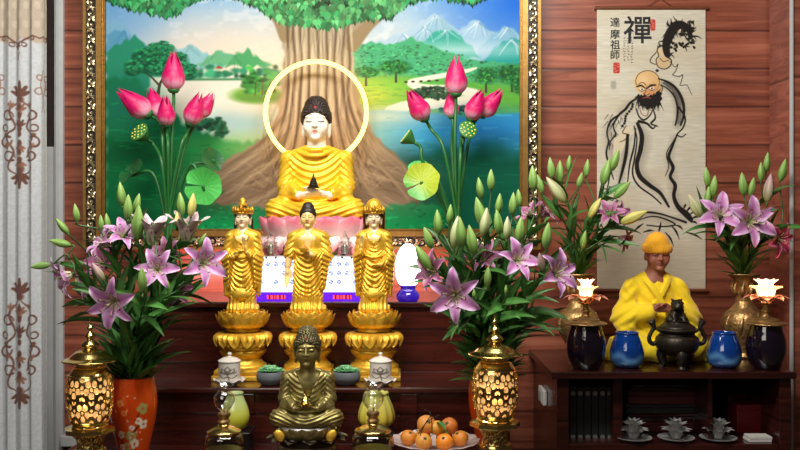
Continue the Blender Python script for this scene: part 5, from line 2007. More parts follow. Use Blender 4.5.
UP = (0, -.1, 1)
GL = 'lilies in the orange vase beside the curtain'
VL = 'in the orange vase beside the curtain'
for lab, tip, hd in [
    ('lily with the large open lilac bloom right above the curtain-side lantern ' , (116, 290, 2.10), [('b', 110, 304, 2.06, (-.12, -1, -.18), 39), ('k', 98, 272, 2.10, (-.45, -.2, .8), 24)]),
    ('lily whose drooping lilac bloom overhangs the edge of the curtain', (70, 260, 2.20), [('b', 60, 278, 2.17, (-.75, -.55, -.35), 33), ('g', 60, 243, 2.2, (-1, -.1, .25), 25), ('g', 40, 266, 2.2, (-1, -.1, -.12), 22)]),
    ('lily with pale half-turned blooms and two buds before the frame near the curtain', (112, 238, 2.22), [('b', 100, 240, 2.18, (-.55, -.4, .55), 31), ('b', 124, 232, 2.2, (.4, -.6, .6), 29), ('g', 76, 213, 2.2, (-.15, 0, 1), 21), ('g', 101, 223, 2.2, (-.05, 0, 1), 18)]),
    ('tall lily with a crown of upright green buds in front of the dark lotus leaf', (130, 216, 2.26), [('g', 121, 194, 2.24, (-.1, 0, 1), 27), ('g', 128, 207, 2.22, (.02, 0, 1), 28), ('g', 137, 204, 2.26, (.22, 0, 1), 24), ('g', 138, 223, 2.2, (.08, -.1, 1), 40), ('g', 107, 222, 2.22, (-.1, 0, 1), 20)]),
    ('lily with a whitish half-open upright bloom and a green bud hanging in front', (150, 240, 2.24), [('h', 153, 228, 2.22, (.15, -.15, 1), 38), ('g', 142, 280, 2.08, (.02, -.2, 1), 30), ('b', 157, 268, 2.12, (.15, -.8, .2), 32)]),
    ('lily with a pale half-open bloom just below the round green lotus leaf', (184, 232, 2.28), [('h', 187, 226, 2.26, (.12, -.2, 1), 38), ('g', 181, 204, 2.28, (-.1, 0, 1), 26), ('y', 192, 205, 2.28, (.12, 0, 1), 27), ('y', 177, 220, 2.26, (-.02, 0, 1), 18)]),
    ('lily with the pink open bloom nearest to the pink-lit wall under the painting', (198, 256, 2.24), [('b', 206, 262, 2.2, (.45, -.75, .12), 36), ('g', 202, 240, 2.26, (.5, 0, .8), 18)]),
    ('lily with a deep pink bloom half buried in the middle leaves of the curtain-side bouquet', (170, 258, 2.34), [('d', 166, 252, 2.32, (.1, -.7, .5), 28), ('y', 181, 238, 2.3, (.08, 0, 1), 18), ('d', 176, 290, 2.3, (.3, -.9, .1), 26)]),
    ('lily with shaded blooms low behind the large front bloom, above the curtain-side lantern', (92, 262, 2.34), [('d', 100, 262, 2.3, (-.3, -.7, .3), 30), ('g', 62, 226, 2.28, (-.65, 0, .8), 22), ('d', 86, 285, 2.3, (-.4, -.8, 0), 22)]),
]:
    lily(V_LEFT, lab.strip(), tip, hd, 24, .03, group=GL)
for k, (tip) in enumerate([(104, 300, 2.28), (168, 292, 2.2), (190, 286, 2.34), (146, 296, 2.12), (76, 290, 2.38)]):
    lily(V_LEFT, ['leafy flowerless stem leaning to the curtain in the orange vase', 'short leafy stem in the middle front of the curtain-side bouquet', 'leafy stem leaning toward the golden figure with hands together',
                  'leafy stem hanging above the mouth of the orange vase with blossoms', 'leafy stem low against the plank wall beside the pale jamb'][k], tip, [('g', tip[0], tip[1] - 6, tip[2], UP, 12)], 18, .03, (.09, .14), group=GL)

GR = 'lilies in the vase behind the lantern'
for lab, tip, hd in [
    ('lily with the large lilac bloom that faces front above the oranges', (450, 284, 2.14), [('b', 454, 296, 2.1, (-.2, -.95, -.05), 41), ('g', 488, 277, 2.12, (.02, -.15, 1), 24)]),
    ('lily with a shaded pink bloom touching the glowing white lamp', (436, 264, 2.24), [('d', 430, 270, 2.2, (-.6, -.6, .2), 32), ('g', 428, 238, 2.24, (-.35, 0, .95), 26), ('g', 423, 258, 2.2, (-.5, -.1, .85), 34)]),
    ('lily with three upright green buds below the yellow-green lotus leaf', (446, 240, 2.28), [('g', 438, 222, 2.28, (-.08, 0, 1), 28), ('g', 450, 214, 2.28, (.08, 0, 1), 22), ('p', 456, 232, 2.24, (.12, 0, 1), 36)]),
    ('lily with thick pale buds at the middle of the bouquet behind the lantern', (468, 248, 2.26), [('g', 461, 232, 2.22, (-.1, -.1, 1), 34), ('g', 472, 240, 2.2, (-.2, 0, 1), 34), ('g', 480, 212, 2.28, (-.25, 0, 1), 34), ('p', 485, 222, 2.26, (.15, 0, 1), 32)]),
    ('tallest lily bud stem rising before the foot of the lotus bunch by the frame', (488, 220, 2.34), [('g', 480, 188, 2.34, (-.15, 0, 1), 24), ('g', 491, 180, 2.34, (0, 0, 1), 24), ('g', 499, 204, 2.3, (.1, 0, 1), 24)]),
    ('lily with slender upright buds before the lower corner of the gilt frame', (508, 232, 2.3), [('g', 498, 222, 2.26, (-.1, 0, 1), 28), ('g', 513, 204, 2.32, (.05, 0, 1), 26), ('p', 507, 228, 2.26, (.05, 0, 1), 26), ('g', 520, 230, 2.26, (.1, 0, 1), 30)]),
    ('lily with a lilac bloom straight above the finial of the lantern by the oranges', (514, 256, 2.24), [('b', 520, 258, 2.2, (.25, -.85, .3), 33), ('g', 547, 236, 2.2, (.1, -.1, 1), 30)]),
    ('lily whose lilac bloom reaches out over the gilded vase on the cabinet side', (548, 266, 2.2), [('b', 561, 272, 2.16, (.55, -.75, .25), 37), ('k', 541, 262, 2.2, (-.2, -.4, .8), 24)]),
    ('lily with a small shaded bloom in the heart of the bouquet behind the lantern', (484, 262, 2.32), [('d', 484, 256, 2.3, (0, -.8, .5), 30), ('d', 500, 262, 2.36, (.5, -.5, .6), 22)]),
    ('lily with a dull pink bloom beside the outer edge of the gilt frame', (534, 216, 2.46), [('d', 529, 212, 2.5, (-.6, -.3, .7), 26), ('d', 546, 211, 2.5, (.7, -.2, .6), 25), ('g', 533, 178, 2.46, (-.05, 0, 1), 28), ('g', 519, 198, 2.4, (-.1, 0, 1), 20)]),
]:
    lily(V_RIGHT, lab, tip, hd, 24, .03, group=GR)
for k, (tip) in enumerate([(452, 312, 2.22), (532, 306, 2.24), (506, 296, 2.14), (474, 300, 2.2), (540, 318, 2.3)]):
    lily(V_RIGHT, ['leafy stem leaning over the dish of oranges', 'leafy stem reaching from the lantern vase toward the gilded vase', 'leafy stem straight behind the tip of the lantern by the oranges',
                   'leafy stem between the big lilac bloom and the lantern tip', 'lowest leafy stem stretching out over the plank wall beside the lantern'][k], tip, [('g', tip[0], tip[1] - 6, tip[2], UP, 12)], 18, .03, (.09, .14), group=GR)


# gilded vases on the cabinet
def gilt_vase(px, d, ym, lab, s_):
    s = d / F
    b = Vector(((px - 400) * s, d - D0, ZC + .0005))
    hp = (zt(ym, d) - b.z) / s
    t = thing('gilded_vase', lab, 'vase', b, 'gilded vases on the cabinet')
    pr = [(11, 0), (12.5, 2), (10, 6), (13, 12), (21, 24), (24, 34), (21.5, 44), (14, 50), (8.8, 55), (8.2, 60), (10.5, hp - 6), (16, hp - 1), (16.6, hp), (15.4, hp), (9.4, hp - 7), (7, 60), (7, 50), (.001, 48)]
    pr = [(r * s_ * (1 if z > 52 else .86), z) for r, z in pr]
    mb = MB().lathe(prof_smooth(pr, 70) * s, b, 44, cap=False)
    for k in range(8):        # embossed leaves on the belly and neck
        a = k * PI / 4 + .2
        for z0, z1, r0, r1 in ((24, 46, 18.4, 17.6), (hp - 22, hp - 8, 9.2, 10.5)):
            pts = smooth_path([b + Vector((r0 * s_ * math.cos(a), r0 * s_ * math.sin(a), z0)) * s, b + Vector(((r0 + r1) * .5 * s_ * 1.12 * math.cos(a + .1), (r0 + r1) * .5 * s_ * 1.12 * math.sin(a + .1), (z0 + z1) / 2)) * s,
                               b + Vector((r1 * s_ * math.cos(a + .25), r1 * s_ * math.sin(a + .25), z1)) * s], 9)
            mb.tube(pts, [q * s for q in (.5, 1.6, 2.4, 2.6, 2.4, 2.0, 1.4, .8, .3)], 6)
    mb.build('body', M['aged_brass'], t, angle=60)
    return Vector((b.x, b.y, b.z + hp * s)), 9 * s * s_
V_BL = gilt_vase(578, 2.99, 274, 'gilded vase behind the dark jar lamp beside the orange-vase bouquet', 1.0)
V_BR = gilt_vase(744, 2.99, 274, 'gilded vase behind the round blue pot near the pillar', 1.0)

GB = 'lilies in the gilded vase by the painting'
for lab, tip, hd in [
    ('lily with a fat pale bud leaning toward the painting frame', (552, 200, 2.86), [('p', 556, 190, 2.82, (-.62, -.1, .8), 36), ('g', 551, 168, 2.9, (-.1, 0, 1), 24), ('g', 540, 184, 2.9, (-.3, 0, 1), 22)]),
    ('lily with narrow green buds up against the planks beside the frame', (563, 184, 2.94), [('g', 560, 172, 2.94, (0, 0, 1), 26), ('g', 569, 163, 2.96, (.1, 0, 1), 18), ('g', 580, 180, 2.94, (.3, 0, 1), 18)]),
    ('lily with a single creamy yellow bud at the edge of the scroll', (594, 216, 2.86), [('y', 595, 208, 2.84, (.45, -.1, .8), 26), ('g', 587, 168, 2.92, (.1, 0, 1), 20)]),
    ('lily with a yellow bud stretching out to the monk in the hat', (616, 222, 2.86), [('y', 634, 217, 2.82, (.9, -.15, .42), 32), ('d', 610, 212, 2.84, (-.2, -.7, .5), 24), ('d', 622, 214, 2.9, (.5, -.6, .2), 22)]),
    ('lily with tall green leaves and buds over the drawing of the bearded man', (610, 186, 2.92), [('g', 606, 172, 2.92, (.25, 0, 1), 30), ('g', 622, 190, 2.92, (.7, 0, .7), 26), ('g', 615, 160, 2.96, (.35, 0, 1), 26)]),
    ('lily with faded blooms drooping over the left shoulder side of the monk figure', (606, 238, 2.88), [('d', 626, 240, 2.88, (.7, -.5, -.3), 22), ('g', 584, 240, 2.86, (.1, -.3, 1), 22)]),
]:
    lily(V_BL, lab, tip, hd, 13, .05, (.10, .15), group=GB)
GC = 'lilies in the gilded vase near the pillar'
for lab, tip, hd in [
    ('lily with a lilac bloom right beside the lower edge of the scroll', (716, 214, 2.88), [('b', 721, 213, 2.84, (-.2, -.9, .3), 34), ('g', 707, 177, 2.92, (-.1, 0, 1), 22), ('g', 714, 186, 2.9, (.1, 0, 1), 24)]),
    ('lily with the wide magenta-lilac star bloom facing front near the pillar', (750, 218, 2.86), [('b', 754, 221, 2.82, (.08, -.98, .1), 38), ('g', 743, 184, 2.9, (-.1, 0, 1), 26), ('g', 752, 187, 2.9, (.2, 0, 1), 22)]),
    ('lily with a whitish bud and tall leaves up near the pillar', (766, 190, 2.92), [('k', 769, 188, 2.88, (.12, -.05, 1), 32), ('g', 761, 172, 2.92, (0, 0, 1), 22), ('g', 767, 162, 2.94, (.1, 0, 1), 22)]),
    ('lily with pale green buds leaning onto the scroll', (700, 214, 2.9), [('p', 695, 206, 2.88, (-.5, -.1, .85), 30), ('g', 708, 196, 2.9, (.1, 0, 1), 22)]),
    ('lily with a reddish bloom turned toward the pillar', (778, 226, 2.9), [('r', 782, 240, 2.86, (.45, -.75, -.1), 27), ('g', 783, 170, 2.94, (.25, 0, 1), 26)]),
    ('leafy stem with a small bud standing straight in the vase near the pillar', (738, 232, 2.92), [('g', 736, 222, 2.9, UP, 16)]),
]:
    lily(V_BR, lab, tip, hd, 13, .05, (.10, .15), group=GC)


# ------------------------------------------------------------------ artificial lotus bunches before the painting
def lotus_mesh():
    mb = MB()
    def cf(s, u):
        n = .5 + .5 * np.sin(u * 9 + s * 3)
        t = np.clip((s - .06 - .22 * np.abs(u) * (1 - s)) / .36 + .18 * (n - .5), 0, 1)
        return mixc(srgb(244, 176, 200), srgb(206, 6, 98), t)
    s = np.linspace(0, 1, 12)[:, None]
    u = np.linspace(-1, 1, 7)[None, :]
    for ring, (n, sc_, R, lift) in enumerate([(5, .78, .27, 0), (5, .92, .235, .02), (4, 1.0, .17, .03)]):
        for k in range(n):
            a = 2 * PI * k / n + ring * .6
            r = R * (np.sin(PI * s ** .72 * .88 + .10) ** 1.0) * 1.05 + .015
            w = (.30 - .05 * ring) * (np.sin(PI * np.clip(s * .93 + .07, 0, 1) ** 1.0) ** .75) * (1 - .45 * s ** 3) + .004
            z = s * sc_ + lift
            th = a + u * np.minimum(w / (r + .10), 1.0)
            rr_ = r + .012 * (1 - np.abs(u)) + .05 * np.clip(s - .85, 0, 1) * (1 if ring < 2 else 0)
            arr = np.stack([rr_ * np.cos(th), rr_ * np.sin(th), z + 0 * u], -1)
            mb.grid(arr, cf(s, u))
    pm = mb.mesh('petals', M['petal'], angle=None)
    mb = MB()
    mb.lathe([(.0001, -.06), (.10, -.05), (.17, .03), (.15, .06), (.10, .0)], (0, 0, 0), 14, cap=False)
    return pm, mb.mesh('calyx', M['lotus_stem'], angle=None)


def pod_mesh():
    mb = MB()
    mb.lathe(prof_smooth([(.05, 0), (.14, .12), (.36, .42), (.44, .58), (.42, .62)], 14), (0, 0, 0), 24, cap=True, col=srgb(58, 122, 54)[:3])
    body = mb.mesh('seed_pod', mat('pod_green', (1, 1, 1), .5, attr=True), angle=50)
    mb = MB()
    for k, (r, a) in enumerate([(0, 0)] + [(.2, q * PI / 3) for q in range(6)] + [(.33, q * PI / 5 + .2) for q in range(10)]):
        mb.ell((r * math.cos(a), r * math.sin(a), .625), (.042, .042, .025), nu=8, nv=5, col=srgb(232, 230, 120)[:3])
    return body, mb.mesh('seeds', mat('pod_seed', (1, 1, 1), .5, attr=True), angle=None)


def lotus_leaf_mesh(name, cf):
    n, m = 49, 10
    th = np.linspace(.10, 2 * PI - .10, n)[None, :]
    s = np.linspace(.02, 1, m)[:, None]
    notch = 1 - .16 * np.exp(-(np.minimum(th, 2 * PI - th) / .35) ** 2)
    r = s * notch * (1 + .03 * np.sin(th * 7))
    z = .10 * s ** 2 * np.sin(th * 3 + .5) + .16 * s ** 2 + .012 * np.cos(th * 18)
    arr = np.stack([r * np.cos(th), r * np.sin(th), z], -1)
    v = .5 + .5 * np.cos(th * 18) + 0 * s
    col = cf(s + 0 * th, th + 0 * s) * (1 - .12 * v ** 3)[..., None]
    mb = MB()
    mb.grid(arr, col)
    return mb.mesh(name, M['leaf'], angle=None)


LOT = lotus_mesh()
POD = pod_mesh()
LEAF_G = lotus_leaf_mesh('leaf_blade', lambda s, t: mixc(srgb(70, 176, 74), srgb(88, 196, 92), s))
LEAF_Y = lotus_leaf_mesh('leaf_blade', lambda s, t: mixc(srgb(178, 196, 60), srgb(84, 168, 60), ramp(np.sin(t + 1.2) * s, -.2, .8)))
LEAF_D = lotus_leaf_mesh('leaf_blade', lambda s, t: mixc(srgb(26, 84, 46), srgb(34, 100, 54), s))


def tall_vase(px, d, lab):
    b = Vector(((px - 400) * d / F, d - D0, ZA + .0005))
    t = thing('lotus_vase', lab, 'vase', b)
    MB().lathe(prof_smooth([(.026, 0), (.03, .01), (.034, .08), (.026, .15), (.022, .17), (.028, .185), (.024, .185), (.018, .17), (.02, .1), (.001, .02)], 40), b, 32, cap=False).build('body', mat('green_ceramic', srgb(30, 70, 50), .25, coat=.5), t)
    return b + Vector((0, 0, .05))


def lotus(base, kind, lab, px, py, d, dv, size, mid=None, r=.0056):
    """kind: flower, pod or a leaf mesh; head centre at (px,py)"""
    c = P(px, py, d)
    dv = Vector(dv).normalized()
    L = size * d / F
    hb = c - dv * L * (.5 if kind == 'flower' else (.45 if kind == 'pod' else 0))
    rt = thing({'flower': 'lotus_flower', 'pod': 'lotus_pod'}.get(kind, 'lotus_leaf'), lab, {'flower': 'lotus flower', 'pod': 'lotus pod'}.get(kind, 'lotus leaf'), base)
    jit = Vector(((px * 7 % 5 - 2.5) * .003, (py * 3 % 5 - 2.5) * .003, 0))
    m1 = P(*mid, d) if mid else Vector((base.x * .6 + hb.x * .4, hb.y * .5 + base.y * .5, base.z + (hb.z - base.z) * .5))
    back = dv if kind in ('flower', 'pod') else Vector((0, -.3, .6))
    pts = smooth_path([base + jit, base + jit + Vector(((m1.x - base.x) * .12, 0, (m1.z - base.z) * .45)), m1, hb - back * L * .35, hb + back * L * .03], 26)
    MB().tube(pts, r, 8).build('stem', M['lotus_stem'], rt, angle=None)
    sp = (px * 1.7) % 6
    if kind == 'flower':
        p = inst('petals', LOT[0], rt, hb, dv, L, sp)
        inst('calyx', LOT[1], rt, hb, dv, L, sp)
    elif kind == 'pod':
        p = inst('seed_pod', POD[0], rt, hb, dv, L, sp)
        sub('seeds', POD[1], p)
    else:
        inst('leaf_blade', kind, rt, hb, dv, L, sp)
    return rt


d = 2.97
bL = tall_vase(168, d, 'slim green vase holding the lotus bunch hidden behind the curtain-side lilies')
for a in [('flower', 'upright pink lotus bud topping the bunch by the curtain', 173.5, 72, d, (.02, -.1, 1), 38, (172, 140)),
          ('flower', 'magenta lotus bud tipped far over toward the curtain', 134, 103, d - .02, (-.72, -.25, .6), 38, (163, 150)),
          ('flower', 'small pink lotus bud tucked behind the drooping magenta one', 155, 103, d + .03, (-.35, .1, .9), 32, (167, 150)),
          ('flower', 'short upright lotus bud below the tallest one of the curtain-side bunch', 166, 111, d - .05, (.05, -.35, 1), 30, (168, 150)),
          ('flower', 'pink lotus bud leaning inward toward the halo from the curtain-side bunch', 195, 109, d - .02, (.36, -.2, .9), 33, (180, 150)),
          ('flower', 'half hidden lotus bud farthest inward in the curtain-side bunch', 206, 105, d + .03, (.5, 0, .85), 28, (184, 150)),
          ('pod', 'green lotus seed pod with yellow seeds turned to front near the frame by the curtain', 141, 134, d - .04, (-.45, -.7, .5), 24, (162, 165)),
          (LEAF_G, 'large round bright green lotus leaf beside the stems before the trunk root', 203, 186, d - .04, (.05, -.97, -.12), 19, (190, 165)),
          (LEAF_D, 'dark lotus leaf seen edge-on above the round bright leaf', 212, 160, d + .02, (.7, -.6, .3), 13, (186, 170)),
          (LEAF_D, 'dark folded lotus leaf low near the frame by the curtain', 132, 172, d, (-.55, -.6, .6), 15, (154, 175))]:
    lotus(bL, *a)
bR = tall_vase(457, d, 'slim green vase holding the lotus bunch hidden behind the lilies by the lantern')
for a in [('flower', 'upright pink lotus bud topping the bunch beside the stream', 456, 76, d, (0, -.1, 1), 38, (455, 140)),
          ('flower', 'pink lotus bud leaning toward the halo from the bunch beside the stream', 417, 105, d - .02, (-.5, -.35, .8), 35, (444, 150)),
          ('flower', 'pale small lotus bud behind the tallest stem beside the stream', 451, 105, d + .04, (-.08, .1, 1), 26, (452, 150)),
          ('flower', 'pink lotus bud just beside the tallest stem, tilted toward the frame', 476, 105, d - .03, (.34, -.3, .9), 32, (462, 150)),
          ('flower', 'pink lotus bud tilted farthest over toward the gilt frame beside the stream', 491, 103, d + .01, (.62, -.1, .75), 33, (467, 150)),
          ('pod', 'dark green lotus pod seen from the side near the great trunk', 408, 138, d - .02, (-.75, -.1, .55), 20, (424, 165)),
          ('pod', 'lotus pod with white seeds facing front under the pink buds near the frame', 467, 131, d - .07, (.25, -.85, .35), 22, (460, 165)),
          (LEAF_Y, 'yellow and green lotus leaf beside the turf under the great trunk', 422, 182, d - .05, (-.25, -.9, .2), 19, (438, 185)),
          (LEAF_G, 'small green lotus leaf behind the yellow and green one', 419, 170, d + .01, (-.1, -.8, .5), 11, (438, 180))]:
    lotus(bR, *a)
# ------------------------------------------------------------------ white cups, succulents on the middle step
def porcelain_cup(px, lab):
    d = 2.545
    s = d / F
    b = Vector(((px - 400) * s, d - D0, ZB + .0005))
    t = thing('porcelain_cup', lab, 'cup', b, 'white lidded cups on the middle step')
    wob = lambda r, z, th: (r * (1 + .05 * np.cos(th * 8) * (z > 4.2 * s)), z + (1.3 * s) * np.cos(th * 8) * (r > 12 * s))
    MB().lathe(prof_smooth([(.5, .2), (7, 0), (8, .6), (11, 2.6), (14.5, 5.0), (15.6, 5.4), (14.5, 5.9), (9, 3.4), (.5, 2.6)], 30) * s, b, 64, cap=False, wob=wob, col=srgb(222, 216, 208)[:3]).build('saucer', M['porcelain'], t)
    C = Canvas(-20, 0, 20, 22, 3.0, (226, 220, 210))
    G = (104, 96, 90)
    for a, l in ((-1.1, 6), (-.55, 7.5), (0, 8.5), (.55, 7.5), (1.1, 6)):
        for sd in (-1, 1):
            C.stroke([(0, 13), (math.sin(a) * l * .55 + sd * 1.7, 13 - math.cos(a) * l * .55), (math.sin(a) * l, 13 - math.cos(a) * l)], [.5, .9, .4], G)
    C.stroke([(0, 13), (1, 20)], .8, G)
    C.stroke([(-6, 14), (-3, 17), (0, 15.5), (3, 17), (6, 14)], .8, G)
    n = C.w
    th = np.linspace(-PI, PI, n) - PI / 2
    hgt = 20.0
    zz = np.linspace(hgt, 0, C.h)[:, None]
    r = np.interp(zz, [0, 2, 8, 20], [8.6, 10.2, 10.8, 11.0])
    arr = np.stack([b.x + r * s * np.cos(th), b.y + r * s * np.sin(th), b.z + (zz + 3.6) * s + 0 * th], -1)
    mb = MB().grid(arr, C.linear(), flip=True)
    mb.lathe([(8.6 * s, 3.6 * s), (.01 * s, 3.3 * s)], b, 32, cap=False, col=srgb(222, 216, 208)[:3])
    mb.build('cup_body', M['porcelain'], t, angle=None)
    MB().lathe(prof_smooth([(11.3, 23.2), (11.6, 24.2), (11, 25), (7, 27.4), (2.6, 28.4), (1.4, 29.4), (2.2, 31), (1.6, 32.4), (.01, 33)], 40) * s, b, 40, col=srgb(228, 222, 212)[:3]).build('lid', M['porcelain'], t)
porcelain_cup(229.5, 'white lidded cup with lotus drawing before the golden figure with hands together')
porcelain_cup(380.5, 'white lidded cup with lotus drawing before the veiled golden figure')


def succulent(px, lab, sd):
    d = 2.555
    s = d / F
    b = Vector(((px - 400) * s, d - D0, ZB + .0005))
    t = thing('potted_succulent', lab, 'plant', b, 'succulents in grey bowls')
    MB().lathe(prof_smooth([(7, 0), (10, .8), (13.4, 5), (14, 9), (13, 12.6), (12, 13), (11.4, 11.6), (.01, 11)], 30) * s, b, 40).build('bowl', M['stone_bowl'], t)
    rnd = random.Random(sd)
    mb = MB()
    for (x, y, z, q) in ((-7, 0, 12, 1.0), (1, -5, 12.5, 1.15), (8, -1, 12, 1.0), (1, 5, 13.5, 1.0), (-3, -1, 15, .9)):
        for ring, (n, L, el) in enumerate(((9, 7.4, .45), (8, 6.6, .9), (6, 5.4, 1.25))):
            for k in range(n):
                a = 2 * PI * k / n + ring * .4 + rnd.random() * .3
                dv = Vector((math.cos(a) * math.cos(el), math.sin(a) * math.cos(el), math.sin(el)))
                p0 = b + Vector((x, y, z - .5)) * s
                c = [p0 + dv * (L * q * f) * s for f in (.05, .35, .65, .88, 1.0)]
                mb.tube(c, [w * s * q for w in (.7, 1.5, 1.9, 1.2, .15)], 6, flat=.45, col=mixc(srgb(76, 150, 96), srgb(150, 214, 160), np.array(.2 + .25 * ring + rnd.random() * .3)))
    mb.build('rosettes', M['succulent'], t, angle=None)
succulent(270.5, 'green succulent in a grey bowl beside the bronze Buddha toward the curtain-side cup', 1)
succulent(346.5, 'green succulent in a grey bowl between the bronze Buddha and the veiled figure', 2)


# ------------------------------------------------------------------ yellow-green vases on small black stands
def yellow_vase(px, d, lab, top, bot, ribs, w=14.5):
    s = d / F
    b = Vector(((px - 400) * s, d - D0, ZT + .0005))
    sh = zt(429, d) - b.z
    st_ = thing('vase_stand', 'small black wooden stand under the ' + ('yellow-green' if not ribs else 'ribbed yellow') + ' vase', 'stand', b)
    mb = MB().box(b.x - 18 * s, b.x + 18 * s, b.y - 16 * s, b.y + 16 * s, b.z + sh - .008, b.z + sh, bev=.003)
    mb.build('stand_top', M['black_wood'], st_, smooth=False)
    for sx in (-1, 1):
        for sy in (-1, 1):
            MB().box(b.x + sx * 14 * s - .006, b.x + sx * 14 * s + .006, b.y + sy * 12 * s - .006, b.y + sy * 12 * s + .006, b.z, b.z + sh - .0085).build('leg', M['black_wood'], st_, smooth=False)
    v = Vector((b.x, b.y, b.z + sh + .0005))
    t = thing('round_vase', lab, 'vase', v)
    pr = prof_smooth([(6, 0), (10, 1), (w - 1, 7), (w, 14), (w - 1.8, 22), (w - 5, 30), (w - 6.4, 34), (w - 6.0, 36), (w - 6.6, 36.4), (w - 8, 33), (w - 6, 20), (.01, 2)], 60) * s
    zz = pr[:, 1] / (37 * s)
    col = mixc(srgb(*bot), srgb(*top), ramp(zz, .15, .95))
    n = 64
    wob = (lambda r, z, th: (r * (1 + .035 * np.cos(th * 12)), z + .5 * s * np.cos(th * 12) * (z > 34 * s))) if ribs else None
    MB().lathe(pr, v, n, cap=False, col=np.repeat(col[:, None, :], n, 1), wob=wob).build('body', M['glazed'], t)
yellow_vase(235, 2.43, 'smooth yellow-green vase behind the oil lamp under the curtain-side cup', (186, 204, 140), (214, 214, 50), False)
yellow_vase(376.5, 2.43, 'ribbed yellow vase with scalloped mouth behind the oil lamp near the oranges', (206, 206, 110), (228, 206, 70), True, 18)


# ------------------------------------------------------------------ oil lamps
def oil_lamp(px, d, lab, yt, w):
    s = d / F
    b = Vector(((px - 400) * s, d - D0, ZT + .0005))
    z0 = zt(yt, d) - b.z
    Z = lambda k: z0 / s - k
    t = thing('oil_lamp', lab, 'oil lamp', b, 'glass oil lamps on the front table')
    wob = lambda r, z, th: (r * (1 + .06 * np.cos(th * 6) * (z > (Z(7)) * s)), z + .9 * s * np.cos(th * 6) * (z > Z(3) * s))
    MB().lathe(prof_smooth([(4.2, Z(29)), (5.6, Z(26)), (9.4, Z(21)), (10.6, Z(15.5)), (8.8, Z(10.5)), (6.4, Z(7.8)), (6.6, Z(5)), (10.6, Z(.6))], 48) * s, b, 48, cap=False, wob=wob).build('glass_chimney', M['clear_glass'], t, angle=None)
    MB().lathe(prof_smooth([(4.5, Z(40)), (6.4, Z(38)), (4.6, Z(35)), (6.4, Z(32)), (6.2, Z(29.5)), (5.2, Z(29)), (1.4, Z(28.8)), (1.2, Z(25)), (.01, Z(24.8))], 36) * s, b, 32).build('burner', M['aged_brass'], t)
    MB().lathe(prof_smooth([(w * .86, Z(49.4)), (w * .9, Z(47.6)), (w * .84, Z(46.2)), (w * .6, Z(43.6)), (6.4, Z(41.4)), (5.0, Z(40.05)), (.01, Z(40.05))], 30) * s, b, 48).build('lid', M['brass'], t)
    zb_ = Z(49.5)
    MB().lathe(prof_smooth([(w * .82, zb_), (w * .98, zb_ - 4), (w * 1.04, zb_ - 14), (w * .96, zb_ - 30), (w * .7, 6), (w * .62, 4)], 30) * s, b, 48, cap=False).build('glass_bowl', M['oil_glass'], t, angle=None)
    MB().lathe([(w * .55 * s, 5.2 * s), (w * .86 * s, (zb_ - 32) * s), (w * .92 * s, (zb_ - 16) * s), (.001, (zb_ - 16) * s)], b, 40).build('oil', mat('lamp_oil', srgb(150, 136, 84), .15), t)
    MB().lathe(prof_smooth([(w * .9, 0), (w * .92, 1.5), (w * .7, 4), (w * .55, 5), (.01, 5)], 16) * s, b, 40).build('foot', M['aged_brass'], t)
oil_lamp(224, 2.13, 'glass oil lamp with a brass lid before the smooth yellow-green vase', 383.5, 19.5)
oil_lamp(373, 2.13, 'glass oil lamp with a brass lid before the ribbed yellow vase', 382.5, 20.5)


# ------------------------------------------------------------------ dish of oranges
d = 2.20
s = d / F
fb = Vector(((435 - 400) * s, d - D0, ZT + .0005))
rim = zt(440.5, d) - fb.z
t = thing('fruit_dish', 'pale footed dish holding the heap of small oranges', 'dish', fb)
wob = lambda r, z, th: (r * (1 + .018 * np.cos(th * 16) * (r > .08)), z + .0015 * np.cos(th * 16) * (r > .09))
MB().lathe(prof_smooth([(.045, 0), (.046, .004), (.022, .02), (.018, rim - .035), (.04, rim - .022), (.085, rim - .008), (.107, rim + .001), (.107, rim + .0035), (.085, rim - .003), (.045, rim - .013), (.0001, rim - .014)], 60), fb, 64, cap=False, wob=wob, col=srgb(206, 182, 178)[:3]).build('dish_body', M['porcelain'], t)


def orange(x, y, zc, r, tint, lab, tilt, leafy=False):
    c = fb + Vector((x, y, zc))
    o = thing('orange', lab, 'orange', c, 'small oranges on the footed dish')
    mb = MB()
    n, m = 32, 22
    ph = np.linspace(.001, PI - .001, m)[:, None]
    th = np.linspace(0, 2 * PI, n, endpoint=False)[None, :]
    rr_ = r * (1 - .10 * np.exp(-(ph / .22) ** 2) - .05 * np.exp(-((PI - ph) / .2) ** 2)) * (1 + .012 * np.cos(th * 5) * np.sin(ph))
    arr = np.stack([rr_ * np.sin(ph) * np.cos(th), rr_ * np.sin(ph) * np.sin(th), .88 * rr_ * np.cos(ph) + 0 * th], -1)
    mb.grid(arr, srgb(*tint)[:3], close_u=True, flip=True)
    R_ = Matrix.Rotation(tilt[0], 4, 'X') @ Matrix.Rotation(tilt[1], 4, 'Y')
    mb.xform(Matrix.Translation(c) @ R_)
    mb.build('peel', M['fruit'], o, angle=None)
    mb = MB()
    for k in range(5):
        a = k * 2 * PI / 5
        mb.tube([(0, 0, r * .80), (r * .14 * math.cos(a), r * .14 * math.sin(a), r * .83), (r * .24 * math.cos(a), r * .24 * math.sin(a), r * .86)], [r * .06, r * .07, r * .01], 5)
    mb.tube([(0, 0, r * .78), (r * .03, 0, r * .96)], r * .06, 6)
    mb.xform(Matrix.Translation(c) @ R_)
    mb.build('stalk', M['stem'], o, angle=None)
    if leafy:
        mb = MB()
        leaf(mb, c + R_.to_3x3() @ Vector((0, 0, r * .95)), R_.to_3x3() @ Vector((.5, -.8, .5)), (0, 0, 1), r * 1.9, r * .38, .8, .8)
        mb.build('leaf', M['leaf'], o, angle=None)


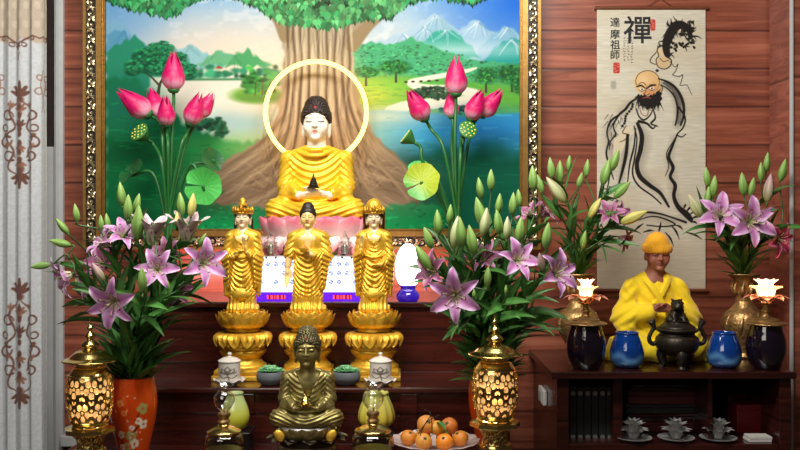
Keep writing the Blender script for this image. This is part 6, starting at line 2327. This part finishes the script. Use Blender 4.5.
O1, O2, O3 = (214, 134, 44), (220, 150, 60), (206, 116, 44)
zb_ = rim - .006
for x, y, z, r, tint, lab, tl, lf in [
    (-.066, -.030, zb_ + .0195, .0205, O1, 'orange at the end of the dish nearest the ribbed yellow vase', (.5, .3), False),
    (-.030, -.062, zb_ + .0185, .0205, O2, 'orange in the front row of the dish, second from the oil lamp', (.9, .2), False),
    (.020, -.064, zb_ + .0185, .0208, (238, 142, 30), 'brightest orange in the front row of the dish, near its middle', (.8, -.2), False),
    (.060, -.036, zb_ + .0195, .0205, O1, 'orange at the end of the dish nearest the brass lantern', (.4, -.5), False),
    (-.030, -.010, zb_ + .0170, .0200, O2, 'orange in the heart of the heap under the topmost one', (.2, .4), False),
    (.022, -.012, zb_ + .0170, .0205, O3, 'orange in the heart of the heap on the lantern side', (.3, -.3), True),
    (-.022, -.030, zb_ + .0520, .0235, (222, 146, 66), 'topmost large pale orange of the heap', (1.0, .3), False),
    (.034, -.020, zb_ + .0460, .0215, O3, 'reddish orange lying on top of the heap on the lantern side', (.9, -.4), False),
    (.004, -.034, zb_ + .0450, .0190, (226, 160, 50), 'yellowish small orange wedged between the two top ones', (.5, .1), True)]:
    orange(x, y, z, r, tint, lab, tl, lf)
tw = thing('twig', 'thin dark bare twigs sticking up from the heap of oranges', 'twig', fb + Vector((0, -.03, rim + .03)))
mb = MB()
for pts in ([(398, 416), (408, 424), (418, 431)], [(420, 436), (425, 424), (431, 414), (424, 409)], [(432, 436), (432, 424), (430, 412)], [(418, 434), (428, 421), (440, 415)]):
    mb.tube(smooth_path([P(x, y, 2.09 + .004 * i) for i, (x, y) in enumerate(pts)], 12), .0011, 5)
mb.build('stick', M['black_wood'], tw, angle=None)


# ------------------------------------------------------------------ low cabinet on the right
dcf = 2.70
yc = dcf - D0
cx0, cx1 = P(552, 0, dcf).x, P(797, 0, dcf).x
zsh = zt(441, 2.76)
cab = thing('cabinet', 'low dark wooden open-front cabinet standing by the pillar', 'cabinet', ((cx0 + cx1) / 2, -.25, 0))
th_ = .022
bx0, bx1 = P(557, 0, 2.72).x, P(791, 0, 2.72).x
MB().box(cx0, cx1, yc, -.001, ZC - th_, ZC, bev=.004).build('cabinet_top', M['cabinet'], cab, smooth=False)
for a, b_ in ((bx0, bx0 + .036), (bx1 - .036, bx1)):
    MB().box(a, b_, yc + .018, -.0015, 0, ZC - th_ - .0004, bev=.002).build('side_panel', M['cabinet'], cab, smooth=False)
MB().box(bx0 + .0365, bx1 - .0365, -.03, -.002, 0, ZC - th_ - .0004).build('back_panel', M['cabinet'], cab, smooth=False)
MB().box(bx0 + .0365, bx1 - .0365, yc + .02, -.0305, zsh - .02, zsh, bev=.003).build('shelf', M['cabinet'], cab, smooth=False)
for px, w in ((617, .028), (709, .014)):
    x = P(px, 0, 2.76).x
    MB().box(x - w / 2, x + w / 2, yc + .05, -.0305, zsh + .0003, ZC - th_ - .0005).build('divider', M['cabinet'], cab, smooth=False)
MB().box(bx0 + .0365, bx1 - .0365, yc + .02, -.0305, .06, zsh - .0205).build('lower_door', M['cabinet'], cab, smooth=False)

# books
for k in range(6):
    d = 2.80
    xa, xb = P(569.5 + k * 7.4, 0, d).x, P(569.5 + k * 7.4 + 6.9, 0, d).x
    top = zt(386 + (k % 2) * 1.2, d)
    b = Vector(((xa + xb) / 2, d - D0, zsh + .0005))
    t = thing('book', ['first dark book from the cabinet side in the row of spines', 'second dark book from the cabinet side in the row of spines', 'third dark book in the row of spines', 'fourth dark book in the row of spines',
                       'fifth dark book in the row of spines', 'last dark book of the row, next to the divider'][k], 'book', b, 'dark books in the cabinet')
    MB().box(xa, xb, b.y, b.y + .15, b.z, top, bev=.002).build('cover', M['book'], t, smooth=False)
    for py in (393.5, 437):
        mb = MB()
        c = P(569.5 + k * 7.4 + 3.45, py, d)
        mb.lathe([(.0001, 0), (.0075, 0), (.0075, .0012), (.0001, .0012)], (0, 0, 0), 16)
        n0 = mb.v[-1]
        mb.v[-1] = np.stack([n0[:, 0] + c.x, b.y + .0003 - n0[:, 2], n0[:, 1] + c.z], -1)
        mb.build('silver_disc', M['silver'], t, smooth=False)

# stacked flat boxes in the middle
d = 2.88
z = zsh + .0005
for k, (x0, x1, h_, m_, lab) in enumerate([(627, 704, .030, 'wine_box', 'dark red flat box at the bottom of the stack behind the crystal lotuses'), (629, 702, .026, 'cabinet', 'brown flat box second from the bottom of the stack behind the crystal lotuses'),
                                           (626, 703, .032, 'book', 'grey patterned flat box in the middle of the stack in the cabinet'), (628, 703, .042, 'wine_box', 'thick dark red flat box high in the stack in the cabinet'),
                                           (630, 701, .022, 'cabinet', 'topmost flat box of the stack in the cabinet')]):
    xa, xb = P(x0, 0, d).x, P(x1, 0, d).x
    t = thing('flat_box', lab, 'box', ((xa + xb) / 2, d - D0, z), 'flat boxes stacked in the cabinet')
    MB().box(xa, xb, d - D0, d - D0 + .17, z, z + h_ * .62, bev=.003).build('box_base', M[m_], t, smooth=False)
    mb = MB().box(xa - .001, xb + .001, d - D0 - .001, d - D0 + .171, z + h_ * .63, z + h_, bev=.003)
    if m_ == 'book':
        for q in range(22):
            x = xa + (xb - xa) * (q + .5) / 22
            mb.box(x - .003, x + .003, d - D0 - .0022, d - D0 - .0008, z + h_ * .7, z + h_ * .92)
    mb.build('box_lid', M[m_], t, smooth=False)
    z += h_ + .0006

# brown upright frame, red box and notes on the right
d = 2.98
xa, xb = P(729, 0, d).x, P(776, 0, d).x
t = thing('wooden_frame', 'brown upright framed panel behind the red box in the cabinet', 'frame', ((xa + xb) / 2, d - D0, zsh))
zt0 = zt(394, d)
MB().box(xa + .016, xb - .016, d - D0 + .004, d - D0 + .012, zsh + .012, zt0 - .016).build('panel', M['cabinet'], t, smooth=False)
mb = MB()
mb.box(xa, xa + .016, d - D0, d - D0 + .016, zsh + .0005, zt0, bev=.002)
mb.box(xb - .016, xb, d - D0, d - D0 + .016, zsh + .0005, zt0, bev=.002)
mb.box(xa + .0165, xb - .0165, d - D0, d - D0 + .016, zt0 - .016, zt0, bev=.002)
mb.build('frame', M['rod'], t, smooth=False)
d = 2.86
xa, xb = P(737, 0, d).x, P(771, 0, d).x
t = thing('gift_box', 'tall bright red box at the pillar end of the cabinet shelf', 'box', ((xa + xb) / 2, d - D0, zsh))
zq = zt(405, d)
MB().box(xa, xb, d - D0, d - D0 + .07, zsh + .0005, zq - .02, bev=.002).build('box_body', M['red_box'], t, smooth=False)
MB().box(xa - .001, xb + .001, d - D0 - .001, d - D0 + .071, zq - .0197, zq, bev=.002).build('box_lid', M['red_box'], t, smooth=False)
d = 2.74
for k, lab in enumerate(('pad of white notes lying on the shelf before the red box, the lower one', 'pad of white notes lying on top of another before the red box')):
    xa, xb = P(749 + k, 0, d).x, P(772 + k * .5, 0, d).x
    z = zsh + .0005 + k * .0085
    tag(MB().box(xa, xb, d - D0, d - D0 + .05, z, z + .008, bev=.001).build('note_pad', M['note_paper'], origin=((xa + xb) / 2, d - D0, z), smooth=False), lab, 'note pad')

# crystal lotuses on dishes
for px, lab, rot in ((633.5, 'crystal lotus on a small dish nearest the dark books', .1), (676, 'crystal lotus on a small dish in the middle of the shelf', .5), (718, 'crystal lotus on a small dish nearest the red box', .9)):
    d = 2.765
    s = d / F
    b = Vector(((px - 400) * s, d - D0, zsh + .0005))
    t = thing('crystal_lotus', lab, 'ornament', b, 'crystal lotuses on the cabinet shelf')
    MB().lathe(prof_smooth([(8, 0), (9, .5), (15, 2.0), (18, 3.4), (17, 3.8), (9, 1.6), (.01, 1.4)], 20) * s, b, 40, cap=False).build('dish', M['crystal'], t)
    mb = MB()
    bb = b + Vector((0, 0, .008))
    petal_ring(mb, bb, 9, 4 * s, 15 * s, 0, 10 * s, 5 * s, rot, belly=-.2, curl=.1)
    petal_ring(mb, bb, 8, 3 * s, 10.5 * s, .5 * s, 17 * s, 4.6 * s, rot + .4, belly=-.2, curl=.1)
    petal_ring(mb, bb, 6, 2 * s, 5 * s, 1 * s, 20 * s, 4 * s, rot, belly=-.2, curl=.1)
    mb.build('glass_petals', M['crystal'], t, angle=None)


# ------------------------------------------------------------------ on top of the cabinet
def jar_lamp(px, d, lab, g=1.0):
    s = d / F
    b = Vector(((px - 400) * s, d - D0, ZC + .0005))
    K = zt(365, d) - b.z       # shift so that the jar's foot sits on the top
    t = thing('lotus_lamp', lab, 'lamp', b, 'lotus lamps on dark jars')
    Z = lambda py: zt(py, d) - b.z
    MB().lathe(prof_smooth([(11, 0), (13.5, 1.0), (17.5, 10), (19.3, 20), (18.6, 30), (16, 39), (15, (Z(325)) / s)], 40) * s, b, 48).build('jar_body', M['dark_jar'], t)
    z = Z(325) / s + .05
    MB().lathe(prof_smooth([(15.5, z), (20, z + .8), (20.3, z + 2.2), (17, z + 3.4), (13.6, z + 4.2), (13.2, z + 6), (8, z + 7.4), (4.6, z + 9), (3.4, z + 12), (4.6, z + 14), (3.0, z + 17), (4, z + 20.5), (9, z + 22), (.1, z + 22)], 60) * s, b, 44).build('lid', M['aged_brass'], t)
    zz = (z + 21.9) * s
    c = b + Vector((0, 0, zz))
    mb = MB()
    petal_ring(mb, c, 9, 3 * s, 22 * s, 0, 6.5 * s, 7.5 * s, .2, colf=lambda s_, u: mixc(srgb(150, 110, 80), srgb(206, 140, 120), s_), belly=-.14, curl=.16)
    o = mb.build('outer_petals', mat('smoked_petal', (1, 1, 1), .2, attr=True, trans=.3), t, angle=None)
    mb = MB()
    def lit(s_, u):
        return mixc(srgb(255, 206, 150), srgb(255, 160, 90), s_)
    petal_ring(mb, c, 8, 4 * s, 12 * g * s, 1 * s, 17 * s, 6 * g * s, 0, colf=lit, belly=-.22, curl=.05)
    petal_ring(mb, c, 8, 3 * s, 8.5 * g * s, 1.2 * s, 24 * s, 5.4 * g * s, .4, colf=lambda s_, u: mixc(srgb(255, 220, 180), srgb(240, 180, 150), s_), belly=-.2, curl=.02)
    mb.build('lit_petals', M['lit_petal'], t, angle=None)
    MB().ell(c + Vector((0, 0, 8 * s)), (3.6 * s, 3.6 * s, 5 * s), nu=16, nv=10).build('bulb', M['bulb'], t)
jar_lamp(586, 2.765, 'glowing lotus lamp on a dark jar beside the orange-vase bouquet')
jar_lamp(766, 2.765, 'glowing lotus lamp on a dark jar close to the pillar', 1.35)


def blue_pot(px, lab):
    d = 2.79
    s = d / F
    b = Vector(((px - 400) * s, d - D0, ZC + .0005))
    t = thing('blue_pot', lab, 'pot', b, 'round blue glass pots')
    pr = prof_smooth([(9, 0), (12, .6), (15.8, 5), (17, 12), (16.2, 19), (13.6, 27), (11.4, 32.6), (11.8, 34.6), (10.8, 35), (10.4, 32), (13, 22), (.01, 4)], 56) * s
    n = 72
    z = np.clip(pr[:, 1:] / (35 * s), 0, 1)
    th = np.linspace(0, 2 * PI, n, endpoint=False)[None, :]
    w = np.exp(-((z - .30 - .07 * np.sin(th * 2 + 1) - .05 * np.sin(th * 5)) / .10) ** 2)
    w2 = np.exp(-((z - .16 - .04 * np.sin(th * 3)) / .07) ** 2) * .5
    col = mixc(srgb(10, 44, 110), srgb(8, 62, 140), z + 0 * th)
    col = col + (np.array(srgb(96, 150, 200)[:3]) - col) * (np.clip(w * .75 + w2, 0, 1))[..., None]
    MB().lathe(pr, b, n, cap=False, col=col).build('pot_body', M['blue_glass'], t, angle=None)
blue_pot(627, 'round blue glass pot between the dark jar and the bronze censer')
blue_pot(724, 'round blue glass pot between the bronze censer and the pillar')

# censer
d = 2.78
s = d / F
b = Vector(((677 - 400) * s, d - D0, ZC + .0005))
t = thing('incense_burner', 'dark bronze tripod censer with a lion on its lid before the monk figure', 'censer', b)
MB().lathe(prof_smooth([(.05, 12), (10, 12.5), (18, 17), (21.5, 24), (20.5, 30), (17.5, 33), (17.2, 35), (20.5, 37), (21, 39), (19, 39.6), (16, 39.6), (.05, 39.6)], 50) * s, b, 48).build('bowl', M['dark_metal'], t)
for k in range(3):
    a = -PI / 2 + k * 2 * PI / 3
    ca, sa = math.cos(a), math.sin(a)
    pts = [b + Vector((r * ca, r * sa, z)) * s for r, z in ((13, 19), (15.5, 14), (14.5, 8), (13, 3.5), (14.5, 1.2), (14.8, 0))]
    MB().tube(smooth_path(pts, 12), [q * s for q in np.interp(np.linspace(0, 1, 12), [0, .3, .6, .8, 1], [5, 5.2, 3.8, 3.2, 4.4])], 12).build('leg', M['dark_metal'], t)
for sd in (-1, 1):
    mb = MB()
    pts = [b + Vector((sd * x, 0, z)) * s for x, z in ((19, 25), (25, 24), (28, 29), (25.5, 36), (23, 40), (25, 44.5), (28.5, 46))]
    mb.tube(smooth_path(pts, 18), [q * s for q in np.interp(np.linspace(0, 1, 18), [0, .5, .8, .9, 1], [2.6, 2.0, 2.6, 3.2, 1.2])], 10)
    mb.ell(b + Vector((sd * 25, 0, 45.5)) * s, (3.6 * s, 3 * s, 3 * s), nu=12, nv=8)
    for q in (-1, 1):
        mb.tube([b + Vector((sd * 24, q * 1.6, 47)) * s, b + Vector((sd * 23, q * 2.4, 50)) * s], [1.2 * s, .3 * s], 6)
    mb.build('handle', M['dark_metal'], t)
MB().lathe(prof_smooth([(18, 39.7), (17.4, 41.4), (14, 43.6), (11.5, 46), (12, 47.4), (.05, 48)], 20) * s, b, 40).build('lid', M['dark_metal'], t)
def lion(X, Y, Z):
    d_ = U(3, sE(X, Y, Z, (0, 3, 6), (8.5, 9, 7)), sC(X, Y, Z, (0, 2, 6), (0, -2, 14), 7.2, 6.0), sE(X, Y, Z, (-1, -4, 18.5), (6.2, 6.0, 5.6)), sE(X, Y, Z, (-1.5, -9.2, 16.8), (3.8, 3.4, 3.0)))
    ax = np.abs(X)
    d_ = smin(d_, sC(ax, Y, Z, (4.5, -5, 9), (5, -8.5, .8), 2.6, 2.2), 1.5)
    d_ = smin(d_, sE(ax, Y, Z, (7.5, 1, 3.5), (3.6, 6, 4)), 1.5)
    d_ = smin(d_, sE(np.abs(X + 1), Y, Z, (4.2, -2.5, 23), (1.6, 1.4, 2.2)), 1.0)
    d_ = smin(d_, sC(X, Y, Z, (0, 9, 6), (3, 10, 17), 2.4, 1.6), 1.5)
    mane = 1 - ramp(np.abs(sE(X, Y, Z, (-1, -2, 18), (7, 6, 7))), 0, 2.5)
    return d_ - mane * .7 * np.sin(1.6 * X) * np.sin(1.6 * Z) - .25 * np.sin(1.1 * Z + X)
sdf_obj('lion_finial', lion, (-14, -16, -1), (14, 15, 27), .6, s * 1.0, b + Vector((0, 0, 44.5)) * s, M['dark_metal'], t)

# the monk figure in yellow
d = 2.955
s = d / F
zb_ = ZC + .0005
org = Vector(((655 - 400) * s, d - D0, zb_))
t = thing('monk_statue', 'seated monk figure in a yellow robe and knitted yellow hat on the cabinet', 'statue', org)
K = (358 - 225) * s
kz = (H - (358 - 225) * s - zb_) / s   # photo base line against the cabinet top
hc = (1.5, -3, 103.5)
hs = .86
def mbody(X, Y, Z):
    dd = face_field(X, Y, Z, hc, hs * .97, .6)
    dd = smin(dd, sC(X, Y, Z, (1, 0, 94), (0, 2, 80), 8, 11), 3)
    dd = smin(dd, sE(X, Y, Z, (0, 3, 64), (26, 13, 24)), 5)
    for q in (-1, 1):
        dd = smin(dd, sC(X, Y, Z, (q * 26, -6, 50), (q * 9, -23, 52), 6, 4.2), 3)
        dd = np.minimum(dd, hand_field(X, Y, Z, (q * 10, -23, 52), (-q * 8, -25.5 - (q > 0) * 3, 54), (0, -.3, .95), w=3.6, curl=(0, -2, -1), thumb=-1))
    return dd
def mrobe(X, Y, Z):
    X = X / (1 - .2 * ramp(Z, 22, 66))
    ax = np.abs(X)
    dd = U(7, sE(X, Y, Z, (0, 3, 62), (29, 16, 26)), sE(X, Y, Z, (0, 1, 30), (33, 19, 28)), sC(ax, Y, Z, (12, 3, 78), (27, 3, 71), 8.5, 10))
    dd = smin(dd, sC(ax, Y, Z, (30, 2, 70), (38, -3, 46), 11, 11.5), 4)
    dd = smin(dd, sC(ax, Y, Z, (37, -5, 44), (13, -21, 49), 11.5, 8.0), 4)
    dd = smin(dd, sC(ax, Y, Z, (32, -12, 42), (34, -14, 16), 9, 8), 5)       # hanging sleeves
    dd = smin(dd, sE(ax, Y, Z, (28, -10, 14), (23, 17, 14)), 5)
    dd = smin(dd, sE(X, Y, Z, (0, -15, 10), (38, 15, 11)), 5)
    dd = smin(dd, sC(X, Y, Z, (36, -10, 10), (47, -12, 4), 9, 6), 5)
    dd = smin(dd, sC(X, Y, Z, (-38, -8, 10), (-47, -8, 4), 8, 5), 5)
    fr = ramp(-Y, -4, 8)
    dd = dd - fr * ramp(Z, 54, 62) * (1 - ramp(Z, 86, 90)) * .8 * np.sin(.42 * Z + .42 * X + .6 * np.sin(.2 * X))
    dd = dd - fr * (1 - ramp(Z, 30, 40)) * 1.0 * np.sin(.42 * ax - .28 * Z + 1.3 * np.sin(.10 * Z))
    dd = dd - ramp(ax, 24, 32) * ramp(Z, 30, 38) * .9 * np.sin(.48 * Z + .30 * ax + .2 * Y)
    # crossed collar, one lapel over the other
    for q, off in ((1, 0.0), (-1, -1.0)):
        line = np.abs((X * q * .78 + (Z - 62) * -.62)) - 3.0
        shell = np.abs(sE(X, Y, Z, (0, 2.5 + off, 62), (29.5, 17.5, 27.5))) - 1.4
        band = smax(smax(line, shell, .8), -(Z - 56), .8)
        band = smax(band, Y + 3, .8)
        band = smax(band, q * X * -1 - 9, .8)
        dd = smin(dd, band, .8)
    dd = smax(dd, -sC(X, Y, Z, (1, -15, 98), (1, -20, 78), 10, 4.0), 1.0)
    dd = smax(dd, -sC(X, Y, Z, (0, 1, 80), (0, 1, 108), 10.5, 12), 1.0)
    # open dark mouth of the joined sleeves
    dd = smax(dd, -sE(X, Y, Z, (0, -29, 53), (10.5, 10, 5.0)), 1.2)
    return smax(dd, -Z, .8)
def mhat(X, Y, Z):
    x, y, z = (X - hc[0]) / hs, (Y - hc[1]) / hs, (Z - hc[2]) / hs
    a = np.arctan2(y, x)
    dd = sE(x, y, z, (0, 1, 9), (15.2, 16, 19)) - .22 * np.cos(a * 34) * (1 - ramp(z, 15, 19))
    dd = smax(dd, -(z - 6.5 - .10 * y), .8)
    br = np.sqrt((np.sqrt(x * x * 1.04 + (y - .8) ** 2) - 14.8) ** 2 + ((z - 8.8 - .10 * y) * .6) ** 2) - 2.9 - .22 * np.cos(a * 34)
    br = smin(br, np.sqrt((np.sqrt(x * x * 1.04 + (y - .8) ** 2) - 14.8) ** 2 + (z - 8.8 - .10 * y) ** 2) - 1.6, .8)
    return smin(dd, br, 1.0) * hs
SKIN = (150, 92, 72)
sdf_obj('body', mbody, (-40, -36, 36), (40, 20, 132), .7, s, org, M['monk_skin'], t, lambda V, c: face_paint(V, c, hc, hs * .97, brow=(44, 26, 22), lip=(112, 50, 46)), srgb(*SKIN))
sdf_obj('robe', mrobe, (-58, -38, -1), (58, 26, 96), .85, s, org, M['yellow_cloth'], t, None, srgb(240, 208, 10))
sdf_obj('knitted_hat', mhat, (-22, -24, 100), (25, 24, 136), .55, s, org, M['yellow_cloth'], t, None, srgb(240, 172, 14))

# socket on the wall
zs = zt(395.5, 2.95)
xs = bx0 - .0005
t = thing('wall_socket', 'small white socket box on the outer side of the cabinet', 'socket', Vector((xs - .005, -.24, zs)))
MB().box(xs - .014, xs, -.30, -.20, zs - .026, zs + .026, bev=.004).build('cover_plate', M['plastic_white'], t, smooth=False)
for y in (-.25,):
    MB().box(xs - .0165, xs - .0142, y - .03, y + .03, zs - .018, zs + .018, bev=.001).build('socket_face', M['plastic_white'], t, smooth=False)

# ------------------------------------------------------------------ light, air, camera
def area(name, loc, target, energy, col, sx, sy):
    L = bpy.data.lights.new(name, 'AREA')
    L.shape = 'RECTANGLE'
    L.size, L.size_y = sx, sy
    L.energy = energy
    L.color = col
    o = bpy.data.objects.new(name, L)
    COLL.objects.link(o)
    o.location = loc
    o.rotation_euler = (Vector(target) - Vector(loc)).to_track_quat('-Z', 'Y').to_euler()
    return o


area('ceiling_lamp', (-0.1, -1.45, 2.75), (-0.15, -.1, 1.5), 48, (1.0, .965, .90), 1.5, .3)
area('shelf_light', (-.32, -.13, ZA + .06), (-.32, 0, ZA + .12), 3.0, (1.0, .40, .36), 1.0, .05)
area('room_light', (-1.0, -3.4, 2.6), (-.2, -.4, 1.2), 25, (1.0, .93, .85), 1.6, 1.0)

w = bpy.data.worlds.new('world')
SC.world = w
w.use_nodes = True
bg = w.node_tree.nodes['Background']
bg.inputs[0].default_value = srgb(150, 130, 118)
bg.inputs[1].default_value = .10

cam = bpy.data.cameras.new('camera')
cam.sensor_width = 36
cam.lens = 36 * F / 800
cam.clip_start = .02
co = bpy.data.objects.new('camera', cam)
COLL.objects.link(co)
co.location = (0, -D0, H)
co.rotation_euler = (PI / 2, 0, 0)
SC.camera = co
SC.view_settings.view_transform = 'Standard'
SC.view_settings.look = 'None'
SC.view_settings.gamma = 1
SC.view_settings.exposure = 0
SC.view_settings.use_curve_mapping = False
